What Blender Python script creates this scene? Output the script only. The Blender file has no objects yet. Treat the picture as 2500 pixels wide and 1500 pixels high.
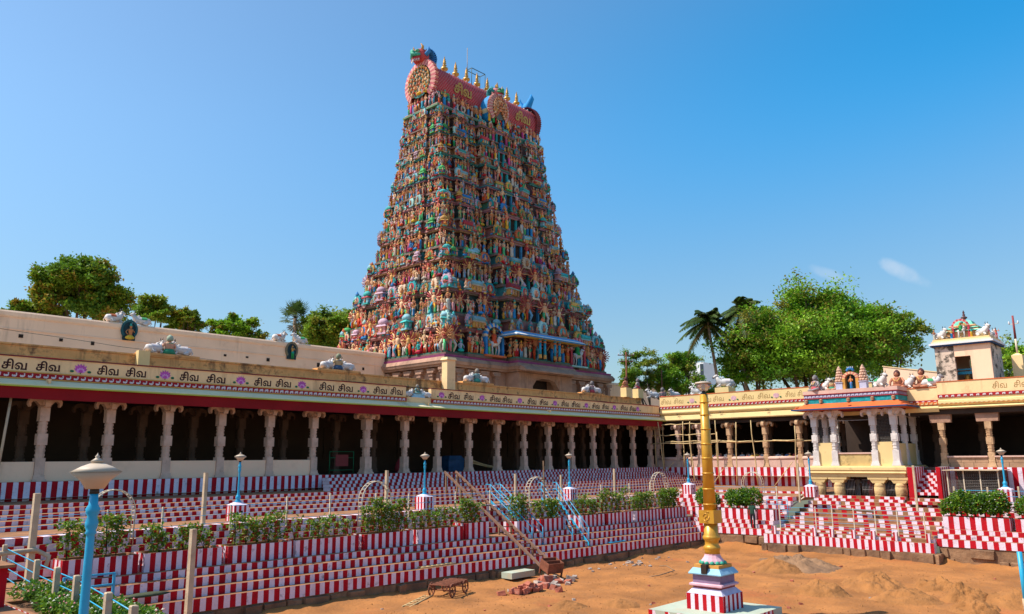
# Temple tank with a painted gateway tower, striped bathing steps and pillared galleries.
# World frame: +X runs along the left gallery, +Y along the right gallery, camera at the origin (z = 0 is eye level).
import bpy, math, random
import numpy as np
from math import sin, cos, pi, radians as rad
from mathutils import Vector, Matrix, noise
SC = bpy.context.scene
COL = SC.collection
RND = random.Random(11)
U = RND.uniform

# ------------------------------------------------------------------ camera
FPX, TH, ROLL = 1920.0, rad(42.7), 0.0085
PITCH = math.atan(372 / FPX)
fw = Vector((cos(TH) * cos(PITCH), sin(TH) * cos(PITCH), sin(PITCH)))
rt = Vector((sin(TH), -cos(TH), 0))
up = rt.cross(fw)
r2 = rt * cos(ROLL) - up * sin(ROLL)
u2 = up * cos(ROLL) + rt * sin(ROLL)
cd = bpy.data.cameras.new('camera')
cd.sensor_width = 36.0
cd.lens = FPX / 2500 * 36
cd.clip_start, cd.clip_end = 0.3, 9000
cam = bpy.data.objects.new('camera', cd)
COL.objects.link(cam)
cam.matrix_world = Matrix(((r2.x, u2.x, -fw.x, 0), (r2.y, u2.y, -fw.y, 0), (r2.z, u2.z, -fw.z, 0), (0, 0, 0, 1)))
SC.camera = cam

# ------------------------------------------------------------------ sky, sun, exposure
SUN_EL, SUN_B = rad(54), rad(43)
sunv = Vector((-cos(SUN_EL) * cos(SUN_B), cos(SUN_EL) * sin(SUN_B), sin(SUN_EL)))
W = bpy.data.worlds.new('World')
SC.world = W
W.use_nodes = True
wn, wl = W.node_tree.nodes, W.node_tree.links
bg = wn['Background']
sky = wn.new('ShaderNodeTexSky')
sky.sky_type = 'NISHITA'
sky.sun_disc = False
sky.sun_elevation = SUN_EL
sky.sun_rotation = math.atan2(sunv.x, sunv.y)
sky.altitude = 100
sky.air_density, sky.dust_density, sky.ozone_density = 1.0, 0.8, 1.2
hs = wn.new('ShaderNodeHueSaturation')
wl.new(sky.outputs[0], hs.inputs['Color'])
# the photograph was taken through a polarising filter: the band of sky at right angles to the sun is a deeper blue, the haze low down is duller
geo = wn.new('ShaderNodeNewGeometry')
def wmath(op, a, b=None, c=None):
    n_ = wn.new('ShaderNodeMath'); n_.operation = op
    for i_, v in enumerate((a, b, c)):
        if v is None: continue
        if isinstance(v, (int, float)): n_.inputs[i_].default_value = v
        else: wl.new(v, n_.inputs[i_])
    return n_.outputs[0]
vd = wn.new('ShaderNodeVectorMath'); vd.operation = 'DOT_PRODUCT'
wl.new(geo.outputs['Incoming'], vd.inputs[0]); vd.inputs[1].default_value = -sunv
c2 = wmath('POWER', wmath('ABSOLUTE', vd.outputs['Value']), 2.0)
pol = wmath('POWER', wmath('DIVIDE', wmath('SUBTRACT', 1.0, c2), wmath('ADD', 1.0, c2)), 4.0)
sz = wn.new('ShaderNodeSeparateXYZ'); wl.new(geo.outputs['Incoming'], sz.inputs[0])
elev = wmath('MULTIPLY', sz.outputs['Z'], -1.0)
def ramp(x, lo, hi, a, b):
    m_ = wn.new('ShaderNodeMapRange'); m_.interpolation_type = 'SMOOTHSTEP'
    wl.new(x, m_.inputs[0])
    for i_, v in enumerate((lo, hi, a, b)): m_.inputs[i_ + 1].default_value = v
    return m_.outputs[0]
hs.inputs['Saturation'].default_value = 1.1
polw = wmath('MULTIPLY', pol, ramp(elev, 0.10, 0.52, 0.0, 1.0))
pm_ = wn.new('ShaderNodeMix'); pm_.data_type = 'RGBA'; pm_.blend_type = 'MULTIPLY'
wl.new(polw, pm_.inputs[0]); wl.new(hs.outputs[0], pm_.inputs[6]); pm_.inputs[7].default_value = (0.12, 0.95, 1.2, 1)
wl.new(ramp(elev, 0.0, 0.42, 0.60, 1.0), hs.inputs['Value'])
# two faint wisps of cloud low in the sky
def wisp(dirv, width, lift, amount):
    dirv = Vector(dirv).normalized()
    side = Vector((dirv.y, -dirv.x, 0)).normalized()
    tip = (side.cross(dirv)).normalized()
    tip = tip + side * lift
    ds = []
    for ax, k in ((side, width), (tip, width * 0.42)):
        d = wn.new('ShaderNodeVectorMath'); d.operation = 'DOT_PRODUCT'
        s = wn.new('ShaderNodeVectorMath'); s.operation = 'SUBTRACT'
        s.inputs[1].default_value = -dirv
        wl.new(geo.outputs['Incoming'], s.inputs[0])
        wl.new(s.outputs[0], d.inputs[0])
        d.inputs[1].default_value = ax / k
        p = wn.new('ShaderNodeMath'); p.operation = 'POWER'; p.inputs[1].default_value = 2
        a = wn.new('ShaderNodeMath'); a.operation = 'ABSOLUTE'
        wl.new(d.outputs['Value'], a.inputs[0]); wl.new(a.outputs[0], p.inputs[0])
        ds.append(p)
    ad = wn.new('ShaderNodeMath'); ad.operation = 'ADD'
    wl.new(ds[0].outputs[0], ad.inputs[0]); wl.new(ds[1].outputs[0], ad.inputs[1])
    nz = wn.new('ShaderNodeTexNoise'); nz.inputs['Scale'].default_value = 38; nz.inputs['Detail'].default_value = 5
    wl.new(geo.outputs['Incoming'], nz.inputs['Vector'])
    m2 = wn.new('ShaderNodeMath'); m2.operation = 'MULTIPLY_ADD'; m2.inputs[1].default_value = 2.6; m2.inputs[2].default_value = -1.0
    wl.new(nz.outputs['Fac'], m2.inputs[0])
    ad2 = wn.new('ShaderNodeMath'); ad2.operation = 'ADD'
    wl.new(ad.outputs[0], ad2.inputs[0]); wl.new(m2.outputs[0], ad2.inputs[1])
    mr = wn.new('ShaderNodeMapRange'); mr.interpolation_type = 'SMOOTHSTEP'
    for i, v in enumerate((0.1, 1.5, amount, 0.0)): mr.inputs[i + 1].default_value = v
    wl.new(ad2.outputs[0], mr.inputs[0])
    return mr
def pxdir(x, y):
    return fw * FPX + r2 * (x - 1250) - u2 * (y - 750)
tint = wn.new('ShaderNodeMix'); tint.data_type = 'RGBA'; tint.blend_type = 'MULTIPLY'; tint.inputs[0].default_value = 1.0
wl.new(pm_.outputs[2], tint.inputs[6]); tint.inputs[7].default_value = (0.95, 1.06, 1.04, 1)
prev = tint.outputs[2]
for args in ((pxdir(2200, 663), 0.026, 0.6, 0.34), (pxdir(2020, 670), 0.020, 0.5, 0.18)):
    mr = wisp(*args)
    mx = wn.new('ShaderNodeMix'); mx.data_type = 'RGBA'
    wl.new(mr.outputs[0], mx.inputs[0]); wl.new(prev, mx.inputs[6])
    mx.inputs[7].default_value = (4.6, 4.7, 5.0, 1)
    prev = mx.outputs[2]
wl.new(prev, bg.inputs['Color'])
bg.inputs['Strength'].default_value = 0.15
sd = bpy.data.lights.new('sun', 'SUN')
sd.energy, sd.angle, sd.color = 4.8, rad(0.53), (1.0, 0.93, 0.82)
so = bpy.data.objects.new('sun', sd)
so.rotation_euler = sunv.to_track_quat('Z', 'Y').to_euler()
so.location = sunv * 200
COL.objects.link(so)
SC.view_settings.view_transform = 'Standard'
SC.view_settings.look = 'None'
SC.view_settings.exposure = 0.35
SC.view_settings.gamma = 1.0

# ------------------------------------------------------------------ materials
def pm(name, col, rough=0.85, var=0.12, scale=2.0, bump=0.0, bscale=30.0, dirt=None, streak=None, metal=0.0, attr=False, spec=0.3):
    """procedural paint or stone: colour variation, patches of dirt, vertical streaks, fine relief"""
    m = bpy.data.materials.new(name)
    m.use_nodes = True
    n, l = m.node_tree.nodes, m.node_tree.links
    b = n['Principled BSDF']
    b.inputs['Roughness'].default_value = rough
    b.inputs['Metallic'].default_value = metal
    b.inputs['Specular IOR Level'].default_value = spec
    g = n.new('ShaderNodeNewGeometry')
    def nz(sc, det=4, vec=None):
        t = n.new('ShaderNodeTexNoise')
        t.inputs['Scale'].default_value = sc
        t.inputs['Detail'].default_value = det
        l.new(vec or g.outputs['Position'], t.inputs['Vector'])
        return t
    if attr:
        c = n.new('ShaderNodeVertexColor'); c.layer_name = 'Col'
        src = c.outputs[0]
    else:
        c = n.new('ShaderNodeRGB'); c.outputs[0].default_value = (*col, 1)
        src = c.outputs[0]
    if var:
        t = nz(scale)
        mr = n.new('ShaderNodeMapRange')
        for i, v in enumerate((0.3, 0.7, 1 - var, 1 + var)): mr.inputs[i + 1].default_value = v
        l.new(t.outputs['Fac'], mr.inputs[0])
        mu = n.new('ShaderNodeMix'); mu.data_type = 'RGBA'; mu.blend_type = 'MULTIPLY'; mu.inputs[0].default_value = 1
        cb = n.new('ShaderNodeCombineColor')
        for k in range(3): l.new(mr.outputs[0], cb.inputs[k])
        l.new(src, mu.inputs[6]); l.new(cb.outputs[0], mu.inputs[7])
        src = mu.outputs[2]
    for spec_, st in ((dirt, False), (streak, True)):
        if not spec_: continue
        dc, sc, lo, hi, amt = spec_
        vec = None
        if st:
            mp = n.new('ShaderNodeMapping'); mp.inputs['Scale'].default_value = (1, 1, 0.13)
            l.new(g.outputs['Position'], mp.inputs['Vector']); vec = mp.outputs[0]
        t = nz(sc, 6, vec)
        t.inputs['Roughness'].default_value = 0.65
        mr = n.new('ShaderNodeMapRange')
        for i, v in enumerate((lo, hi, 0, amt)): mr.inputs[i + 1].default_value = v
        l.new(t.outputs['Fac'], mr.inputs[0])
        mx = n.new('ShaderNodeMix'); mx.data_type = 'RGBA'
        l.new(mr.outputs[0], mx.inputs[0]); l.new(src, mx.inputs[6]); mx.inputs[7].default_value = (*dc, 1)
        src = mx.outputs[2]
    l.new(src, b.inputs['Base Color'])
    if bump:
        t = nz(bscale, 5)
        bp = n.new('ShaderNodeBump'); bp.inputs['Strength'].default_value = bump; bp.inputs['Distance'].default_value = 0.05
        l.new(t.outputs['Fac'], bp.inputs['Height']); l.new(bp.outputs[0], b.inputs['Normal'])
    return m
M = {}
GRIME = (0.09, 0.07, 0.055)
M['white'] = pm('white_limewash', (0.78, 0.64, 0.72), 0.9, 0.10, 1.3, 0.25, 14, (GRIME, 3.5, 0.57, 0.74, 0.75), ((0.45, 0.32, 0.27), 1.1, 0.56, 0.85, 0.5))
M['red'] = pm('red_limewash', (0.44, 0.001, 0.009), 0.85, 0.16, 1.7, 0.25, 14, ((0.16, 0.02, 0.02), 3.1, 0.56, 0.78, 0.7), ((0.55, 0.14, 0.08), 1.6, 0.62, 0.84, 0.5))
M['tread'] = pm('worn_step_stone', (0.30, 0.14, 0.066), 0.95, 0.22, 1.2, 0.5, 9, ((0.20, 0.10, 0.06), 1.7, 0.52, 0.74, 0.7), ((0.52, 0.36, 0.26), 2.6, 0.6, 0.8, 0.4))
M['tred'] = pm('worn_red_paving', (0.44, 0.12, 0.06), 0.95, 0.18, 1.3, 0.4, 9, ((0.55, 0.36, 0.24), 1.3, 0.55, 0.75, 0.7))
M['earth'] = pm('packed_sandy_earth', (0.36, 0.142, 0.040), 0.97, 0.28, 0.5, 0.9, 6.0, ((0.40, 0.11, 0.035), 0.16, 0.56, 0.70, 0.85), ((0.24, 0.11, 0.045), 1.3, 0.52, 0.72, 0.6))
M['sand'] = pm('dumped_sand', (0.33, 0.138, 0.042), 0.97, 0.22, 1.1, 0.9, 9, ((0.22, 0.105, 0.045), 1.6, 0.55, 0.8, 0.6))
M['rubblestone'] = pm('muddy_foundation_stone', (0.27, 0.15, 0.08), 0.97, 0.35, 0.9, 0.9, 5, ((0.12, 0.07, 0.045), 0.6, 0.44, 0.64, 0.85))
M['outer'] = pm('dry_ground', (0.42, 0.32, 0.22), 0.97, 0.2, 0.05)
M['cream'] = pm('cream_plaster', (0.90, 0.62, 0.32), 0.85, 0.07, 0.9, 0.15, 9, ((0.36, 0.20, 0.10), 0.75, 0.56, 0.76, 0.6), ((0.34, 0.20, 0.11), 1.5, 0.55, 0.76, 0.6))
M['yellow'] = pm('yellow_plaster', (0.78, 0.57, 0.26), 0.85, 0.07, 0.8, 0.15, 9, ((0.20, 0.14, 0.06), 0.8, 0.63, 0.80, 0.7), ((0.45, 0.30, 0.12), 1.3, 0.60, 0.82, 0.6))
M['peach'] = pm('peach_wall_plaster', (0.97, 0.64, 0.43), 0.88, 0.08, 0.35, 0.12, 6, ((0.50, 0.27, 0.16), 0.30, 0.56, 0.78, 0.55), ((0.36, 0.22, 0.14), 0.9, 0.58, 0.82, 0.6))
M['ochre'] = pm('weathered_orange_plaster', (0.80, 0.40, 0.14), 0.9, 0.22, 1.1, 0.35, 6, ((0.12, 0.06, 0.035), 1.1, 0.53, 0.66, 0.85), ((0.22, 0.10, 0.05), 2.0, 0.54, 0.70, 0.75))
M['granite'] = pm('carved_granite', (0.44, 0.25, 0.17), 0.9, 0.22, 0.9, 0.6, 7, ((0.10, 0.065, 0.05), 0.45, 0.50, 0.72, 0.75), ((0.11, 0.07, 0.05), 0.8, 0.55, 0.75, 0.75))
M['pillar'] = pm('pale_pillar_stone', (0.66, 0.44, 0.33), 0.9, 0.14, 2.3, 0.5, 10, ((0.26, 0.16, 0.12), 1.9, 0.55, 0.78, 0.7))
M['pillar2'] = pm('ochre_pillar_stone', (0.55, 0.34, 0.19), 0.9, 0.16, 2.3, 0.5, 10, ((0.30, 0.15, 0.07), 1.4, 0.52, 0.75, 0.75))
M['pillar3'] = pm('whitewashed_pillar', (0.66, 0.59, 0.55), 0.9, 0.10, 2.3, 0.4, 10, ((0.36, 0.27, 0.22), 2.2, 0.58, 0.80, 0.6))
M['pink'] = pm('pink_plaster', (0.66, 0.42, 0.34), 0.88, 0.10, 0.9, 0.2, 8, ((0.42, 0.22, 0.15), 1.1, 0.58, 0.8, 0.6))
M['brownwall'] = pm('brown_block_wall', (0.42, 0.25, 0.15), 0.9, 0.18, 1.2, 0.3, 8, ((0.2, 0.11, 0.06), 1.3, 0.55, 0.75, 0.6))
M['innershade'] = pm('shade_toned_inner_pillar', (0.13, 0.075, 0.05), 0.9, 0.25, 1.5, 0.4, 8)  # darkened granite for the inner pillars, the gallery shade put into the colour
M['dark'] = pm('near_black_stone', (0.05, 0.032, 0.024), 0.95, 0.25, 0.8)  # near-black tone for inner walls, roof slabs and lintels
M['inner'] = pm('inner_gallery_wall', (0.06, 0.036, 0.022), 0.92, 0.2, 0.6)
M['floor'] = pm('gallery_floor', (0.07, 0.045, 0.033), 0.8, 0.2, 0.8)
M['valance'] = pm('red_cloth_valance', (0.22, 0.004, 0.009), 0.8, 0.18, 0.5)
M['limegreen'] = pm('lime_green_lip', (0.42, 0.46, 0.06), 0.7, 0.15, 1.0)
M['eavewhite'] = pm('pale_eave_plaster', (0.78, 0.68, 0.42), 0.85, 0.08, 0.7, 0.1, 8, None, ((0.12, 0.10, 0.07), 0.33, 0.62, 0.80, 0.8))
M['friezered'] = pm('frieze_red', (0.36, 0.012, 0.02), 0.8, 0.1, 1)
M['friezewhite'] = pm('frieze_white', (0.66, 0.58, 0.60), 0.8, 0.1, 3)
M['friezeline'] = pm('frieze_orange_line', (0.62, 0.30, 0.07), 0.8, 0.1, 1)
M['letter'] = pm('dark_brown_lettering', (0.045, 0.010, 0.010), 0.7, 0.25, 6)
M['letterfade'] = pm('faded_olive_lettering', (0.34, 0.20, 0.07), 0.8, 0.3, 6)
M['lotus'] = pm('magenta_lotus_paint', (0.50, 0.09, 0.42), 0.7, 0.25, 9)
M['lotuslight'] = pm('pale_lotus_paint', (0.66, 0.30, 0.62), 0.7, 0.2, 9)
M['lotusfade'] = pm('faded_lotus_paint', (0.66, 0.38, 0.42), 0.8, 0.2, 6)
M['leafpaint'] = pm('green_leaf_paint', (0.012, 0.13, 0.06), 0.7, 0.2, 6)
M['blue'] = pm('sky_blue_enamel', (0.02, 0.36, 0.60), 0.42, 0.12, 2.5, 0.05, 30, ((0.16, 0.28, 0.33), 3, 0.62, 0.8, 0.5), None, 0, False, 0.5)
M['lampshade'] = pm('tan_lamp_shade', (0.52, 0.405, 0.30), 0.55, 0.06, 4, 0, 30, ((0.25, 0.18, 0.12), 5, 0.66, 0.8, 0.6), None, 0, False, 0.5)
M['blackmetal'] = pm('black_metal', (0.03, 0.028, 0.026), 0.5, 0.1, 3)
M['post'] = pm('buff_concrete_post', (0.55, 0.41, 0.27), 0.9, 0.14, 2.4, 0.3, 16, ((0.26, 0.17, 0.11), 2.2, 0.56, 0.78, 0.6))
M['gold'] = pm('gold_enamel', (0.62, 0.315, 0.03), 0.36, 0.05, 2, 0.03, 20, ((0.30, 0.12, 0.02), 2.2, 0.52, 0.74, 0.6), ((0.70, 0.42, 0.10), 3.0, 0.55, 0.75, 0.4), 0.25, False, 0.5)
M['goldmetal'] = pm('gilded_copper', (0.58, 0.30, 0.06), 0.4, 0.15, 3, 0, 30, ((0.22, 0.09, 0.03), 1.5, 0.55, 0.75, 0.6), None, 0.45)
M['bamboo'] = pm('bamboo_pole', (0.60, 0.42, 0.20), 0.7, 0.2, 2.5)
M['rust'] = pm('rusty_iron', (0.22, 0.075, 0.04), 0.85, 0.3, 5, 0.2, 30, ((0.09, 0.035, 0.022), 4, 0.5, 0.7, 0.7))
M['creamiron'] = pm('cream_painted_iron', (0.66, 0.55, 0.40), 0.6, 0.1, 3)
M['wood'] = pm('weathered_wood', (0.24, 0.15, 0.09), 0.9, 0.25, 3)
M['soil'] = pm('planter_soil', (0.17, 0.085, 0.045), 1, 0.3, 3, 0.6, 12)
M['bark'] = pm('bark', (0.13, 0.09, 0.06), 0.95, 0.3, 2, 0.6, 8)
M['palmbark'] = pm('palm_bark', (0.27, 0.19, 0.13), 0.95, 0.25, 2.5, 0.5, 8)
M['leaf'] = pm('leaf', (0, 0, 0), 0.5, 0.18, 0.6, attr=True, spec=0.3)
def leafglow(m):
    n, l = m.node_tree.nodes, m.node_tree.links
    b = n['Principled BSDF']; o = n['Material Output']
    src = b.inputs['Base Color'].links[0].from_socket
    t = n.new('ShaderNodeBsdfTranslucent'); x = n.new('ShaderNodeMixShader'); x.inputs[0].default_value = 0.38
    l.new(src, t.inputs[0]); l.new(b.outputs[0], x.inputs[1]); l.new(t.outputs[0], x.inputs[2]); l.new(x.outputs[0], o.inputs[0])
leafglow(M['leaf'])
M['paint'] = pm('sculpture_paint', (0, 0, 0), 0.7, 0.2, 1.4, 0.3, 5, ((0.10, 0.06, 0.045), 0.9, 0.58, 0.80, 0.5), attr=True)
M['skincloth'] = pm('cloth_and_skin', (0, 0, 0), 0.8, 0.08, 6, attr=True)
M['teal'] = pm('teal_frieze_paint', (0.012, 0.30, 0.33), 0.75, 0.3, 5, 0.9, 6)
M['orange'] = pm('orange_eave_paint', (0.64, 0.13, 0.03), 0.8, 0.12, 1.5, 0.1, 8, ((0.4, 0.2, 0.12), 2, 0.6, 0.8, 0.5))
M['navy'] = pm('navy_lip_paint', (0.02, 0.06, 0.16), 0.7, 0.15, 2)
M['iron'] = pm('grey_iron_grille', (0.24, 0.21, 0.20), 0.5, 0.15, 3, metal=0.4)
M['cloudwhite'] = pm('far_white_wall', (0.74, 0.74, 0.76), 0.85, 0.06, 0.4)
M['glass'] = pm('dark_window_glass', (0.03, 0.04, 0.05), 0.2, 0.1, 1, spec=0.6)
M['brick'] = pm('broken_brick', (0.42, 0.13, 0.08), 0.95, 0.3, 4, 0.4, 14, ((0.55, 0.40, 0.33), 2.3, 0.55, 0.7, 0.7))
M['stone'] = pm('loose_stone', (0.38, 0.30, 0.25), 0.95, 0.3, 3, 0.5, 12)
M['greenplinth'] = pm('pale_green_plinth', (0.42, 0.47, 0.37), 0.85, 0.1, 0.8, 0.1, 8, ((0.55, 0.38, 0.22), 1.0, 0.52, 0.72, 0.7))
M['greenpaint'] = pm('green_barrier_paint', (0.012, 0.17, 0.07), 0.55, 0.1, 3)
M['redboard'] = pm('dull_red_board', (0.28, 0.05, 0.05), 0.7, 0.1, 2)
M['bluesheet'] = pm('blue_plastic_sheet', (0.015, 0.07, 0.16), 0.6, 0.3, 2)
M['mesh'] = pm('wire_netting', (0.20, 0.17, 0.15), 0.6, 0.15, 3)
M['skyblue'] = pm('pale_blue_moulding', (0.30, 0.55, 0.70), 0.8, 0.12, 3, 0.15, 12)
M['mauve'] = pm('mauve_moulding', (0.25, 0.17, 0.27), 0.8, 0.15, 3, 0.15, 12)
M['lavender'] = pm('lavender_moulding', (0.52, 0.50, 0.64), 0.8, 0.1, 3)
M['rose'] = pm('rose_lotus_base', (0.70, 0.40, 0.46), 0.8, 0.15, 3)
M['jade'] = pm('jade_leaf_trim', (0.05, 0.36, 0.24), 0.8, 0.15, 3)
def glassy(name, col, alpha):
    m = bpy.data.materials.new(name); m.use_nodes = True
    b = m.node_tree.nodes['Principled BSDF']
    b.inputs['Base Color'].default_value = (*col, 1); b.inputs['Roughness'].default_value = 0.15
    b.inputs['Transmission Weight'].default_value = alpha; b.inputs['IOR'].default_value = 1.2
    return m
M['clear'] = glassy('lamp_glass', (0.95, 0.92, 0.88), 0.95)

# ------------------------------------------------------------------ mesh and scene helpers
WM = {}
def tag(o, label=None, cat=None, group=None, kind=None):
    for k, v in (('label', label), ('category', cat), ('group', group), ('kind', kind)):
        if v: o[k] = v
    return o
def thing(name, loc, label=None, cat=None, group=None, kind=None, rz=0.0):
    """an Empty at the base of a thing; parts built in world coordinates or locally hang under it"""
    o = bpy.data.objects.new(name, None)
    o.empty_display_size = 0.2
    COL.objects.link(o)
    o.location = loc
    o.rotation_euler = (0, 0, rz)
    WM[o.name] = Matrix.Translation(Vector(loc)) @ Matrix.Rotation(rz, 4, 'Z')
    return tag(o, label, cat, group, kind)
def hang(o, parent, local=False):
    o.parent = parent
    if not local:
        m = WM.get(parent.name)
        if m is not None: o.matrix_parent_inverse = m.inverted()
class MB:
    def __init__(s):
        s.v = []; s.f = []; s.m = []; s.sm = []; s.c = []
    def add(s, vs, fs, m=0, smooth=False, col=None):
        n = len(s.v)
        s.v.extend(vs)
        for f in fs:
            s.f.append(tuple(i + n for i in f)); s.m.append(m); s.sm.append(smooth); s.c.append(col)
        return s
    def box(s, x0, x1, y0, y1, z0, z1, m=0, top=None, col=None):
        vs = [(x0, y0, z0), (x1, y0, z0), (x1, y1, z0), (x0, y1, z0), (x0, y0, z1), (x1, y0, z1), (x1, y1, z1), (x0, y1, z1)]
        s.add(vs, [(0, 3, 2, 1), (0, 1, 5, 4), (1, 2, 6, 5), (2, 3, 7, 6), (3, 0, 4, 7)], m, False, col)
        s.add([], [], m)
        n = len(s.v) - 8
        s.f.append((n + 4, n + 5, n + 6, n + 7)); s.m.append(m if top is None else top); s.sm.append(False); s.c.append(col)
        return s
    def frus(s, cx, cy, z0, z1, a0, b0, a1, b1, m=0, col=None):
        """tapered box: half sizes a0 x b0 at z0, a1 x b1 at z1"""
        vs = [(cx - a0, cy - b0, z0), (cx + a0, cy - b0, z0), (cx + a0, cy + b0, z0), (cx - a0, cy + b0, z0),
              (cx - a1, cy - b1, z1), (cx + a1, cy - b1, z1), (cx + a1, cy + b1, z1), (cx - a1, cy + b1, z1)]
        return s.add(vs, [(0, 3, 2, 1), (0, 1, 5, 4), (1, 2, 6, 5), (2, 3, 7, 6), (3, 0, 4, 7), (4, 5, 6, 7)], m, False, col)
    def lathe(s, cx, cy, prof, n=12, m=0, smooth=True, col=None, sx=1.0, sy=1.0, rot=0.0):
        vs = []
        for r, z in prof:
            for k in range(n):
                t = 2 * pi * k / n + rot
                vs.append((cx + r * cos(t) * sx, cy + r * sin(t) * sy, z))
        fs = [(i * n + k, i * n + (k + 1) % n, (i + 1) * n + (k + 1) % n, (i + 1) * n + k) for i in range(len(prof) - 1) for k in range(n)]
        s.add(vs, fs, m, smooth, col)
        nv = len(s.v) - len(vs)
        for ring, flip in ((0, True), (len(prof) - 1, False)):
            if prof[ring][0] > 1e-4:
                f = [nv + ring * n + k for k in range(n)]
                s.f.append(tuple(reversed(f)) if flip else tuple(f)); s.m.append(m); s.sm.append(False); s.c.append(col)
        return s
    def tube(s, pts, r, n=6, m=0, smooth=True, col=None):
        """tube along points; r a number or a list of radii"""
        P = [Vector(p) for p in pts]
        R = r if isinstance(r, (list, tuple)) else [r] * len(P)
        vs = []
        ref = None
        for i, p in enumerate(P):
            d = (P[min(i + 1, len(P) - 1)] - P[max(i - 1, 0)]).normalized()
            if ref is None:
                ref = Vector((0, 0, 1)) if abs(d.z) < 0.9 else Vector((1, 0, 0))
            a = (ref - d * ref.dot(d))
            a = a.normalized() if a.length > 1e-6 else d.orthogonal().normalized()
            ref = a
            b = d.cross(a)
            for k in range(n):
                t = 2 * pi * k / n
                q = p + (a * cos(t) + b * sin(t)) * R[i]
                vs.append((q.x, q.y, q.z))
        fs = [(i * n + k, i * n + (k + 1) % n, (i + 1) * n + (k + 1) % n, (i + 1) * n + k) for i in range(len(P) - 1) for k in range(n)]
        fs += [tuple(range(n - 1, -1, -1)), tuple((len(P) - 1) * n + k for k in range(n))]
        return s.add(vs, fs, m, smooth, col)
    def bar(s, p, q, w, h, m=0, col=None):
        """square bar between two points"""
        p, q = Vector(p), Vector(q)
        d = (q - p).normalized()
        a = d.cross(Vector((0, 0, 1)))
        a = a.normalized() if a.length > 1e-5 else Vector((1, 0, 0))
        b = a.cross(d)
        vs = []
        for e in (p, q):
            for i, j in ((-1, -1), (1, -1), (1, 1), (-1, 1)):
                t = e + a * (i * w / 2) + b * (j * h / 2)
                vs.append((t.x, t.y, t.z))
        return s.add(vs, [(0, 1, 2, 3), (7, 6, 5, 4), (0, 4, 5, 1), (1, 5, 6, 2), (2, 6, 7, 3), (3, 7, 4, 0)], m, False, col)
    def ext(s, prof, p0, p1, out, m=0, caps=True, mats=None, col=None):
        """extrude a profile of (outward, z) points along the ground line p0 -> p1; out = outward unit normal"""
        n = len(prof)
        vs = [(p[0] + out[0] * u, p[1] + out[1] * u, z) for p in (p0, p1) for u, z in prof]
        for k in range(n - 1):
            s.add([], [], 0)
            s_m = mats[k] if mats else m
            s.f.append(tuple(len(s.v) + i for i in (k, k + 1, n + k + 1, n + k))); s.m.append(s_m); s.sm.append(False); s.c.append(col)
        b = len(s.v)
        s.v.extend(vs)
        if caps:
            s.f.append(tuple(b + k for k in range(n))); s.m.append(m); s.sm.append(False); s.c.append(col)
            s.f.append(tuple(b + n + k for k in reversed(range(n)))); s.m.append(m); s.sm.append(False); s.c.append(col)
        return s
    def xf(s, mtx, start=0):
        for i in range(start, len(s.v)):
            q = mtx @ Vector(s.v[i]); s.v[i] = (q.x, q.y, q.z)
        return s
    def mesh(s, name, mats):
        me = bpy.data.meshes.new(name)
        me.from_pydata(s.v, [], s.f)
        for mt in mats: me.materials.append(M[mt] if isinstance(mt, str) else mt)
        me.polygons.foreach_set('material_index', s.m)
        me.polygons.foreach_set('use_smooth', s.sm)
        if any(c is not None for c in s.c):
            at = me.color_attributes.new('Col', 'FLOAT_COLOR', 'CORNER')
            arr = []
            for f, c in zip(s.f, s.c):
                arr.extend((*(c or (0.5, 0.5, 0.5)), 1.0) * len(f))
            at.data.foreach_set('color', arr)
        me.update()
        return me
    def build(s, name, mats, parent=None, local=False, **tags):
        o = bpy.data.objects.new(name, s.mesh(name, mats if isinstance(mats, (list, tuple)) else [mats]))
        COL.objects.link(o)
        if parent is not None: hang(o, parent, local)
        return tag(o, **tags)
def fixnormals(o):
    import bmesh
    bm = bmesh.new(); bm.from_mesh(o.data); bmesh.ops.recalc_face_normals(bm, faces=bm.faces); bm.to_mesh(o.data); bm.free()
    return o
def put(name, me, parent=None, local=True, loc=(0, 0, 0), rz=0.0, sc=1.0, **tags):
    o = bpy.data.objects.new(name, me)
    COL.objects.link(o)
    o.location = loc; o.rotation_euler = (0, 0, rz)
    o.scale = sc if isinstance(sc, (tuple, list)) else (sc, sc, sc)
    if parent is not None: hang(o, parent, local)
    return tag(o, **tags)
KIDS = {}
def dup(root, loc, rz=0.0, sc=1.0, **tags):
    """copy a thing with its parts and their sub-parts"""
    def cp(o, par):
        c = o.copy(); COL.objects.link(c); c.parent = par
        for ch in [k for k in COL.objects if k.parent == o]: cp(ch, c)
        return c
    if root.name not in KIDS:
        KIDS[root.name] = [(k, [g for g in COL.objects if g.parent == k]) for k in COL.objects if k.parent == root]
    r = root.copy(); COL.objects.link(r)
    for k, gs in KIDS[root.name]:
        c = k.copy(); COL.objects.link(c); c.parent = r
        for g in gs:
            d = g.copy(); COL.objects.link(d); d.parent = c
    r.location = loc; r.rotation_euler = (0, 0, rz); r.scale = (sc, sc, sc)
    return tag(r, **tags)

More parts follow.
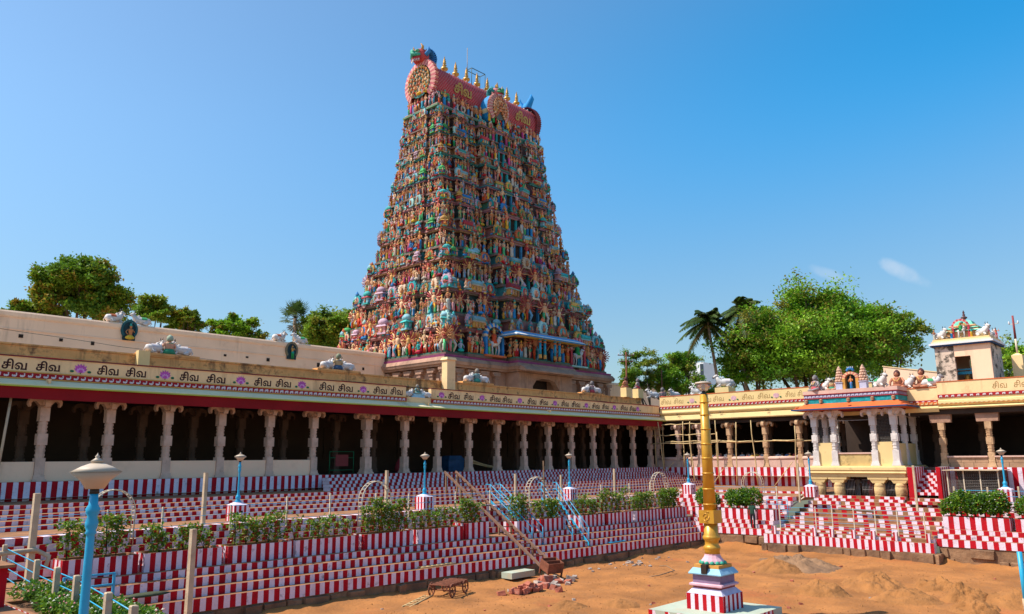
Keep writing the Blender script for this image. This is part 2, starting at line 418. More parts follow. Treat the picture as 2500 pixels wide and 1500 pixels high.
# ------------------------------------------------------------------ striped masonry
def striprow(mb, p0, p1, zt, zb, depth, out, cell=0.24, ph=0, worn=0.0, tread=2, jit=0.03, lip=True):
    """a riser painted in red and white blocks with its tread behind; out = unit normal towards the viewer side"""
    P0, P1 = Vector((*p0, 0)), Vector((*p1, 0))
    L = (P1 - P0).length
    d = (P1 - P0) / L
    o = Vector((out[0], out[1], 0))
    n = max(1, int(round(L / cell)))
    tops, bots, backs = [], [], []
    wave = U(0, 50)
    for i in range(n + 1):
        e = 0 if i in (0, n) else U(-jit, jit)
        e2 = 0 if i in (0, n) else e + U(-jit, jit) * 0.6
        s = L * i / n
        nz_ = noise.noise((s * 0.7 + wave, wave, 0)) * 0.012
        a = P0 + d * (s + e) + o * (nz_ + U(-0.004, 0.004)); a.z = zt + nz_ + U(-0.004, 0.004)
        b = P0 + d * (s + e2) + o * nz_ * 0.5; b.z = zb - 0.01
        c = P0 + d * s - o * depth; c.z = zt
        tops.append(a); bots.append(b); backs.append(c)
    k = len(mb.v)
    mb.v.extend([tuple(q) for q in tops] + [tuple(q) for q in bots] + [tuple(q) for q in backs])
    N = n + 1
    for i in range(n):
        col = (i + ph) % 2
        if worn and U(0, 1) < worn: col = 2
        mb.f.append((k + i, k + N + i, k + N + i + 1, k + i + 1)); mb.m.append(col); mb.sm.append(False); mb.c.append(None)
        if depth > 0:
            mb.f.append((k + i, k + i + 1, k + 2 * N + i + 1, k + 2 * N + i)); mb.m.append(tread if not isinstance(tread, tuple) else tread[(i + ph) % 2]); mb.sm.append(False); mb.c.append(None)
    for i in (0, n):   # end faces
        e = len(mb.v)
        bz = Vector(backs[i]); bz.z = zb - 0.01
        mb.v.extend([tuple(tops[i]), tuple(bots[i]), tuple(bz), tuple(backs[i])])
        mb.f.append((e, e + 1, e + 2, e + 3)); mb.m.append(1); mb.sm.append(False); mb.c.append(None)
STEPM = ['red', 'white', 'tread', 'tred']
def step(parent, p0, p1, zt, zb, depth, out, name='step', **kw):
    mb = MB()
    striprow(mb, p0, p1, zt, zb, depth, out, **kw)
    return mb.build(name, STEPM, parent)
def stripbox(mb, x0, x1, y0, y1, z0, z1, cell=0.2, topm=1, ph=0):
    """box with four painted sides and a plain top"""
    for p0, p1, out in (((x0, y0), (x1, y0), (0, -1)), ((x0, y1), (x0, y0), (-1, 0)), ((x1, y0), (x1, y1), (1, 0)), ((x1, y1), (x0, y1), (0, 1))):
        striprow(mb, p0, p1, z1, z0, 0, out, cell=cell, ph=ph, jit=0.006)
    mb.add([(x0, y0, z1), (x1, y0, z1), (x1, y1, z1), (x0, y1, z1)], [(0, 1, 2, 3)], topm)
def sk(X): return -0.035 * (X - 30)
def LP(X, Y, w=1.0): return (X, Y + sk(X) * w)

# ------------------------------------------------------------------ ground
G = -1.6                     # level of the courts outside the tank
TZ = -5.75                   # bed of the drained tank
mb = MB()
R_ = 4000
xs, ys = (-R_, -2, 66, R_), (-R_, -40, 42, R_)
for i in range(3):
    for j in range(3):
        if i == 1 and j == 1: continue
        mb.add([(xs[i], ys[j], G), (xs[i + 1], ys[j], G), (xs[i + 1], ys[j + 1], G), (xs[i], ys[j + 1], G)], [(0, 1, 2, 3)])
mb.build('ground', ['outer'], kind='structure')
mb = MB()
NX, NY = 270, 290
gx = [-3 + 54 * i / NX for i in range(NX + 1)]
gy = [-41 + 73 * j / NY for j in range(NY + 1)]
def bedz(x, y):
    z = TZ + 0.16 * noise.noise((x * 0.16, y * 0.16, 3)) + 0.09 * noise.noise((x * 0.55, y * 0.55, 9)) + 0.05 * noise.noise((x * 1.7, y * 1.7, 1)) + 0.03 * noise.noise((x * 3.6, y * 3.6, 6))
    e = min(28.6 + sk(x) - y, 48.4 - x, x - 10.2)
    if e < 1.5:
        u = min(1.0, (1.5 - max(e, 0)) / 1.5)
        z += 0.34 * u * u * (0.75 + 0.9 * noise.noise((x * 0.55, y * 0.55, 5)) + 0.35 * noise.noise((x * 2.3, y * 2.3, 2)))
    return z
mb.v = [(x, y, bedz(x, y)) for y in gy for x in gx]
for j in range(NY):
    for i in range(NX):
        k = j * (NX + 1) + i
        mb.f.append((k, k + 1, k + NX + 2, k + NX + 1)); mb.m.append(0); mb.sm.append(True); mb.c.append(None)
mb.build('tank_bed', ['earth'], kind='structure')

# heaps of dumped sand and earth on the tank bed
def heap(x, y, r, h, label, seed, mat='sand', rough=0.12, el=1.0, ang=0.0):
    r *= 0.86; rough = rough * 1.5 + 0.06
    mb = MB()
    n, m_ = 64, 20
    ca, sa = cos(ang), sin(ang)
    for i in range(m_ + 1):
        t = i / m_
        for k in range(n):
            a = 2 * pi * k / n
            rr = r * t * (1 + 0.22 * noise.noise((cos(a) * 1.5, sin(a) * 1.5, seed)))
            u, v = rr * cos(a) * el, rr * sin(a)
            px, py = u * ca - v * sa, u * sa + v * ca
            f = (1 - t) ** 1.0 * (1 - 0.25 * (1 - t)) * 1.25
            f = min(f, 0.94 + 0.02 * cos(a))
            z = h * f + rough * h * noise.noise((px * 2.1, py * 2.1, seed)) * (1 - t ** 3) + 0.5 * rough * h * noise.noise((px * 6, py * 6, seed)) + 0.25 * rough * h * noise.noise((px * 13, py * 13, seed))
            gz = bedz(x + px, y + py) - TZ
            mb.v.append((px, py, z * (1 - t ** 6) + gz * t - 0.03 * t ** 4))
    for i in range(m_):
        for k in range(n):
            mb.f.append((i * n + k, i * n + (k + 1) % n, (i + 1) * n + (k + 1) % n, (i + 1) * n + k)); mb.m.append(0); mb.sm.append(True); mb.c.append(None)
    o = mb.build('sand_heap', [mat])
    o.location = (x, y, TZ)
    return tag(o, label, 'sand heap', 'heaps on the drained tank bed')
for args in (
    (40.9, 19.2, 1.75, 0.62, 'smooth cone of sand in front of the darker earth heap', 1),
    (43.2, 18.9, 2.3, 0.42, 'dark lumpy earth heap close below the striped slab', 2, 'rubblestone', 0.4, 1.5, 0.9),
    (34.6, 14.3, 1.45, 0.62, 'pointed sand cone nearest the plinth of the golden lamp column', 3),
    (38.2, 13.2, 1.8, 0.55, 'broad heap of yellow sand in the middle of the tank bed', 4, 'sand', 0.25, 1.4, 0.4),
    (35.6, 11.1, 1.5, 0.45, 'low rounded sand heap nearest the lower edge of the picture', 5, 'sand', 0.2, 1.3, 2.2),
    (39.4, 11.0, 1.3, 0.45, 'small crumbling sand heap behind the twin heaps', 6, 'sand', 0.3),
    (36.9, 9.3, 1.35, 0.68, 'left one of the twin pale sand heaps', 7, 'sand', 0.3),
    (37.0, 7.6, 1.5, 0.58, 'right one of the twin pale sand heaps', 8, 'sand', 0.25, 1.3, 1.0),
    (34.4, 8.3, 1.2, 0.4, 'flat trampled sand heap in front of the twin heaps', 9, 'sand', 0.35),
    (35.8, 5.7, 1.3, 0.5, 'sand heap at the right edge beside the blue pipe', 10),
    (25.4, 20.6, 1.05, 0.3, 'little sand heap left of the rubble and below the rusty cart', 11),
    (27.3, 19.4, 1.0, 0.26, 'second little sand heap below the rubble', 12)):
    heap(*args)

# ------------------------------------------------------------------ left bank of steps (faces -Y)
OUTL, OUTR, OUTW = (0, -1), (-1, 0), (1, 0)
bankL = thing('tank_steps_left', (30, 32, -2.6), kind='structure')
ph = 0
for i in range(10):
    zt, zb = -0.85 - 0.175 * i, -0.85 - 0.175 * (i + 1)
    y = 42.3 - 0.72 * i
    yb = 44.0 if i == 0 else 42.3 - 0.72 * (i - 1)
    if i == 5: yb = 42.6
    x0 = 28.9 - 0.45 * i if i < 5 else 2.0
    step(bankL, (x0, y), (69.5, y), zt, zb, yb - y, OUTL, cell=0.21, ph=i % 2)
step(bankL, (2.0, 42.3), (28.9, 42.3), -0.85, -1.725, 1.5, OUTL, 'striped_wall', cell=0.235, ph=0)
# walkway with a painted edge band
step(bankL, (2.0, 32.5), (69.5, 32.5), -2.6, -2.86, 0.55, OUTL, 'walkway_edge', cell=0.30, ph=0, tread=(3, 1))
MB().box(2.0, 69.5, 33.05, 36.0, -2.9, -2.604).build('walkway_paving', ['tread'], bankL)
for i in range(1, 5):
    zt = -2.6 - 0.26 * i
    y = 32.5 - 0.38 * i
    step(bankL, LP(4.0, y, 0.25 * i), LP(52.0, y, 0.25 * i), zt, zt - 0.26, 0.42, OUTL, cell=0.26, ph=i % 2)
low = ((29.5, -3.97, -4.23), (29.0, -4.23, -4.55), (28.55, -4.55, -4.86), (28.15, -4.86, -5.30))
for i, (y, zt, zb) in enumerate(low):
    back = 1.9 if i == 0 else low[i - 1][0] - y + 0.02
    step(bankL, LP(8.0, y), LP(49.9, y), zt, zb, back, OUTL, cell=0.225, ph=i % 2, jit=0.02)
def foundation(parent, p0, p1, zt, zb, out, n, course=2):
    """rough footing: separate worn stones in courses"""
    P0, P1 = Vector((*p0, 0)), Vector((*p1, 0))
    d = (P1 - P0); L = d.length; d.normalize()
    o = Vector((out[0], out[1], 0))
    mb = MB()
    mb.ext([(-0.6, zb), (-0.10, zb), (-0.10, zt - 0.012), (-0.6, zt - 0.012)], p0, p1, out)
    mb.build('footing_core', ['rubblestone'], parent)
    hgt = (zt - zb) / course
    for c in range(course):
        s = -U(0, 0.5)
        while s < L:
            w = U(0.35, 1.3)
            a, b = max(s, 0), min(s + w - 0.03, L)
            s += w
            if b - a < 0.12: continue
            if U(0, 1) < 0.22: continue
            pr = U(-0.06, 0.16)
            z1 = zt - c * hgt - 0.015; z0 = z1 - hgt + 0.03
            bv = 0.05
            q = []
            for (ss, zz, uu) in ((a, z0, -.2), (b, z0, -.2), (b, z1, -.2), (a, z1, -.2), (a + bv, z0 + bv, pr), (b - bv, z0 + bv, pr), (b - bv, z1 - bv * .6, pr), (a + bv, z1 - bv * .6, pr)):
                w_ = P0 + d * (ss + U(-.03, .03)) + o * (uu + U(-.03, .03)); q.append((w_.x, w_.y, zz + U(-.09, .006)))
            mb = MB().add(q, [(4, 5, 6, 7), (0, 1, 5, 4), (1, 2, 6, 5), (2, 3, 7, 6), (3, 0, 4, 7)])
            mb.build('footing_stone', ['rubblestone'], parent)
foundation(bankL, LP(8.0, 28.1), LP(49.5, 28.1), -5.30, -6.0, OUTL, 40, 1)

# ------------------------------------------------------------------ right bank of steps (faces -X)
bankR = thing('tank_steps_right', (52, 18, -2.6), kind='structure')
step(bankR, (57.6, 3.0), (57.6, 14.55), -0.744, -2.61, 1.2, OUTR, 'striped_wall', cell=0.27, ph=1)
step(bankR, (66.6, 23.0), (66.6, 44.0), -0.854, -2.46, 1.2, OUTR, 'striped_wall', cell=0.31, ph=0)
step(bankR, (57.0, 22.4), (57.0, 45.0), -2.454, -2.61, 9.7, OUTR, cell=0.3, ph=0)
for a, b in ((3.0, 13.5), (22.8, 45.0)):
    step(bankR, (52.0, a), (52.0, b), -2.606, -2.86, 0.6, OUTR, 'walkway_edge', cell=0.34, ph=0, tread=(3, 1))
    for i in range(1, 5):
        zt = -2.606 - 0.26 * i
        step(bankR, (52.0 - 0.36 * i, a), (52.0 - 0.36 * i, b), zt, zt - 0.26, 0.4, OUTR, cell=0.29, ph=i % 2)
MB().box(52.58, 58.0, 3.0, 13.45, -2.9, -2.611).build('walkway_paving', ['tread'], bankR)
MB().box(52.58, 58.0, 22.85, 45.0, -2.9, -2.611).build('walkway_paving', ['tread'], bankR)
lowR = ((49.05, -3.975, -4.21), (48.75, -4.21, -4.45), (48.4, -4.45, -4.83))
for a, b in ((3.0, 13.3), (22.9, 29.6)):
    for i, (x, zt, zb) in enumerate(lowR):
        back = 1.9 if i == 0 else lowR[i - 1][0] - x + 0.02
        step(bankR, (x, a), (x, b), zt, zb, back, OUTR, cell=0.27, ph=(i + 1) % 2, jit=0.02)
foundation(bankR, (48.35, 3.0), (48.35, 13.2), -4.83, -5.9, OUTR, 10, 2)
foundation(bankR, (48.35, 22.9), (48.35, 29.2), -4.83, -5.9, OUTR, 10, 2)
foundation(bankR, (47.75, 13.0), (47.75, 23.2), -5.17, -6.0, OUTR, 10, 1)
# broad flight in front of the pavilion
NR = 8
for i in range(NR):
    zt = -2.95 - 0.205 * i
    x = 54.6 - 0.80 * i
    step(bankR, (x, 13.46 + 0.02 * i), (x, 22.85 - 0.02 * i), zt, zt - 0.205, 0.82, OUTR, cell=0.31, ph=i % 2, worn=0.36 if 1 < i < 6 else 0.14, jit=0.018)
MB().box(55.2, 60.2, 16.4, 22.86, -3.3, -2.956).build('landing', ['tread'], bankR)
for x, zt in ((54.9, -2.63), (54.3, -2.80)):
    step(bankR, (x, 13.42), (x, 16.4), zt, zt - 0.17, 0.61 if zt < -2.7 else 2.9, OUTR, cell=0.3, ph=int(x * 10) % 2, worn=0.2)
for x, zt in ((55.6, -2.6), (55.25, -2.78)):
    step(bankR, (x, 16.9), (x, 22.7), zt, zt - 0.17, 0.36, OUTR, cell=0.3, ph=int(x * 20) % 2, worn=0.15)
step(bankR, (48.2, 13.45), (48.2, 22.9), -4.50, -4.74, 0.9, OUTR, 'striped_wall', cell=0.27, ph=1, worn=0.12)
step(bankR, (47.85, 13.3), (47.85, 23.0), -4.66, -5.2, 0.4, OUTR, 'striped_wall', cell=0.20, ph=0)
for y in (22.4, 19.9, 18.85, 17.6, 16.5, 15.3, 13.6):
    mb = MB(); stripbox(mb, 48.02, 48.2, y - 0.1, y + 0.1, -4.7, -4.18, 0.1)
    mb.build('kerb_block', STEPM, bankR)
# side stair up to the gallery, right of the pavilion
for i in range(10):
    zt = -0.86 - 0.17 * i
    x = 57.9 - 0.27 * i
    step(bankR, (x, 14.8), (x, 16.15), zt + 0.11, zt - 0.06, 0.3 if i else 1.0, OUTR, cell=0.225, ph=i % 2)
for y0, y1 in ((14.56, 14.8), (16.15, 16.5)):
    mb = MB(); stripbox(mb, 55.3, 57.95, y0, y1, -2.62, -0.70, 0.24)
    mb.build('stair_cheek', STEPM, bankR)

# ------------------------------------------------------------------ near bank on the left edge (faces +X)
bankW = thing('tank_steps_near', (7, 22, -3.9), kind='structure')
step(bankW, (4.95, -5.0), (4.95, 33.5), -2.608, -2.86, 4.0, OUTW, 'walkway_edge', cell=0.3, ph=0)
for i in range(1, 5):
    zt = -2.608 - 0.26 * i
    step(bankW, (4.95 + 0.25 * i, -5.0), (4.95 + 0.25 * i, 33.5), zt, zt - 0.26, 0.3, OUTW, cell=0.26, ph=i % 2)
for i, (x, zt, zb) in enumerate(((9.0, -3.975, -4.23), (9.5, -4.235, -4.55), (9.95, -4.555, -4.86), (10.35, -4.865, -5.30))):
    step(bankW, (x, -5.0), (x, 30.4), zt, zb, 3.1 if i == 0 else 0.52, OUTW, cell=0.225, ph=i % 2)
foundation(bankW, (10.3, 5.0), (10.3, 29.2), -5.3, -6.0, OUTW, 10, 1)

# ------------------------------------------------------------------ pillars
def octa(mb, z0, z1, r, m=0):
    mb.lathe(0, 0, [(r, z0), (r, z1)], 8, m, False, rot=pi / 8)
def shaft_mesh(name, mat, w=0.2, H=4.05):
    mb = MB()
    k = H / 4.05
    mb.frus(0, 0, 0, 0.10 * k, w * 1.55, w * 1.55, w * 1.5, w * 1.5)
    mb.frus(0, 0, 0.10 * k, 0.30 * k, w * 1.35, w * 1.35, w * 1.2, w * 1.2)
    mb.box(-w * 1.08, w * 1.08, -w * 1.08, w * 1.08, 0.30 * k, 1.10 * k)
    octa(mb, 1.10 * k, 1.72 * k, w * 1.0)
    octa(mb, 1.20 * k, 1.28 * k, w * 1.12); octa(mb, 1.42 * k, 1.5 * k, w * 1.14); octa(mb, 1.6 * k, 1.66 * k, w * 1.1)
    mb.box(-w * 1.1, w * 1.1, -w * 1.1, w * 1.1, 1.72 * k, 2.26 * k)
    mb.box(-w * 0.75, w * 0.75, -w * 1.2, w * 1.2, 1.82 * k, 2.16 * k)
    mb.box(-w * 1.2, w * 1.2, -w * 0.75, w * 0.75, 1.82 * k, 2.16 * k)
    octa(mb, 2.26 * k, 2.86 * k, w * 0.98)
    octa(mb, 2.36 * k, 2.44 * k, w * 1.12); octa(mb, 2.56 * k, 2.62 * k, w * 1.12); octa(mb, 2.72 * k, 2.80 * k, w * 1.1)
    mb.box(-w * 1.08, w * 1.08, -w * 1.08, w * 1.08, 2.86 * k, 3.52 * k)
    return mb.mesh(name, [mat])
def capital_mesh(name, mat, w=0.2, H=4.05, plain=False):
    """bracket capital: flared block with drooping scrolls to both sides"""
    mb = MB()
    b = H - 0.53
    if plain:
        mb.frus(0, 0, b, b + 0.53, 0.62, 0.2, 0.66, 0.22)
        return mb.mesh(name, [mat])
    mb.lathe(0, 0, [(w * 1.1, b), (w * 1.5, b + 0.05), (w * 1.2, b + 0.1)], 8, 0, False, rot=pi / 8)
    for ax in (0, 1):
        reach = 1.0 if ax == 0 else 0.78
        pr = [(0.24, 0.10), (0.42, 0.30), (0.47, 0.53), (-0.47, 0.53), (-0.42, 0.30), (-0.24, 0.10)]
        th = w * 0.98 if ax == 0 else w * 0.8
        def slab(pts, t):
            n = len(pts)
            vs = [((u * reach, -t, b + z) if ax == 0 else (-t, u * reach, b + z)) for u, z in pts] + [((u * reach, t, b + z) if ax == 0 else (t, u * reach, b + z)) for u, z in pts]
            mb.add(vs, [tuple(range(n)), tuple(range(2 * n - 1, n - 1, -1))] + [(i, n + i, n + (i + 1) % n, (i + 1) % n) for i in range(n)])
        slab(pr, th)
        for sg in (-1, 1):
            q = [(0.40, 0.50), (0.56, 0.49), (0.68, 0.42), (0.75, 0.28), (0.74, 0.13), (0.66, 0.02), (0.62, 0.08), (0.63, 0.20), (0.55, 0.29), (0.40, 0.30)]
            slab([(u * sg, z) for u, z in q], th * 0.8)
    return mb.mesh(name, [mat])
SH = {k: (shaft_mesh('column_shaft', m_), capital_mesh('column_capital', m_)) for k, m_ in (('a', 'pillar'), ('b', 'pillar2'), ('d', 'innershade'))}
SH['w'] = (shaft_mesh('column_shaft', 'pillar3', 0.19, 3.8), capital_mesh('column_capital', 'pillar3', 0.19, 3.8))
SH['p'] = (shaft_mesh('column_shaft', 'pillar2', 0.175, 3.45), capital_mesh('column_capital', 'granite', 0.175, 3.45, True))
def column(parent, x, y, z, kind='a', rz=0.0, sc=1.0):
    s_, c_ = SH[kind]
    o = put('column', s_, parent, False, (x, y, z), rz, (sc, sc, 1))
    put('capital', c_, o, True)
    return o

# ------------------------------------------------------------------ lettering, lotus emblems, animal friezes
def word_mesh(offset):
    cu = bpy.data.curves.new('lettering', 'FONT')
    cu.body = '\u0b9a\u0bbf\u0bb5'
    cu.offset = offset
    cu.extrude = 0.0
    cu.resolution_u = 3
    t = bpy.data.objects.new('lettering_source', cu)
    COL.objects.link(t)
    dg = bpy.context.evaluated_depsgraph_get()
    me = bpy.data.meshes.new_from_object(t.evaluated_get(dg))
    bpy.data.objects.remove(t)
    v = np.array([q.co[:] for q in me.vertices])
    lo, hi = v.min(0), v.max(0)
    v = (v - lo) / (hi - lo).clip(1e-6)
    for q, c in zip(me.vertices, v): q.co = (c[0] - 0.5, 0.0, c[1])
    # give the painted word a slight thickness so that it stands proud of the plaster
    return me
WORD = {}
for key, off, mt in (('bold', 0.028, 'letter'), ('thin', 0.004, 'letterfade'), ('gold', 0.03, 'goldmetal')):
    WORD[key] = word_mesh(off)
    WORD[key].materials.clear(); WORD[key].materials.append(M[mt])
def petal(mb, cx, cz, ang, l, w, m):
    pts = []
    n = 7
    for i in range(n + 1):
        t = i / n
        pts.append((w * sin(pi * t ** 0.85) * 0.5, l * t))
    for i in range(n - 1, 0, -1):
        t = i / n
        pts.append((-w * sin(pi * t ** 0.85) * 0.5, l * t))
    ca, sa = cos(ang), sin(ang)
    return [(cx + x * ca + z * sa, cz - x * sa + z * ca) for x, z in pts]
def lotus_mesh(mats):
    """painted lotus with two leaves, in the XZ plane, about 0.6 m high"""
    mb = MB()
    layer = [0.0]
    def flat(pts, m):
        layer[0] -= 0.0016
        mb.add([(x, layer[0], z) for x, z in pts], [tuple(range(len(pts)))], m)
    for a in (-1.15, 1.15, -0.75, 0.75, -0.38, 0.38, 0.0):
        flat(petal(mb, 0, 0.10, a, 0.43 if abs(a) < 1 else 0.36, 0.17, 0), 0)
    for a in (-1.35, 1.35, -0.8, 0.8, -0.3, 0.3):
        flat(petal(mb, 0, 0.08, a, 0.25, 0.15, 1), 1)
    flat([(0.11 * cos(t), 0.12 + 0.09 * sin(t)) for t in (i * pi / 6 for i in range(12))], 0)
    flat([(-0.02, 0.05), (0.02, 0.05), (0.02, -0.03), (-0.02, -0.03)], 2)
    for s in (-1, 1):
        flat([(s * 0.42 + 0.10 * cos(t), 0.10 + 0.065 * sin(t)) for t in (i * pi / 7 for i in range(14))], 2)
    return mb.mesh('lotus_emblem', mats)
LOTUS = lotus_mesh(['lotus', 'lotuslight', 'leafpaint'])
LOTUSF = lotus_mesh(['lotusfade', 'lotusfade', 'leafpaint'])
ELE = [(-.45, 0), (-.45, .5), (-.36, .72), (-.1, .82), (.12, .78), (.22, .9), (.38, .86), (.46, .62), (.47, .25), (.55, .05), (.46, .02), (.38, .3), (.30, .42), (.26, 0), (.12, 0), (.10, .32), (-.18, .32), (-.22, 0)]
SWAN = [(-.5, .25), (-.42, .6), (-.28, .42), (-.05, .50), (.12, .42), (.2, .62), (.12, .86), (.25, .98), (.42, .84), (.30, .76), (.38, .5), (.28, .18), (.1, .05), (.05, -.02), (-.15, .05), (-.35, .02)]
def frieze(parent, p0, p1, z0, h, out, shape, pitch, mats, fig=1, name='animal_frieze'):
    """painted band of small animals: red ground with raised white figures"""
    P0, P1 = Vector((*p0, 0)), Vector((*p1, 0))
    L = (P1 - P0).length; d = (P1 - P0) / L
    mb = MB()
    n = int(L / pitch)
    for i in range(n):
        s = (i + 0.5) * L / n
        fl = 1
        vs = []
        for u in (0.004, 0.022):
            for x, z in shape:
                q = P0 + d * (s + x * h * 1.1 * fl)
                vs.append((q.x + out[0] * u, q.y + out[1] * u, z0 + h * (0.06 + 0.86 * z)))
        m_ = len(shape)
        mb.add(vs, [tuple(range(m_, 2 * m_))] + [(k, m_ + k, m_ + (k + 1) % m_, (k + 1) % m_) for k in range(m_)], 0)
    return mb.build(name, mats, parent, kind='stuff')
def band(parent, name, prof, p0, p1, out, mat, **tags):
    return MB().ext(prof + [prof[0]], p0, p1, out).build(name, [mat], parent, **tags)

# ------------------------------------------------------------------ left gallery
galL = thing('pillared_gallery', (36, 46, -0.85), 'long shaded gallery with red valance and brown lettered parapet along the left bank', 'gallery')
CX = [9.8, 12.86, 15.93, 18.95, 22.0, 25.1, 28.15, 32.25, 35.5, 38.55, 41.7, 44.78, 47.88, 50.92, 54.0, 57.1, 60.25, 63.33, 66.3]
for i, x in enumerate(CX):
    column(galL, x, 43.0, -0.85, 'a', 0, 1.25 if i in (7,) else 1.0)
for x in CX[::1]:
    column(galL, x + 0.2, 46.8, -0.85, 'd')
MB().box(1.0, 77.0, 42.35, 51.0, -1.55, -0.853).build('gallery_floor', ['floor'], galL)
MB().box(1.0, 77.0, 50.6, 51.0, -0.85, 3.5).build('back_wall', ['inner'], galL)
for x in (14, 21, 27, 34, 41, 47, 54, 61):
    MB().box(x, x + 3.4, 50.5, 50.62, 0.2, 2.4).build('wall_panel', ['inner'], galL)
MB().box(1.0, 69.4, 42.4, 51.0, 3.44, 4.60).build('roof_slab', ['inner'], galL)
for i in range(6):
    a, b = CX[i], CX[i + 1]
    MB().box(a + 0.23, b - 0.23, 42.86, 43.06, -0.853, 0.08).build('low_wall', ['peach'], galL)
MB().box(1.0, 67.4, 42.55, 43.5, 3.2, 3.46).build('lintel', ['valance'], galL)
E0, E1 = (1.0, 42.2), (66.9, 42.2)
band(galL, 'eave', [(0.0, 3.92), (0.12, 3.90), (0.40, 3.74), (0.66, 3.64), (0.66, 3.58), (0.0, 3.5)], E0, E1, OUTL, 'eavewhite')
band(galL, 'eave_lip', [(0.60, 3.58), (0.72, 3.585), (0.72, 3.52), (0.60, 3.52)], E0, E1, OUTL, 'limegreen')
mb = MB()
n = 140
for i in range(n + 1):
    x = 1.0 + 65.5 * i / n
    w = 0.03 * noise.noise((x * 0.6, 0, 0)) + 0.012 * sin(x * 5)
    mb.v += [(x, 41.62 + w, 3.53), (x, 41.66 + w * 1.6, 3.25), (x, 41.70 + w * 2, 2.97 + 0.02 * noise.noise((x * 0.5, 4, 0)))]
for i in range(n):
    for j in range(2):
        k = i * 3 + j
        mb.f.append((k, k + 1, k + 4, k + 3)); mb.m.append(0); mb.sm.append(True); mb.c.append(None)
mb.build('valance', ['valance'], galL)
for sA, sB in ((1.0, 34.9), (37.2, 66.9)):
    p0, p1 = (sA, 42.2), (sB, 42.2)
    band(galL, 'parapet', [(-0.3, 3.9), (0.0, 3.92), (0.0, 4.97), (-0.3, 4.97)], p0, p1, OUTL, 'cream')
    band(galL, 'coping', [(-0.32, 4.972), (0.03, 4.972), (0.03, 5.03), (-0.32, 5.03)], p0, p1, OUTL, 'friezered')
    band(galL, 'frieze_ground', [(-0.02, 3.985), (0.08, 3.985), (0.08, 4.225), (-0.02, 4.225)], p0, p1, OUTL, 'friezered')
    for z in (3.925, 4.228):
        band(galL, 'frieze_line', [(-0.02, z), (0.10, z), (0.10, z + 0.055), (-0.02, z + 0.055)], p0, p1, OUTL, 'friezeline')
frieze(galL, (1.0, 42.12), (20.4, 42.12), 3.99, 0.23, OUTL, SWAN, 0.33, ['friezewhite'])
frieze(galL, (20.4, 42.12), (34.8, 42.12), 3.99, 0.23, OUTL, ELE, 0.33, ['friezewhite'])
frieze(galL, (37.3, 42.12), (66.8, 42.12), 3.99, 0.23, OUTL, ELE, 0.33, ['friezewhite'])
MB().box(34.9, 37.2, 42.21, 42.5, 3.92, 4.3).build('parapet', ['cream'], galL)
LW = [(10.65, 11.68), (12.05, 13.15), (14.83, 15.89), (16.23, 17.27), (19.09, 20.11), (20.6, 21.69), (23.49, 24.58), (24.86, 25.94), (27.91, 29.03), (29.34, 30.45), (32.13, 33.22), (33.53, 34.6), (38.83, 39.97), (40.38, 41.4), (43.15, 44.29), (44.56, 45.64), (47.48, 48.53), (48.94, 50.03), (51.74, 52.78), (53.17, 54.31), (56.01, 57.15), (57.52, 58.52), (60.37, 61.49), (61.82, 62.84), (8.0, 9.05), (6.6, 7.65)]
for a, b in LW:
    o = put('lettering', WORD['bold'], galL, False, ((a + b) / 2, 42.195, 4.36 + U(-.015, .015)), 0, ((b - a) * U(.95, 1.04), 1, 0.50 * U(.94, 1.05)))
    o.rotation_euler = (0, U(-.015, .015), 0)
for x in (14.06, 18.27, 22.64, 26.68, 31.29, 38.19, 42.31, 46.55, 50.93, 55.21, 59.4, 63.18, 9.9):
    put('lotus_emblem', LOTUS, galL, False, (x, 42.194, 4.36), 0, 0.95 if x < 30 else 0.9)
# weathered upper parapet behind, with cornice and blocks
band(galL, 'upper_parapet', [(-0.45, 4.5), (0.0, 4.5), (0.0, 5.25), (0.10, 5.28), (0.10, 5.40), (0.03, 5.44), (0.03, 5.86), (0.09, 5.88), (0.09, 5.97), (-0.45, 5.97)], (1.0, 45.0), (68.0, 45.0), OUTL, 'ochre')
MB().box(17.72, 18.35, 44.5, 44.88, 4.6, 6.12).build('parapet_block', ['yellow'], galL)
mb = MB(); mb.box(40.6, 41.45, 44.25, 44.86, 4.6, 7.55); mb.frus(41.02, 44.55, 7.55, 7.75, 0.52, 0.4, 0.44, 0.32)
mb.build('roof_pier', ['cream'], galL)
for x in (19.64, 31.27, 44.61, 59.91):
    MB().box(x - 1.75, x + 1.75, 44.87, 45.5, 5.972, 6.1).build('statue_ledge', ['ochre'], galL)
for x in (64.9, 67.0):
    MB().box(x, x + 0.9, 44.6, 45.3, 5.975, 6.9).build('parapet_block', ['yellow'], galL)
# sagging cables along the parapet
for k, (z, y) in enumerate(((5.32, 44.86), (5.05, 44.9), (4.98, 42.12), (9.1, 58))):
    pts = [(x, y + 0.02 * sin(x), z + 0.10 * noise.noise((x * 0.35, k * 7.0, 0)) - (0.055 * (x - 4) if k == 3 else 0)) for x in np.linspace(4, 62, 60)]
    MB().tube(pts, 0.014, 4).build('cable', ['blackmetal'], galL)
# little waterspouts on the eave
for x in (12.6, 36.6, 49.8):
    mb = MB(); mb.box(x - 0.07, x + 0.07, 41.75, 42.15, 3.84, 3.96); mb.box(x - 0.05, x + 0.05, 41.76, 41.84, 3.60, 3.84)
    mb.build('waterspout', ['cream'], galL)

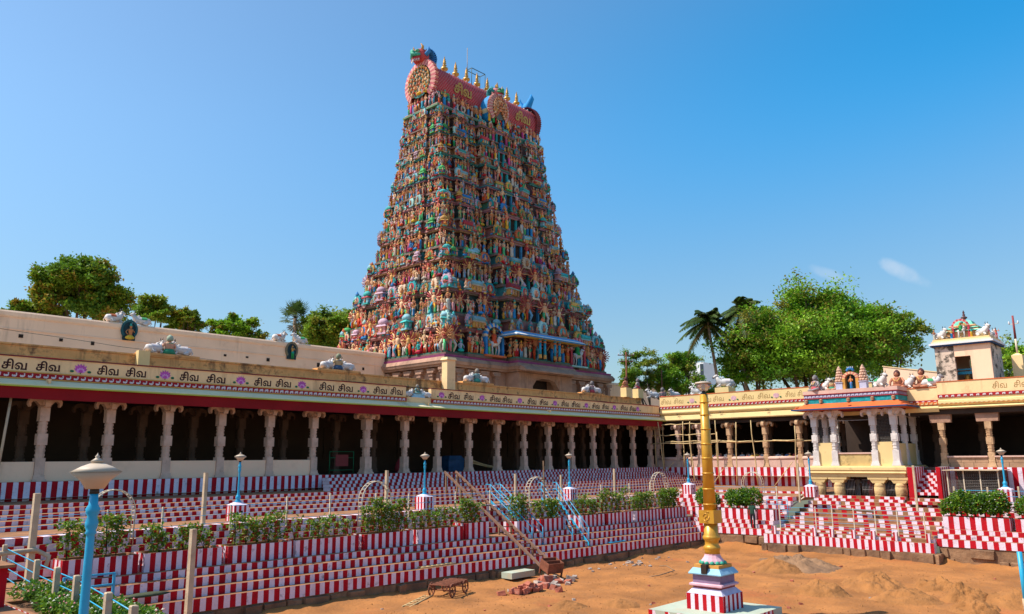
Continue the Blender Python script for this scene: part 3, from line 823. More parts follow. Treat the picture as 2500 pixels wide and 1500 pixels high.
# ------------------------------------------------------------------ right gallery
galR = thing('pillared_gallery', (70, 26, -0.85), 'sunlit cream gallery with faded lettering and bamboo scaffold along the right bank', 'gallery')
for y in (43.0, 40.6, 38.3, 35.2, 31.7, 28.6, 25.4):
    column(galR, 67.6, y, -0.85, 'b' if y < 37 else 'a', pi / 2)
for y in (15.0, 12.25, 9.5, 6.8):
    column(galR, 58.45, y, -0.75, 'p', pi / 2)
for y in (41.5, 36.6, 33.0, 29.6, 26.2):
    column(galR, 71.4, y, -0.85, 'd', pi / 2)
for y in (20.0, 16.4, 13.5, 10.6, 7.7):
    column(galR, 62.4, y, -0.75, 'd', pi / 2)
MB().box(66.62, 77, 22.5, 44.4, -1.55, -0.858).build('gallery_floor', ['floor'], galR)
MB().box(57.66, 77, 1.0, 22.49, -1.55, -0.756).build('gallery_floor', ['floor'], galR)
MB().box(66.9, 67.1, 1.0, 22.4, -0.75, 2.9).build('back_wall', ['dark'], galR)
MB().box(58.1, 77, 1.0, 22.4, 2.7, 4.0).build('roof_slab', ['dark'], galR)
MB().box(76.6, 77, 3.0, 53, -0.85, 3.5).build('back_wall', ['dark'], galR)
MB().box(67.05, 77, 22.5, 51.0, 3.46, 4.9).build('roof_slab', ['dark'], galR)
ys_ = [43.0, 40.6, 38.3, 35.2, 31.7, 28.6, 25.4, 22.9]
for a, b in zip(ys_[:-1], ys_[1:]):
    MB().box(67.42, 67.68, b + 0.2, a - 0.2, -0.856, -0.08).build('low_wall', ['pink'], galR)
    mb = MB(); mb.tube([(67.5, b + 0.2, -0.08), (67.5, a - 0.2, -0.08)], 0.16, 8); mb.build('wall_coping', ['pink'], galR)
for a, b in ((15.0, 12.25), (12.25, 9.5), (9.5, 6.8)):
    for j, (z0, z1) in enumerate(((-0.752, -0.45), (-0.44, -0.12))):
        y = b + 0.22
        while y < a - 0.25:
            w = min(U(0.55, 0.9), a - 0.22 - y)
            MB().box(58.28 + U(0, 0.02), 58.55, y, y + w - 0.02, z0, z1).build('wall_block', ['brownwall'], galR)
            y += w
    MB().box(58.2, 58.6, b + 0.2, a - 0.2, -0.115, -0.02).build('wall_coping', ['pink'], galR)
def entab(p0, p1, dz=0.0, second=False, k=1.0):
    def band_(parent, name, prof, a_, b_, out, mat): return band(parent, name, [(u, z * k) for u, z in prof], a_, b_, out, mat)
    def frieze_(parent, a_, b_, z0, h, *r_): return frieze(parent, a_, b_, z0 * k, h * k, *r_)
    band_(galR, 'eave', [(-0.1, 3.5), (0.10, 3.52), (0.14, 3.60), (0.02, 4.02 + dz), (-0.1, 4.02 + dz)], p0, p1, OUTR, 'yellow')
    band_(galR, 'lintel', [(-0.6, 3.12), (-0.32, 3.12), (-0.32, 3.48), (-0.6, 3.48)], p0, p1, OUTR, 'dark' if not second else 'valance')
    pr = [(-0.1, 4.025 + dz)] + [(0.0 + 0.13 * sin(pi * t), 4.10 + dz + 0.42 * t) for t in (0, .15, .3, .45, .6, .75, .9, 1)] + [(0.02, 4.62 + dz), (-0.1, 4.62 + dz)]
    band_(galR, 'roll_moulding', pr, p0, p1, OUTR, 'yellow')
    band_(galR, 'parapet', [(-0.3, 4.625 + dz), (0, 4.625 + dz), (0, 5.88 + dz), (-0.3, 5.88 + dz)], p0, p1, OUTR, 'yellow' if not second else 'cream')
    band_(galR, 'coping', [(-0.33, 5.884 + dz), (0.03, 5.884 + dz), (0.03, 5.94 + dz), (-0.33, 5.94 + dz)], p0, p1, OUTR, 'orange')
    band_(galR, 'frieze_ground', [(-0.02, 4.70 + dz), (0.05, 4.70 + dz), (0.05, 4.93 + dz), (-0.02, 4.93 + dz)], p0, p1, OUTR, 'friezered')
    frieze_(galR, (p1[0] - 0.05, p1[1]), (p0[0] - 0.05, p0[1]), 4.71 + dz, 0.2, OUTR, SWAN if not second else ELE, 0.36, ['friezewhite'])
    if second:
        band_(galR, 'frieze_ground', [(-0.02, 3.86), (0.10, 3.86), (0.10, 4.10), (-0.02, 4.10)], p0, p1, OUTR, 'orange')
        frieze_(galR, (p1[0] - 0.10, p1[1]), (p0[0] - 0.10, p0[1]), 3.87, 0.22, OUTR, SWAN, 0.27, ['yellow'])
entab((67.0, 22.0), (67.0, 42.15))
entab((57.98, 1.0), (57.98, 14.9), -0.32, True, 0.866)
entab((58.0, 14.91), (58.0, 22.3), -0.70, True, 0.866)
for a, b in [(41.99, 40.88), (40.56, 39.52), (37.71, 36.55), (36.34, 35.25), (33.42, 32.31), (31.92, 30.76), (29.34, 28.46), (28.24, 27.34)]:
    put('lettering', WORD['thin'], galR, False, (66.996, (a + b) / 2, 5.15), -pi / 2, (a - b, 1, 0.52))
for a, b in [(11.66, 10.85), (10.47, 9.68), (9.3, 8.5)]:
    put('lettering', WORD['thin'], galR, False, (57.975, (a + b) / 2, 4.2), -pi / 2, (a - b, 1, 0.45))
for y in (38.58, 34.26, 30.18):
    put('lotus_emblem', LOTUSF, galR, False, (66.994, y, 5.12), -pi / 2, 0.95)
for y in (40.1, 36.9, 35.6, 31.0):   # tufts of weed and stubs on the eave
    mb = MB()
    for k in range(16):
        a = U(0, 6.28); l = U(0.12, 0.34)
        p = Vector((66.9, y + U(-.12, .12), 4.02)); q = p + Vector((-abs(cos(a)) * l, sin(a) * l, U(0.02, 0.25)))
        mb.tube([p, q], [0.012, 0.004], 3)
    mb.build('weed_tuft', ['wood'], galR)

# ------------------------------------------------------------------ pavilion on the right bank
pav = thing('pavilion', (57, 20, -2.95), 'two storey yellow pavilion with white columns and orange eave on the right bank', 'pavilion')
PX = 56.0
PC = (22.62, 21.3, 18.63, 17.29)
for y in PC:
    column(pav, PX + 0.2, y, -0.62, 'w', pi / 2, 1.0)
for x in (58.15, 60.25):
    for y in (PC[0], PC[3]):
        column(pav, x, y, -0.62, 'w', 0, 0.9)
mb = MB()
mb.lathe(0, 0, [(0.36, 0), (0.37, 0.35), (0.34, 0.38), (0.36, 0.41), (0.38, 0.9), (0.35, 0.93), (0.37, 0.97), (0.35, 1.18)], 14)
stub = mb.mesh('stub_column', ['brownwall'])
for p in stub.polygons: p.use_smooth = True
stub.materials[0] = pm('stained_yellow_stone', (0.58, 0.40, 0.19), 0.9, 0.2, 1.5, 0.5, 9, ((0.17, 0.085, 0.045), 1.2, 0.50, 0.66, 0.85))
mb = MB(); mb.frus(0, 0, 1.18, 1.42, 0.36, 0.3, 0.52, 0.34); mb.frus(0, 0, 1.42, 1.60, 0.62, 0.36, 0.66, 0.38)
stubcap = mb.mesh('stub_capital', ['yellow'])
for y in PC:
    o = put('column', stub, pav, False, (PX + 0.35, y - 0.02, -2.95), pi / 2); put('capital', stubcap, o, True)
for x in (60, 63.5):
    for y in (PC[0], PC[3]):
        o = put('column', stub, pav, False, (x, y, -2.95), pi / 2); put('capital', stubcap, o, True)
def ring(name, prof, mat, y0=16.85, y1=23.05, x0=PX - 0.05, x1=57.9):
    for p0, p1, out in (((x0, y0), (x0, y1), (-1, 0)), ((x0, y0), (x1, y0), (0, -1)), ((x1, y1), (x0, y1), (0, 1))):
        pass
    # mitred ring: front and both sides as one strip
    mb = MB()
    n = len(prof)
    vs = []
    for u, z in prof:
        vs += [(x1, y0 - u, z), (x0 - u, y0 - u, z), (x0 - u, y1 + u, z), (x1, y1 + u, z)]
    fs = []
    for i in range(n - 1):
        for k in range(3):
            fs.append((i * 4 + k, i * 4 + k + 1, (i + 1) * 4 + k + 1, (i + 1) * 4 + k))
    fs.append(((n - 1) * 4, (n - 1) * 4 + 1, (n - 1) * 4 + 2, (n - 1) * 4 + 3))
    mb.add(vs, fs)
    return mb.build(name, [mat], pav)
ring('floor_cornice', [(-0.3, -1.36), (0.0, -1.36), (0.02, -1.14), (0.14, -1.10), (0.10, -0.98), (0.16, -0.9), (0.16, -0.72), (0.06, -0.68), (0.06, -0.62), (-0.3, -0.62)], 'yellow', x1=60.6)
MB().box(PX + 0.2, 60.7, 16.9, 23.0, -0.7, -0.6).build('upper_floor', ['floor'], pav)
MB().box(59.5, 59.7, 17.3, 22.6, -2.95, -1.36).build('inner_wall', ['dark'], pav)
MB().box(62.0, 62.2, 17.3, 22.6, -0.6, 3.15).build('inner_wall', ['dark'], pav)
MB().box(PX + 0.12, PX + 0.3, PC[2] + 0.22, PC[1] - 0.22, -0.62, 0.17).build('low_wall', [pm('mossy_yellow_plaster', (0.60, 0.42, 0.17), 0.9, 0.15, 1.4, 0.2, 9, ((0.11, 0.08, 0.04), 1.3, 0.50, 0.66, 0.8))], pav)
MB().box(PX + 0.06, PX + 0.36, PC[2] + 0.2, PC[1] - 0.2, 0.173, 0.27).build('wall_coping', ['pink'], pav)
for a, b in ((PC[1], PC[0]), (PC[3], PC[2])):
    MB().box(PX + 0.12, PX + 0.3, a + 0.2, b - 0.2, -0.62, 0.95).build('panel_wall', ['yellow'], pav)
MB().box(PX + 0.4, 60.5, 17.2, 17.38, -0.62, 0.85).build('panel_wall', ['yellow'], pav)
def netting(parent, p0, p1, z0, z1, nx, nz, r=0.008, name='wire_netting', mat='mesh', diag=True):
    """wire net built of thin wires, one panel"""
    mb = MB()
    P0, P1 = Vector((*p0, 0)), Vector((*p1, 0))
    for i in range(nx + 1):
        q = P0.lerp(P1, i / nx)
        if diag:
            pts = [(q.x, q.y, z0)]
            for j in range(1, nz + 1):
                w = P0.lerp(P1, min(1, max(0, (i + (0.5 if j % 2 else 0)) / nx))); pts.append((w.x, w.y, z0 + (z1 - z0) * j / nz))
            mb.tube(pts, r, 3, smooth=False)
        else:
            mb.tube([(q.x, q.y, z0), (q.x, q.y, z1)], r, 3, smooth=False)
    for j in range(0, nz + 1, 1):
        z = z0 + (z1 - z0) * j / nz
        mb.tube([(P0.x, P0.y, z), (P1.x, P1.y, z)], r, 3, smooth=False)
    return mb.build(name, [mat], parent, kind='stuff')
for a, b in ((PC[1], PC[0]), (PC[3], PC[2])):
    netting(pav, (PX + 0.2, a + 0.2), (PX + 0.2, b - 0.2), 0.97, 2.9, 10, 20, 0.006)
mb = MB(); mb.bar((PX + 0.15, PC[2], 2.45), (PX + 0.15, PC[1], 2.45), 0.04, 0.04); mb.build('tie_rod', ['iron'], pav)
MB().box(PX + 0.05, 57.9, 16.95, 22.95, 3.14, 4.25).build('roof_slab', ['valance'], pav)
ring('eave', [(-0.2, 3.20), (0.72, 3.24), (0.72, 3.32), (0.50, 3.42), (0.16, 3.60), (0.10, 3.68), (-0.2, 3.68)], 'orange')
ring('eave_lip', [(0.62, 3.22), (0.78, 3.22), (0.78, 3.315), (0.62, 3.315)], 'navy')
ring('teal_frieze', [(-0.2, 3.69), (0.06, 3.69), (0.06, 4.02), (-0.2, 4.02)], 'teal')
ring('frieze_line', [(-0.2, 4.025), (0.12, 4.025), (0.12, 4.075), (-0.2, 4.075)], 'friezered')
ring('frieze_ground', [(-0.2, 4.08), (0.06, 4.08), (0.06, 4.30), (-0.2, 4.30)], 'mauve')
ring('frieze_line', [(-0.2, 4.305), (0.12, 4.305), (0.12, 4.345), (-0.2, 4.345)], 'friezered')
ring('parapet', [(-0.5, 4.35), (0.10, 4.35), (0.10, 4.60), (-0.5, 4.60)], 'pink')
frieze(pav, (PX - 0.11, 23.1), (PX - 0.11, 16.8), 4.085, 0.21, OUTR, ELE, 0.27, ['lavender'])
for y in (22.95, 21.9, 20.0, 18.4, 17.05):   # carved bosses
    mb = MB(); mb.lathe(0, 0, [(0.0, -0.14), (0.11, -0.12), (0.12, 0.0), (0.14, 0.08), (0.06, 0.12), (0, 0.16)], 7, 0, False)
    o = mb.build('carved_boss', ['brownwall'], pav); o.location = (PX - 0.14, y, 3.86)
for y in (23.6, 19.8, 16.4):
    mb = MB(); mb.lathe(0, 0, [(0.0, -0.05), (0.14, -0.01), (0.11, 0.03), (0, 0.05)], 10, col=None)
    o = mb.build('eave_medallion', ['orange'], pav); o.location = (PX - 0.52, min(max(y, 16.3), 23.5), 3.45)
def gate(parent, y0, y1, x, z0, z1, n):
    t = MB()
    for i in range(n + 1):
        y = y0 + (y1 - y0) * i / n
        t.tube([(x, y, z0), (x, y, z1)], 0.016, 5)
    for z in (z0, (z0 + z1) / 2, z1): t.bar((x, y0, z), (x, y1, z), 0.035, 0.035)
    return t.build('iron_gate', ['iron'], parent)
gate(pav, PC[1] + 0.4, PC[0] - 0.4, PX + 0.3, -2.85, -1.55, 6)
gate(pav, PC[3] + 0.4, PC[2] - 0.4, PX + 0.3, -2.85, -1.55, 6)
gate(pav, PC[1] - 0.45, PC[1] - 1.05, PX + 0.3, -2.85, -1.55, 6)
gate(pav, PC[2] + 0.45, PC[2] + 1.1, PX + 0.3, -2.85, -1.55, 7)

# ------------------------------------------------------------------ bell turret and roof structures behind the right gallery
bell = thing('bell_turret', (69.5, 15.4, 5.0), 'square pale turret with stained wall and sculpted turquoise roof on the right gallery', 'turret')
M['stainwall'] = pm('blackened_plaster', (0.70, 0.54, 0.42), 0.9, 0.08, 0.8, 0.3, 8, ((0.05, 0.04, 0.03), 1.9, 0.50, 0.58, 0.9), ((0.07, 0.055, 0.04), 1.6, 0.52, 0.66, 0.8))
bw = ['stainwall']
MB().box(68.0, 68.35, 15.98, 17.35, 4.9, 8.4).build('wall', bw, bell)
MB().box(68.0, 68.35, 13.5, 14.89, 4.9, 8.4).build('wall', ['peach'], bell)
MB().box(68.003, 68.35, 14.89, 15.98, 7.55, 8.4).build('lintel', ['peach'], bell)
MB().box(68.35, 71.7, 17.05, 17.35, 4.9, 8.4).build('wall', bw, bell)
MB().box(68.35, 71.7, 13.5, 13.8, 4.9, 8.4).build('wall', ['stainwall'], bell)
MB().box(71.4, 71.7, 15.75, 17.05, 4.9, 8.4).build('wall', ['peach'], bell)
MB().box(71.4, 71.7, 13.8, 14.75, 4.9, 8.4).build('wall', ['peach'], bell)
MB().box(71.4, 71.7, 14.75, 15.75, 7.6, 8.4).build('lintel', ['peach'], bell)
MB().box(71.4, 71.7, 14.75, 15.75, 4.9, 6.6).build('sill_wall', ['peach'], bell)
for z0, z1, e, mt in ((8.4, 8.52, 0.22, 'navy'), (8.523, 8.66, 0.30, 'cloudwhite'), (8.663, 8.82, 0.16, 'peach'), (8.823, 8.98, 0.06, 'yellow')):
    MB().box(68.0 - e, 71.7 + e, 13.5 - e, 17.35 + e, z0, z1).build('cornice', [mt], bell)
for y in (14.9, 15.98):
    pass
MB().bar((69.2, 14.4, 6.35), (69.2, 16.6, 6.35), 0.14, 0.22).build('bell_beam', ['blue'], bell)
MB().bar((69.2, 14.4, 6.62), (69.2, 16.6, 6.62), 0.1, 0.12).build('bell_beam', ['blue'], bell)
mb = MB(); mb.lathe(69.2, 15.5, [(0.34, 5.55), (0.27, 5.7), (0.20, 6.0), (0.14, 6.15), (0.05, 6.22)], 14); mb.build('bell', ['goldmetal'], bell)
bc = (69.85, 15.42)
tiers = ((8.985, 9.55, 1.32, 1.28, 'ochre2'), (9.55, 9.63, 1.42, 1.36, 'aqua'), (9.633, 9.8, 1.2, 1.05, 'ochre2'), (9.80, 9.88, 1.18, 1.1, 'aqua'), (9.883, 10.0, 0.98, 0.85, 'cream'), (10.0, 10.08, 0.98, 0.9, 'ochre2'), (10.083, 10.45, 0.74, 0.55, 'aqua'), (10.453, 10.55, 0.5, 0.3, 'aqua'))
M['aqua'] = pm('turquoise_plaster', (0.16, 0.55, 0.40), 0.8, 0.2, 3, 0.3, 9)
M['ochre2'] = pm('orange_buff_plaster', (0.66, 0.36, 0.18), 0.85, 0.15, 2, 0.3, 9)
for z0, z1, a0, a1, mt in tiers:
    MB().frus(bc[0], bc[1], z0, z1, a0 * 1.02, a0, a1 * 1.02, a1).build('roof_tier', [mt], bell)
mb = MB(); mb.lathe(bc[0], bc[1], [(0.16, 10.55), (0.08, 10.62), (0.22, 10.75), (0.24, 10.82), (0.06, 10.92), (0.13, 11.0), (0.05, 11.1), (0.09, 11.18), (0.0, 11.42)], 10)
mb.build('finial', [pm('dark_copper', (0.12, 0.05, 0.05), 0.5, 0.2, 3)], bell)
BELLSCALE = 0.868   # real size of the turret group, set back on the nearer roof
wedge = thing('sloping_wall', (74.2, 21, 4.9), 'buff wall with a sloping top between the right gallery statues and the turret', 'wall')
mb = MB(); mb.add([(74, 23.2, 4.8), (74, 18.4, 4.8), (74, 18.4, 6.9), (74, 23.2, 7.85), (74.4, 23.2, 4.8), (74.4, 18.4, 4.8), (74.4, 18.4, 6.9), (74.4, 23.2, 7.85)],
    [(0, 1, 2, 3), (7, 6, 5, 4), (0, 4, 5, 1), (3, 2, 6, 7), (0, 3, 7, 4), (1, 5, 6, 2)])
mb.build('wall_face', ['peach'], wedge)
MB().bar((74.2, 23.25, 7.9), (74.2, 18.4, 6.94), 0.5, 0.08).build('coping', ['cream'], wedge)
rp = thing('roof_post', (70.3, 12.2, 5.9), 'cream block carrying a red and white insulator pole at the right edge', 'pole')
mb = MB(); mb.box(70.0, 70.75, 11.85, 12.57, 5.0, 7.5); mb.frus(70.375, 12.21, 7.5, 7.66, 0.375, 0.36, 0.1, 0.1); mb.build('block', ['cream'], rp)
MB().tube([(70.35, 12.2, 7.6), (70.35, 12.2, 8.8)], 0.075, 8).build('lower_pole', ['creamiron'], rp)
MB().tube([(70.35, 12.2, 8.8), (70.35, 12.2, 10.6)], [0.085, 0.07], 8).build('upper_pole', ['redboard'], rp)
mb = MB(); mb.bar((70.35, 11.9, 9.95), (70.35, 12.5, 9.95), 0.04, 0.04); mb.build('cross_arm', ['creamiron'], rp)
for y in (11.9, 12.5):
    mb = MB(); mb.lathe(70.35, y, [(0.03, 9.95), (0.07, 10.0), (0.04, 10.08), (0.06, 10.13), (0.0, 10.2)], 8); mb.build('insulator', ['cloudwhite'], rp)

for o_ in (bell, wedge, rp):
    o_.scale = (BELLSCALE,) * 3
    o_.location = Vector(o_.location) * BELLSCALE

# ------------------------------------------------------------------ high outer wall
wallL = thing('outer_wall', (25, 77, G), 'high peach outer wall with rows of small putlog holes left of the tower', 'wall')
MB().box(-60, 60.2, 77.0, 78.2, G, 12.4).build('wall_face', ['peach'], wallL)
band(wallL, 'coping', [(-1.25, 12.4), (0.05, 12.4), (0.12, 12.55), (0.12, 12.85), (0.0, 13.0), (-1.25, 13.0)], (-60, 77.0), (60.2, 77.0), OUTL, 'peach')
for z in (11.35, 10.05, 8.8):
    band(wallL, 'string_course', [(-0.02, z), (0.07, z), (0.07, z + 0.10), (-0.02, z + 0.14)], (-60, 77.0), (60.2, 77.0), OUTL, 'peach')
M['hole'] = pm('dark_hole', (0.035, 0.022, 0.016), 1, 0.2, 2)
for row, z in enumerate((10.85, 9.75, 8.5)):
    x = 8 + row * 1.3
    while x < 59:
        if not (28.2 < x < 31 or 46 < x < 48.4):
            a = U(0.13, 0.2)
            MB().box(x - a, x + a, 76.965, 77.02, z + U(-.12, .12) - a, z + a * 0.9).build('putlog_hole', ['hole'], wallL)
        x += U(2.4, 4.0)
wallR = thing('outer_wall', (120, 77, G), 'stretch of peach outer wall seen beyond the gallery corner right of the tower', 'wall')
MB().box(92.4, 190, 77.0, 78.2, G, 12.0).build('wall_face', ['peach'], wallR)
band(wallR, 'coping', [(-1.25, 12.0), (0.05, 12.0), (0.12, 12.15), (0.0, 12.5), (-1.25, 12.5)], (92.4, 77.0), (190, 77.0), OUTL, 'peach')

# ------------------------------------------------------------------ sculpture kit: painted stucco figures, unit height, facing -Y
SKIN = [(0.80, 0.34, 0.14), (0.82, 0.40, 0.20), (0.74, 0.28, 0.10), (0.80, 0.44, 0.13), (0.76, 0.24, 0.14), (0.72, 0.40, 0.24), (0.86, 0.52, 0.30), (0.52, 0.20, 0.10)]
ODD = [(0.04, 0.42, 0.40), (0.05, 0.26, 0.58), (0.12, 0.48, 0.12), (0.62, 0.06, 0.06), (0.40, 0.44, 0.56), (0.80, 0.46, 0.46)]
CLOTH = [(0.66, 0.02, 0.03), (0.78, 0.09, 0.02), (0.82, 0.42, 0.02), (0.86, 0.58, 0.06), (0.02, 0.40, 0.10), (0.01, 0.42, 0.38), (0.02, 0.26, 0.62), (0.70, 0.58, 0.46), (0.62, 0.05, 0.26), (0.03, 0.32, 0.48), (0.76, 0.26, 0.04), (0.10, 0.52, 0.20), (0.76, 0.34, 0.36), (0.22, 0.50, 0.70), (0.50, 0.02, 0.05), (0.70, 0.60, 0.50)]
CROWN = [(0.80, 0.44, 0.06), (0.76, 0.34, 0.10), (0.62, 0.06, 0.04), (0.04, 0.40, 0.32), (0.18, 0.07, 0.04), (0.72, 0.52, 0.28), (0.10, 0.04, 0.03)]
TRIM = [(0.02, 0.36, 0.38), (0.06, 0.50, 0.48), (0.78, 0.32, 0.30), (0.76, 0.18, 0.06), (0.82, 0.44, 0.10), (0.08, 0.42, 0.12), (0.03, 0.22, 0.54), (0.54, 0.05, 0.07), (0.62, 0.40, 0.50), (0.30, 0.58, 0.66), (0.80, 0.58, 0.40), (0.40, 0.66, 0.60)]
RF = random.Random(5)
def pick(l): return RF.choice(l)
def tone(c, a=0.16):
    k = 0.80 * (1 + RF.uniform(-a, a))
    return tuple(min(1, x * k) for x in c)
def arm(mb, side, pose, skin, x0=0.105, z0=0.72, r=0.024, y0=0.0):
    s = side
    E = {'down': ((0.16, -0.02, 0.58), (0.15, -0.05, 0.45)), 'up': ((0.22, -0.03, 0.68), (0.21, -0.05, 0.86)), 'out': ((0.20, -0.02, 0.62), (0.29, -0.05, 0.70)),
         'hip': ((0.20, 0.0, 0.60), (0.11, -0.05, 0.50)), 'pray': ((0.15, -0.03, 0.60), (0.03, -0.12, 0.66)), 'high': ((0.18, 0.0, 0.84), (0.10, -0.03, 1.0))}[pose]
    mb.tube([(s * x0, y0, z0)] + [(s * x, y + y0, z) for x, y, z in E], [r * 1.15, r, r * 0.8], 4, col=skin)
def figure(kind='stand'):
    mb = MB()
    skin = tone(pick(SKIN) if RF.random() < 0.8 else pick(ODD))
    cl, cr = tone(pick(CLOTH)), tone(pick(CROWN))
    cl2 = tone(pick(CLOTH))
    lean = RF.uniform(-0.03, 0.03)
    if kind == 'seat':
        mb.lathe(0, -0.02, [(0.10, 0.0), (0.26, 0.05), (0.28, 0.14), (0.13, 0.24)], 7, col=cl, sy=0.7)
        z = 0.22; k = 1.28
        mb.lathe(lean, 0, [(0.12, z), (0.10, z + 0.10), (0.15, z + 0.30), (0.15, z + 0.38), (0.05, z + 0.44)], 6, col=skin, sy=0.7)
        mb.lathe(lean, -0.01, [(0.04, z + 0.43), (0.075, z + 0.49), (0.08, z + 0.56), (0.05, z + 0.60)], 6, col=skin)
        mb.lathe(lean, 0, [(0.085, z + 0.57), (0.08, z + 0.63), (0.04, z + 0.72), (0, z + 0.78)], 6, col=cr)
        for s in (-1, 1):
            mb.tube([(s * 0.14, 0, z + 0.36), (s * 0.25, -0.03, z + 0.20), (s * 0.18, -0.14, z + 0.05 + RF.choice((0, 0.2)))], [0.035, 0.03, 0.025], 4, col=skin)
        return mb
    if kind in ('stand', 'dance'):
        if RF.random() < 0.55:
            mb.lathe(0, 0, [(0.085, 0.0), (0.115, 0.06), (0.095, 0.25), (0.115, 0.42), (0.085, 0.50)], 6, col=cl, sy=0.75)
            mb.lathe(0, -0.012, [(0.03, 0.03), (0.04, 0.3), (0.05, 0.46)], 5, col=cl2, sy=1.6)
        else:
            dx = 0.09 if kind == 'dance' else 0.055
            for s in (-1, 1):
                kn = (s * (dx + 0.05), -0.06, 0.26) if kind == 'dance' else (s * dx, -0.02, 0.25)
                mb.tube([(s * 0.05, 0, 0.47), kn, (s * dx, 0, 0.0)], [0.06, 0.05, 0.035], 5, col=cl if RF.random() < 0.7 else skin)
            mb.lathe(0, 0, [(0.09, 0.34), (0.115, 0.42), (0.085, 0.50)], 6, col=cl2, sy=0.8)
        mb.lathe(lean, 0, [(0.085, 0.47), (0.073, 0.54), (0.11, 0.66), (0.118, 0.73), (0.04, 0.785)], 6, col=skin, sy=0.72)
        mb.lathe(lean, -0.012, [(0.075, 0.69), (0.10, 0.74), (0.05, 0.77)], 6, col=cr, sy=0.85)
        mb.lathe(lean * 1.4, -0.008, [(0.03, 0.775), (0.056, 0.82), (0.058, 0.865), (0.04, 0.895)], 6, col=skin)
        mb.lathe(lean * 1.4, 0, [(0.063, 0.872), (0.058, 0.915), (0.035, 0.96), (0.0, 1.02)], 6, col=cr)
        for s in (-1, 1):
            arm(mb, s, pick(['down', 'up', 'out', 'hip', 'pray', 'down', 'hip']), skin)
            if RF.random() < 0.35: arm(mb, s, pick(['up', 'out']), skin, y0=0.03)
        if RF.random() < 0.12:
            mb.lathe(0, 0, [(0.0, 0)] , 3) if False else None
        return mb
    if kind == 'many':   # many arms fanned round the body, disc behind
        red = tone(pick([(0.50, 0.08, 0.07), (0.55, 0.16, 0.10), (0.42, 0.05, 0.06), (0.60, 0.30, 0.12)]))
        s2 = tone(pick(SKIN))
        for s in (-1, 1):
            kn = (s * 0.14, -0.08, 0.26)
            mb.tube([(s * 0.05, 0, 0.46), kn, (s * 0.07, -0.02, 0.0)], [0.065, 0.055, 0.035], 5, col=tone(pick(CLOTH)))
            for j in range(9):
                a = rad(-55 + j * 18)
                l = 0.36 + 0.04 * (j % 2)
                mb.tube([(s * 0.08, 0.0, 0.68), (s * (0.08 + 0.6 * l * cos(a)), 0.02, 0.66 + 0.6 * l * sin(a)), (s * (0.08 + l * cos(a)), 0.0, 0.66 + l * sin(a) + 0.03)], [0.026, 0.022, 0.03], 4, col=red if j % 3 else s2)
        mb.lathe(0, 0, [(0.09, 0.40), (0.085, 0.50), (0.125, 0.64), (0.13, 0.72), (0.04, 0.785)], 6, col=s2, sy=0.75)
        mb.lathe(0, -0.01, [(0.035, 0.77), (0.065, 0.82), (0.065, 0.87), (0.04, 0.90)], 6, col=s2)
        mb.lathe(0, 0, [(0.075, 0.875), (0.075, 0.93), (0.04, 1.0), (0, 1.08)], 6, col=cr)
        mb.lathe(0, 0.05, [(0.11, 0.34), (0.11, 0.42)], 6, col=cl)
        return mb
    if kind == 'kudu':   # horseshoe medallion with a crest
        c1, c2, c3 = tone(pick(TRIM)), tone(pick(TRIM)), tone(pick(SKIN))
        n = 12
        for i in range(n):
            a0, a1 = -0.35 * pi + 1.7 * pi * i / n, -0.35 * pi + 1.7 * pi * (i + 1) / n
            p = lambda a, r, y: (r * cos(a) * 0.95, y, 0.42 + r * sin(a))
            am = (a0 + a1) / 2
            mb.add([p(a0, 0.25, -0.10), p(a1, 0.25, -0.10), p(a1, 0.36, -0.07), p(am, 0.45, -0.05), p(a0, 0.36, -0.07), p(a1, 0.36, 0.08), p(am, 0.45, 0.08), p(a0, 0.36, 0.08)],
                   [(0, 1, 2, 3, 4), (4, 3, 6, 7), (3, 2, 5, 6)], col=c1)
        mb.add([(0.25 * cos(2 * pi * i / 10), -0.085, 0.42 + 0.25 * sin(2 * pi * i / 10)) for i in range(10)], [tuple(range(10))], col=c2)
        mb.box(-0.34, 0.34, -0.10, 0.08, 0, 0.12, col=c2)
        mb.lathe(0, -0.12, [(0.10, 0.2), (0.12, 0.36), (0.05, 0.44), (0.07, 0.52), (0, 0.6)], 5, col=c3)
        mb.lathe(0, -0.02, [(0.12, 0.78), (0.14, 0.88), (0.08, 0.98), (0.0, 1.1)], 6, col=tone(pick(TRIM)))
        for s in (-1, 1): mb.lathe(s * 0.06, -0.12, [(0.0, 0.82), (0.03, 0.86), (0, 0.9)], 4, col=(0.7, 0.66, 0.6))
        return mb
    if kind == 'shrine':   # miniature domed shrine
        c1, c2, c3 = tone(pick(TRIM)), tone(pick(TRIM)), tone(pick(TRIM))
        mb.box(-0.30, 0.30, -0.18, 0.18, 0, 0.10, col=c2)
        mb.box(-0.24, 0.24, -0.14, 0.18, 0.10, 0.42, col=c1)
        mb.frus(0, 0, 0.42, 0.52, 0.36, 0.24, 0.28, 0.18, col=c3)
        mb.lathe(0, 0, [(0.24, 0.52), (0.34, 0.62), (0.32, 0.74), (0.18, 0.86), (0.04, 0.90)], 8, col=c2, sy=0.7)
        mb.lathe(0, 0, [(0.03, 0.90), (0.08, 0.95), (0.02, 1.0), (0.04, 1.04), (0, 1.12)], 6, col=CROWN[0])
        mb.lathe(0, -0.16, [(0.07, 0.12), (0.08, 0.25), (0.03, 0.30), (0.05, 0.35), (0, 0.40)], 5, col=tone(pick(SKIN)))
        return mb
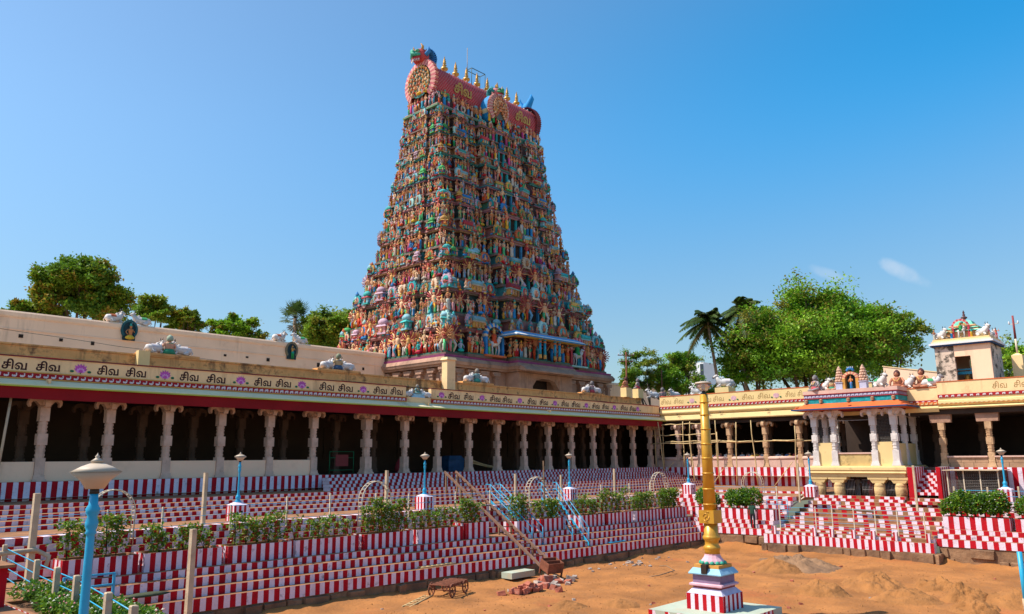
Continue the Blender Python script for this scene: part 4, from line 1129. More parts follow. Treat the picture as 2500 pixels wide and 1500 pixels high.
    if kind == 'barrel':   # miniature wagon-vaulted shrine
        c1, c2 = tone(pick(TRIM)), tone(pick(TRIM))
        mb.box(-0.55, 0.55, -0.14, 0.18, 0, 0.38, col=c1)
        mb.box(-0.62, 0.62, -0.2, 0.18, 0.38, 0.46, col=c2)
        pr = [(-0.2, 0.46), (-0.26, 0.58), (-0.2, 0.74), (-0.08, 0.82), (0.08, 0.82), (0.2, 0.74), (0.26, 0.58), (0.2, 0.46)]
        vs = [(x, y, z) for x in (-0.56, 0.56) for y, z in pr]
        mb.add(vs, [(i, i + 1, 9 + i, 8 + i) for i in range(7)] + [tuple(range(8)), tuple(range(15, 7, -1))], col=tone(pick(TRIM)))
        for x in (-0.4, 0, 0.4): mb.lathe(x, 0, [(0.03, 0.82), (0.05, 0.88), (0, 1.0)], 5, col=CROWN[1])
        for x in (-0.3, 0, 0.3): mb.lathe(x, -0.18, [(0.06, 0.02), (0.07, 0.18), (0.03, 0.24), (0.05, 0.3), (0, 0.36)], 5, col=tone(pick(SKIN)))
        return mb
    if kind == 'rider':   # figure riding a horse or bull under an arch
        w = tone((0.66, 0.62, 0.60)); c1, c2 = tone(pick(TRIM)), tone(pick(TRIM))
        mb.tube([(-0.20, 0.0, 0.42), (-0.05, -0.02, 0.40), (0.14, -0.06, 0.44), (0.20, -0.10, 0.55), (0.19, -0.14, 0.64), (0.22, -0.2, 0.60)], [0.08, 0.12, 0.11, 0.08, 0.06, 0.04], 6, col=w)
        for x, y in ((-0.17, 0.03), (-0.13, -0.06), (0.12, 0.0), (0.16, -0.1)): mb.tube([(x, y, 0.40), (x + 0.02, y - 0.02, 0.2), (x, y, 0.0)], [0.05, 0.03, 0.03], 4, col=w)
        sk_ = tone(pick(SKIN))
        mb.lathe(0, -0.04, [(0.14, 0.42), (0.10, 0.55), (0.08, 0.6), (0.11, 0.7), (0.04, 0.76)], 6, col=tone(pick(CLOTH)))
        mb.lathe(0, -0.05, [(0.03, 0.75), (0.055, 0.80), (0.05, 0.85), (0.06, 0.86), (0, 0.97)], 6, col=sk_)
        for s in (-1, 1): arm(mb, s, 'out', sk_)
        n = 14
        for i in range(n):
            a0, a1 = pi * i / n, pi * (i + 1) / n
            p = lambda a, r, y: (r * cos(a), y, 0.62 + r * 1.05 * sin(a))
            mb.add([p(a0, 0.36, -0.10), p(a1, 0.36, -0.10), p(a1, 0.46, -0.08), p((a0 + a1) / 2, 0.51, -0.05), p(a0, 0.46, -0.08), p(a1, 0.46, 0.1), p(a0, 0.46, 0.1)], [(0, 1, 2, 3, 4), (4, 2, 5, 6)], col=c1 if i % 2 else c2)
        for s in (-1, 1): mb.box(s * 0.41 - 0.05, s * 0.41 + 0.05, -0.1, 0.1, 0, 0.62, col=c2)
        mb.box(-0.5, 0.5, -0.18, 0.1, -0.06, 0.0, col=tone(pick(TRIM)))
        return mb
VAR = {k: [figure(k) for _ in range(n)] for k, n in (('stand', 34), ('dance', 12), ('seat', 12), ('many', 8), ('kudu', 18), ('shrine', 8), ('barrel', 8), ('rider', 4))}

# ------------------------------------------------------------------ the gateway tower
TCX, TCY = 76.2, 77.1
AZ = [(-2, 16.4), (11.7, 16.0), (18, 14.4), (23.5, 13.1), (30, 12.2), (35.4, 11.6), (40.8, 11.05), (46, 10.75), (60, 10.7)]
BZ = [(-2, 11.3), (11.7, 11.0), (16, 10.3), (20.5, 9.0), (25.6, 7.3), (32, 6.0), (37, 5.0), (42, 4.2), (47, 3.6), (60, 3.5)]
def itp(tb, z):
    for (z0, a0), (z1, a1) in zip(tb, tb[1:]):
        if z <= z1: return a0 + (a1 - a0) * (z - z0) / (z1 - z0)
    return tb[-1][1]
tower = thing('gateway_tower', (TCX, TCY, G), 'towering gateway crowded with brightly painted statues in nine tapering storeys', 'tower')
hs_ = [1.0 * (0.93 ** i) for i in range(9)]
tot = 46.6 - 11.9
ZS = [11.9]
for h_ in hs_: ZS.append(ZS[-1] + h_ * tot / sum(hs_))
placed = []      # (kind, variant, x, y, z, angle, scale)
def add_row(p0, p1, out, z, hgt, pitch, kinds, jit=0.15, inset=0.0, edge=0.0):
    P0, P1 = Vector((*p0, 0)), Vector((*p1, 0))
    L = (P1 - P0).length
    d = (P1 - P0) / L
    n = max(1, int(round((L - 2 * edge) / pitch)))
    ang = math.atan2(out[1], out[0]) + pi / 2
    for i in range(n):
        s = edge + (L - 2 * edge) * (i + 0.5) / n + RF.uniform(-jit, jit) * pitch
        q = P0 + d * s - Vector((*out, 0)) * (inset + RF.uniform(-0.05, 0.08))
        k = pick(kinds)
        placed.append((k, RF.randrange(len(VAR[k])), q.x, q.y, z, ang + RF.uniform(-0.2, 0.2), hgt * RF.uniform(0.78, 1.22)))
LEDGE = [(0.26, 0.18, 0.12), (0.08, 0.24, 0.16), (0.40, 0.16, 0.14), (0.05, 0.24, 0.26), (0.42, 0.22, 0.10), (0.30, 0.14, 0.20)]
def tcol(): return tone(pick(LEDGE), 0.2)
def slabring(mb, a, b, c, p, z0, z1, t, col, a1=None):
    """cross-shaped storey slab: main body plus the projecting middle bay on the front and back and shallow side bays"""
    da = 0 if a1 is None else a1
    mb.frus(TCX, TCY, z0, z1, a, b, a + da, b + da, col=col)
    mb.frus(TCX, TCY, z0 + 0.004, z1 + 0.004, c, b + p, c + da, b + p + da, col=col)
    mb.frus(TCX, TCY, z0 + 0.007, z1 + 0.007, a + 0.35, b * 0.42, a + 0.35 + da, b * 0.42 + da, col=col)
    for sd in (-1, 1):
        mb.frus(TCX + sd * (a + c) * 0.5, TCY, z0 + 0.011, z1 + 0.011, (a - c) * 0.2, b + 0.55, (a - c) * 0.2 + da, b + 0.55 + da, col=col)
for i in range(9):
    z0, z1 = ZS[i], ZS[i + 1]
    h = z1 - z0
    a, b = itp(AZ, z0 + 0.3 * h), itp(BZ, z0 + 0.3 * h)
    a2, b2 = itp(AZ, z1 + 0.1), itp(BZ, z1 + 0.1)
    c = 5.4 - 0.2 * i
    p = 1.75 - 0.09 * i
    e = 0.95 - 0.045 * i        # ledge width for statues
    mb = MB()
    slabring(mb, a, b, c, p, z0, z0 + 0.06 * h, 0, tone((0.24, 0.14, 0.11), 0.15))
    slabring(mb, a - 0.16, b - 0.16, c - 0.1, p, z0 + 0.06 * h, z0 + 0.10 * h, 0, tcol())
    mb.build('storey_ledge', ['paint'], tower)
    mb = MB()
    slabring(mb, a - e, b - e, c - 0.45, p, z0 + 0.10 * h, z0 + 0.62 * h, 0, tone(pick([(0.07, 0.035, 0.03), (0.04, 0.07, 0.065), (0.09, 0.035, 0.035), (0.04, 0.08, 0.06)]), 0.2))  # wall behind the statues coloured near black, painting in deep shadow
    mb.build('storey_wall', ['paint'], tower)
    mb = MB()
    slabring(mb, a - 0.62 * e, b - 0.62 * e, c - 0.15, p, z0 + 0.60 * h, z0 + 0.64 * h, 0, tcol())
    slabring(mb, a - 0.45 * e, b - 0.45 * e, c - 0.05, p, z0 + 0.64 * h, z0 + 0.70 * h, 0, tcol(), -0.12)
    slabring(mb, a - 0.62 * e, b - 0.62 * e, c - 0.15, p, z0 + 0.70 * h, z0 + 0.74 * h, 0, tone((0.24, 0.14, 0.12), 0.2))
    mb.build('storey_cornice', ['paint'], tower)
    mb = MB()
    slabring(mb, a - 1.25 * e, b - 1.25 * e, c - 0.6, p, z0 + 0.74 * h, z1, 0, tcol())
    mb.build('storey_attic', ['paint'], tower)
    X0, X1, Y0, Y1 = TCX - a, TCX + a, TCY - b, TCY + b
    hf = 0.50 * h
    pit = max(0.36 * hf, 0.56)
    big = ['stand'] * 6 + ['dance'] * 2
    if i < 3: big = big + ['many'] * (2 if i < 2 else 1)
    wm, wh = (a + c) * 0.5, (a - c) * 0.2
    faces = []
    for sd in (-1, 1):
        q = sorted([TCX + sd * c, TCX + sd * (wm - wh), TCX + sd * (wm + wh), TCX + sd * a])
        faces += [((q[0], Y0), (q[1], Y0), (0, -1)), ((q[1], Y0 - 0.55), (q[2], Y0 - 0.55), (0, -1)), ((q[2], Y0), (q[3], Y0), (0, -1))]
        placed.append(('barrel', RF.randrange(8), TCX + sd * wm, Y0 - 0.55 + 0.5 * e, z0 + 0.72 * h, 0, 0.34 * h))
    faces += [ ((X0, Y1), (X0, TCY + b * 0.42), (-1, 0)), ((X0 - 0.35, TCY + b * 0.42), (X0 - 0.35, TCY - b * 0.42), (-1, 0)), ((X0, TCY - b * 0.42), (X0, Y0), (-1, 0)),
             ((TCX - c, Y0), (TCX - c, Y0 - p), (-1, 0)), ((X1, Y0), (X1, Y0 + min(6, 2 * b)), (1, 0)), ((X0 + 5, Y1), (X0, Y1), (0, 1))]
    for p0, p1, out in faces:
        add_row(p0, p1, out, z0 + 0.10 * h, hf, pit, big, 0.16, 0.34 * e)
        add_row(p0, p1, out, z0 + 0.10 * h, hf * 0.66, pit * 1.15, ['stand', 'stand', 'dance', 'seat'], 0.3, 0.08 * e)
        add_row(p0, p1, out, z0 + 0.72 * h, 0.38 * h, 0.46 * h, ['kudu', 'kudu', 'kudu', 'shrine', 'many'], 0.14, 0.5 * e)
        add_row(p0, p1, out, z0 + 0.74 * h, 0.22 * h, 0.20 * h, ['seat', 'stand', 'seat', 'kudu'], 0.3, 0.42 * e)
        add_row(p0, p1, out, z0 + 0.68 * h, 0.16 * h, 0.26 * h, ['kudu', 'seat'], 0.3, 0.36 * e)
    # middle bay: doorway with large guardians
    yb = Y0 - p
    dz0, dz1 = z0 + 0.10 * h, z0 + 0.56 * h
    dw = 0.34 * (z1 - z0) * 0.5
    MB().box(TCX - dw, TCX + dw, yb + 0.93 * e, yb + 1.1 * e + 0.4, dz0, dz1).build('doorway', ['hole'], tower)
    mb = MB()
    tc = tone(pick([(0.02, 0.33, 0.34), (0.10, 0.36, 0.16), (0.04, 0.22, 0.40)]))
    for s in (-1, 1): mb.box(TCX + s * dw - 0.14, TCX + s * dw + 0.14, yb + 0.55 * e, yb + 0.92 * e, dz0, dz1, col=tc)
    mb.box(TCX - dw - 0.2, TCX + dw + 0.2, yb + 0.5 * e, yb + 0.92 * e, dz1, dz1 + 0.18, col=tcol())
    mb.build('door_frame', ['paint'], tower)
    for s in (-1, 1):
        k = 'many' if i < 3 else 'dance'
        placed.append((k, RF.randrange(len(VAR[k])), TCX + s * (dw + 0.85), yb + 0.2, z0 + 0.08 * h, 0, hf * 1.4))
        add_row((TCX + s * (dw + 1.2), yb), (TCX + s * c, yb), (0, -1), z0 + 0.10 * h, hf, pit, big, 0.15, 0.3)
        add_row((TCX + s * 0.9, yb), (TCX + s * c, yb), (0, -1), z0 + 0.74 * h, 0.36 * h, 0.46 * h, ['kudu', 'kudu', 'barrel'], 0.1, 0.5)
    placed.append(('kudu', RF.randrange(18), TCX, yb + 0.35, z0 + 0.74 * h, 0, 0.44 * h))
    add_row((TCX - c, yb), (TCX + c, yb), (0, -1), z0 + 0.72 * h, 0.2 * h, 0.25 * h, ['seat', 'stand'], 0.3, 0.3)
    # corner shrines
    for sx, sy in ((-1, -1), (1, -1), (-1, 1)):
        placed.append(('shrine', RF.randrange(8), TCX + sx * (a - 0.55 * e), TCY + sy * (b - 0.55 * e), z0 + 0.70 * h, -0.78 if sx < 0 and sy < 0 else (0.78 if sx > 0 else -2.3), 0.36 * h))
    if 1 <= i <= 5:   # dark openings on the narrow side
        for s in ((-1, 1) if i in (2, 3) else (0,)):
            yy = TCY + s * b * 0.26
            MB().box(X0 - 0.35 + 0.9 * e, X0 - 0.35 + 1.4 * e, yy - 0.14 * h, yy + 0.14 * h, dz0, dz1).build('window_opening', ['hole'], tower)
# riders under arches beside the entrance bay and on the first storey
for x, s in ((TCX - 8.0, 3.5), (TCX + 8.4, 3.5)):
    placed.append(('rider', RF.randrange(4), x, TCY - itp(BZ, 12.5) - 0.1, ZS[0] + 0.5, 0, s))
for x, y, an in ((TCX - 15.4, TCY - 10.2, -1.57), (TCX - 14.6, TCY - 10.7, 0.0), (TCX - 15.6, TCY + 9.8, -1.9), (TCX + 14.4, TCY - 10.6, 0), (TCX + 11.2, TCY - 10.8, 0)):
    placed.append(('many', RF.randrange(8), x, y, ZS[0] + 0.4, an, 3.1))
# porch eave of the middle bay
pz = ZS[0] + 0.62 * (ZS[1] - ZS[0])
mb = MB()
yf = TCY - itp(BZ, 13) - 1.6
pr = [(0.4, pz - 0.25, (0.60, 0.36, 0.06)), (1.5, pz - 0.22, (0.60, 0.36, 0.06)), (1.55, pz - 0.08, (0.02, 0.20, 0.42)), (1.2, pz + 0.12, (0.70, 0.66, 0.64)), (0.5, pz + 0.5, (0.10, 0.30, 0.55)), (0.0, pz + 0.7, (0.55, 0.20, 0.08))]
for (u0, za, c0), (u1, zb_, c1) in zip(pr, pr[1:]):
    q = []
    for u, z in ((u0, za), (u1, zb_)):
        q.append([(TCX - 5.7 - u * 0.7, TCY - 9, z), (TCX - 5.7 - u * 0.7, yf - u, z), (TCX + 5.7 + u * 0.7, yf - u, z), (TCX + 5.7 + u * 0.7, TCY - 9, z)])
    mb.add(q[0] + q[1], [(0, 1, 5, 4), (1, 2, 6, 5), (2, 3, 7, 6)], col=c1)
mb.build('porch_eave', ['paint'], tower)
for s in (-1, 1):
    for k in (1.0, 1.9):
        mb = MB()
        x = TCX + s * k
        cc = (0.02, 0.30, 0.48)
        for r0, r1, za, zb_, co in ((0.2, 0.2, 0.5, 1.0, (0.66, 0.36, 0.10)), (0.17, 0.15, 1.0, 2.5, cc), (0.22, 0.22, 2.5, 2.7, (0.60, 0.2, 0.1)), (0.15, 0.28, 2.7, 3.0, cc)):
            mb.lathe(x, yf - 0.9, [(r0, ZS[0] + za), (r1, ZS[0] + zb_)], 8, col=co)
        mb.build('porch_column', ['paint'], tower)

# statues: the 300 largest one by one, the rest joined
MESH = {}
def vmesh(k, j):
    if (k, j) not in MESH: MESH[(k, j)] = VAR[k][j].mesh('statue_' + k, ['paint'])
    return MESH[(k, j)]
depth = lambda t: (t[2] * fw.x + t[3] * fw.y + t[4] * fw.z)
placed.sort(key=lambda t: -t[6] / depth(t) * (1.0 if sin(t[5]) < 0.99 else 0.2))
NAMES = {'stand': 'statue', 'dance': 'statue', 'seat': 'seated_statue', 'many': 'many_armed_statue', 'kudu': 'medallion', 'shrine': 'miniature_shrine', 'barrel': 'miniature_shrine', 'rider': 'rider_statue'}
cnt = {}
rest = []
for t in placed:
    k, j, x, y, z, an, s = t
    nm = NAMES[k]
    if sum(cnt.values()) < 300:
        cnt[nm] = cnt.get(nm, 0) + 1
        put(nm, vmesh(k, j), tower, False, (x, y, z), an, s)
    else: rest.append(t)
V, Fc, Cc, nv = [], [], [], 0
arrs = {}
for k, j, x, y, z, an, s in rest:
    if (k, j) not in arrs:
        mbv = VAR[k][j]
        arrs[(k, j)] = (np.array(mbv.v, dtype=float), mbv.f, mbv.c)
    v, f, c = arrs[(k, j)]
    ca, sa = cos(an) * s, sin(an) * s
    w = np.empty_like(v)
    w[:, 0] = v[:, 0] * ca - v[:, 1] * sa + x
    w[:, 1] = v[:, 0] * sa + v[:, 1] * ca + y
    w[:, 2] = v[:, 2] * s + z
    V.append(w)
    for ff in f: Fc.append(tuple(q + nv for q in ff))
    kk = RF.uniform(0.62, 1.08)
    for ff, co in zip(f, c):
        co = co or (0.5, 0.3, 0.2)
        Cc.extend((co[0] * kk, co[1] * kk, co[2] * kk, 1.0) * len(ff))
    nv += len(v)
me = bpy.data.meshes.new('small_statues')
me.from_pydata(np.concatenate(V).tolist(), [], Fc)
me.materials.append(M['paint'])
at = me.color_attributes.new('Col', 'FLOAT_COLOR', 'CORNER'); at.data.foreach_set('color', Cc)
o = bpy.data.objects.new('small_statues', me); COL.objects.link(o); hang(o, tower); tag(o, kind='stuff')

# stone base of the tower
M['plum'] = pm('plum_paint', (0.30, 0.06, 0.16), 0.8, 0.2, 1.5)
sa_, sb_ = 16.1, 11.1
MB().box(TCX - sa_ + 0.7, TCX + sa_ - 0.7, TCY - sb_ + 0.7, TCY + sb_ - 0.7, G, 11.2).build('stone_core', ['granite'], tower)
def sring(name, e, z0, z1, e1=None, mat='granite'):
    mb = MB(); e1 = e if e1 is None else e1
    mb.frus(TCX, TCY, z0, z1, sa_ + e, sb_ + e, sa_ + e1, sb_ + e1)
    mb.frus(TCX, TCY, z0 + .003, z1 + .003, 5.4 + e, sb_ + 1.6 + e, 5.4 + e1, sb_ + 1.6 + e1)
    return mb.build(name, [mat], tower)
sring('stone_plinth', 0.2, G, 0.6); sring('stone_string', -0.1, 4.4, 4.9); sring('stone_cornice', 0.05, 10.55, 10.8); sring('stone_cornice', 0.3, 10.8, 11.15, 0.42); sring('stone_cornice', 0.45, 11.15, 11.62, 0.15)
sring('painted_plinth', 0.0, 11.63, 11.9, 0.05, 'plum')
for face in range(2):
    L = sa_ if face == 0 else sb_
    s = -L + 0.4
    j = 0
    while s < L - 0.2:
        w = 0.28
        for za, zb_, kk in ((0.6, 4.4, 1.0), (4.9, 10.4, 1.0)):
            mb = MB()
            bx = lambda u0, u1, d, z0, z1: mb.box(TCX + u0, TCX + u1, TCY - sb_ - d + 0.2, TCY - sb_ + 0.75, z0, z1) if face == 0 else mb.box(TCX - sa_ - d + 0.2, TCX - sa_ + 0.75, TCY + u0, TCY + u1, z0, z1)
            if face == 0 and abs(s) < 5.6: continue
            bx(s - w, s + w, 0.0, za, zb_ - 0.9)
            bx(s - w * 1.3, s + w * 1.3, 0.1, za, za + 0.4)
            bx(s - w * 1.25, s + w * 1.25, 0.1, zb_ - 0.9, zb_ - 0.75); bx(s - w * 0.9, s + w * 0.9, 0.02, zb_ - 0.75, zb_ - 0.5); bx(s - w * 1.9, s + w * 1.9, 0.14, zb_ - 0.5, zb_ - 0.28); bx(s - w * 2.5, s + w * 2.5, 0.08, zb_ - 0.28, zb_)
            mb.build('pilaster', ['granite'], tower)
        if j % 2 == 0 and not (face == 0 and abs(s + 1.05) < 6.4):
            mb = MB()
            u = s + 1.05
            bx(u - 0.5, u + 0.5, -0.08, 6.0, 6.3); bx(u - 0.4, u - 0.22, -0.05, 6.3, 8.2); bx(u + 0.22, u + 0.4, -0.05, 6.3, 8.2); bx(u - 0.22, u + 0.22, -0.3, 6.3, 8.2)
            bx(u - 0.62, u + 0.62, 0.06, 8.2, 8.45); bx(u - 0.45, u + 0.45, -0.1, 8.45, 8.75); bx(u - 0.25, u + 0.25, -0.1, 8.75, 9.2)
            mb.build('carved_niche', ['granite'], tower)
        s += 2.1; j += 1
# entrance porch of the stone base
MB().box(TCX - 5.2, TCX - 2.6, TCY - sb_ - 1.5, TCY - sb_ + 0.8, G, 10.5).build('porch_wall', ['granite'], tower)
MB().box(TCX + 2.6, TCX + 5.2, TCY - sb_ - 1.5, TCY - sb_ + 0.8, G, 10.5).build('porch_wall', ['granite'], tower)
MB().box(TCX - 2.6, TCX + 2.6, TCY - sb_ - 1.5, TCY - sb_ + 0.8, 9.95, 10.5).build('porch_lintel', ['granite'], tower)
MB().box(TCX - 2.6, TCX + 2.6, TCY - sb_ + 0.62, TCY - sb_ + 0.69, G, 9.95).build('doorway', ['hole'], tower)
for s in (-1, 1):
    mb = MB(); x = TCX + s * 2.6
    mb.add([(x, TCY - sb_ - 1.4, 9.95), (x - s * 1.9, TCY - sb_ - 1.4, 9.95), (x - s * 0.8, TCY - sb_ - 1.4, 9.7), (x, TCY - sb_ - 1.4, 8.8), (x, TCY - sb_ - 0.6, 9.95), (x - s * 1.9, TCY - sb_ - 0.6, 9.95), (x - s * 0.8, TCY - sb_ - 0.6, 9.7), (x, TCY - sb_ - 0.6, 8.8)],
           [(0, 1, 2, 3), (7, 6, 5, 4), (1, 5, 6, 2), (2, 6, 7, 3)])
    mb.build('corbel', ['granite'], tower)
mb = MB()
mb.ext([(0, 10.9), (0.9, 10.62), (1.6, 10.52), (1.65, 10.68), (1.2, 11.05), (0.4, 11.35), (0, 11.36)], (TCX - 5.6, TCY - sb_ - 1.5), (TCX + 5.6, TCY - sb_ - 1.5), OUTL)
mb.build('stone_eave', ['granite'], tower)

# wagon-vault roof
def lattice_mat():
    m = pm('red_fishscale_lattice', (0.40, 0.025, 0.035), 0.75, 0.25, 1.5)
    n, l = m.node_tree.nodes, m.node_tree.links
    b = n['Principled BSDF']
    src = b.inputs['Base Color'].links[0].from_socket
    g = n.new('ShaderNodeNewGeometry'); sp = n.new('ShaderNodeSeparateXYZ'); l.new(g.outputs['Position'], sp.inputs[0])
    outs = []
    for sg in (1, -1):
        a = n.new('ShaderNodeMath'); a.operation = 'MULTIPLY'; a.inputs[1].default_value = 0.8 * sg; l.new(sp.outputs['Z'], a.inputs[0])
        s = n.new('ShaderNodeMath'); s.operation = 'ADD'; l.new(sp.outputs['X'], s.inputs[0]); l.new(a.outputs[0], s.inputs[1])
        f = n.new('ShaderNodeMath'); f.operation = 'PINGPONG'; f.inputs[1].default_value = 0.21; l.new(s.outputs[0], f.inputs[0])
        c = n.new('ShaderNodeMath'); c.operation = 'LESS_THAN'; c.inputs[1].default_value = 0.035; l.new(f.outputs[0], c.inputs[0])
        outs.append(c)
    mx = n.new('ShaderNodeMath'); mx.operation = 'MAXIMUM'; l.new(outs[0].outputs[0], mx.inputs[0]); l.new(outs[1].outputs[0], mx.inputs[1])
    mi = n.new('ShaderNodeMix'); mi.data_type = 'RGBA'; l.new(mx.outputs[0], mi.inputs[0]); l.new(src, mi.inputs[6]); mi.inputs[7].default_value = (0.44, 0.17, 0.16, 1)
    l.new(mi.outputs[2], b.inputs['Base Color'])
    return m
za = ZS[9]
mb = MB()
mb.frus(TCX, TCY, za, za + 0.25, 10.9, 3.6, 10.9, 3.6, col=(0.12, 0.22, 0.12)); mb.frus(TCX, TCY, za + 0.25, za + 0.5, 10.7, 3.4, 10.7, 3.4, col=(0.40, 0.22, 0.2))
mb.build('neck_ledge', ['paint'], tower)
mb = MB(); mb.frus(TCX, TCY, za + 0.5, za + 3.0, 10.0, 2.4, 10.0, 2.5, col=(0.14, 0.09, 0.08)); mb.build('neck_wall', ['paint'], tower)
RB = [(2.45, 2.3), (2.75, 3.1), (2.85, 4.0), (2.72, 5.0), (2.3, 5.9), (1.6, 6.6), (0.8, 7.0), (0, 7.12)]
ring_ = [(-y, za + z) for y, z in RB] + [(y, za + z) for y, z in reversed(RB[:-1])]
mb = MB()
n = len(ring_)
vs = [(x, TCY + y, z) for x in (TCX - 10.6, TCX + 10.6) for y, z in ring_]
mb.add(vs, [(i, i + 1, n + i + 1, n + i) for i in range(n - 1)], 0, True)
mb.build('vault_roof', [lattice_mat()], tower)
mb = MB(); mb.box(TCX - 10.6, TCX + 10.6, TCY - 0.45, TCY + 0.45, za + 7.0, za + 7.3, col=(0.30, 0.06, 0.06)); mb.build('ridge', ['paint'], tower)
mb = MB()
for i in range(40):
    mb.lathe(TCX - 10.2 + 20.4 * i / 39, TCY - 0.75, [(0, za + 6.75), (0.17, za + 6.9), (0.1, za + 7.08), (0, za + 7.15)], 5, col=(0.05, 0.25, 0.2) if i % 2 else (0.5, 0.4, 0.2))
mb.build('ridge_beads', ['paint'], tower, kind='stuff')
mb = MB()
for k in range(26):
    x = TCX - 10.3 + 20.6 * k / 25
    mb.tube([(x, TCY - 1.75, za + 6.58), (x + 0.3, TCY - 1.3, za + 6.82)], 0.10, 4, col=(0.62, 0.55, 0.52))
mb.build('ridge_scallops', ['paint'], tower, kind='stuff')
for x in (TCX - 5.6, TCX + 6.9):
    o = put('lettering', WORD['gold'], tower, False, (x, TCY - 2.98, za + 3.3), 0, (3.3, 1, 1.7))
    o.rotation_euler = (rad(3), 0, 0)
KAL = [(0.36, 0), (0.42, 0.15), (0.16, 0.3), (0.2, 0.42), (0.50, 0.72), (0.52, 0.95), (0.22, 1.15), (0.14, 1.22), (0.34, 1.38), (0.16, 1.5), (0.13, 1.56), (0.29, 1.72), (0.14, 1.84), (0.24, 2.0), (0.11, 2.12), (0.19, 2.26), (0.06, 2.4), (0.1, 2.5), (0.0, 2.85)]
kal = MB().lathe(0, 0, KAL, 10).mesh('finial', ['goldmetal'])
for i in range(9):
    put('finial', kal, tower, False, (TCX - 8.6 + 17.4 * i / 8, TCY, za + 7.25), 0, 1.0)
def horseshoe(cx, cy, cz, r, ang, pal, deep=0.5, tall=1.0):
    """end gable: scalloped rim, inner arches crowded with little figures"""
    par = []
    mb = MB()
    n = 44
    A0, A1 = -0.28 * pi, 1.28 * pi
    def p(a, rr, y): return (rr * cos(a), y, rr * sin(a) * tall)
    for i in range(n):
        a0, a1 = A0 + (A1 - A0) * i / n, A0 + (A1 - A0) * (i + 1) / n
        am = (a0 + a1) / 2
        c1 = pal[i % 2]
        mb.add([p(a0, r * 0.76, -0.2), p(a1, r * 0.76, -0.2), p(a1, r * 0.98, -0.05), p(am, r * 1.05, 0), p(a0, r * 0.98, -0.05), p(a1, r * 0.98, deep), p(am, r * 1.05, deep), p(a0, r * 0.98, deep)], [(0, 1, 2, 3, 4), (4, 3, 6, 7), (3, 2, 5, 6)], col=c1)
        for rr, co in ((0.68, pal[2]), (0.52, pal[3]), (0.36, pal[4])):
            mb.add([p(a0, r * (rr - 0.04), -0.24), p(a1, r * (rr - 0.04), -0.24), p(a1, r * (rr + 0.03), -0.28), p(a0, r * (rr + 0.03), -0.28)], [(0, 1, 2, 3)], col=co)
    mb.add([p(2 * pi * i / 20, r * 0.72, -0.1) for i in range(20)], [tuple(range(20))], col=pal[5])
    for rr, cnt_ in ((0.66, 17), (0.50, 13), (0.32, 8), (0.12, 4)):
        for i in range(cnt_):
            a = -0.28 * pi + 1.56 * pi * i / (cnt_ - 1)
            x, y, z = p(a, r * rr, -0.3)
            mb.lathe(x, y, [(0.16, z - 0.22), (0.2, z), (0.08, z + 0.12), (0.12, z + 0.22), (0, z + 0.36)], 5, col=tone(pick(SKIN)))
    mb.xf(Matrix.Translation((cx, cy, cz)) @ Matrix.Rotation(ang, 4, 'Z'))
    return mb.build('gable_horseshoe', ['paint'], tower)
def monster(cx, cy, cz, s, ang, pal):
    """lion-like guardian head with horns, bulging eyes and fangs"""
    mb = MB()
    mb.lathe(0, 0, [(0.55, 0), (0.75, 0.3), (0.78, 0.7), (0.62, 1.05), (0.2, 1.25), (0, 1.28)], 12, col=pal[0])
    mb.tube([(-0.6, -0.55, 0.42), (0, -0.95, 0.48), (0.6, -0.55, 0.42)], [0.12, 0.2, 0.12], 8, col=pal[1])
    mb.tube([(0, -0.7, 0.7), (0, -1.0, 0.62)], [0.2, 0.26], 8, col=pal[1])
    mb.tube([(-0.62, -0.5, 0.12), (0, -0.85, 0.14), (0.62, -0.5, 0.12)], 0.09, 6, col=(0.45, 0.03, 0.05))
    for k in range(7):
        x = -0.48 + 0.16 * k
        mb.lathe(x, -0.82 + abs(x) * 0.5, [(0.07, 0.08), (0, -0.22)], 5, col=(0.72, 0.70, 0.66))
    for sd in (-1, 1):
        mb.lathe(sd * 0.34, -0.62, [(0, 0.6), (0.2, 0.72), (0.22, 0.86), (0, 1.0)], 8, col=(0.08, 0.35, 0.2))
        mb.lathe(sd * 0.36, -0.78, [(0, 0.72), (0.09, 0.79), (0, 0.88)], 6, col=(0.06, 0.02, 0.02))
        mb.tube([(sd * 0.45, -0.2, 1.0), (sd * 0.6, -0.25, 1.3), (sd * 0.5, -0.4, 1.55)], [0.16, 0.11, 0.03], 6, col=pal[2])
        mb.tube([(sd * 0.7, 0, 0.5), (sd * 1.0, 0.1, 0.8), (sd * 1.0, 0.1, 1.25)], [0.2, 0.2, 0.04], 6, col=pal[3])
    # curled mane behind
    for j in range(14):
        a = -0.6 + 4.2 * j / 13
        mb.tube([(-0.55, 0.75 + 0.62 * cos(a), 0.7 + 0.62 * sin(a)), (0.55, 0.75 + 0.62 * cos(a), 0.7 + 0.62 * sin(a))], 0.17, 5, col=pal[3] if j < 10 else pal[4])
    mb.xf(Matrix.Translation((cx, cy, cz)) @ Matrix.Rotation(ang, 4, 'Z') @ Matrix.Scale(s, 4))
    return mb.build('guardian_head', ['paint'], tower)
PAL1 = [(0.52, 0.12, 0.14), (0.66, 0.32, 0.26), (0.66, 0.42, 0.12), (0.05, 0.40, 0.36), (0.60, 0.40, 0.2), (0.05, 0.20, 0.18)]
PAL2 = [(0.22, 0.05, 0.08), (0.20, 0.05, 0.07), (0.66, 0.40, 0.08), (0.66, 0.62, 0.6), (0.04, 0.28, 0.5), (0.2, 0.1, 0.1)]
horseshoe(TCX - 10.9, TCY, za + 4.4, 3.15, -pi / 2, PAL1, 0.5, 1.0)
horseshoe(TCX + 10.9, TCY, za + 4.4, 3.15, pi / 2, PAL2, 1.0, 1.0)
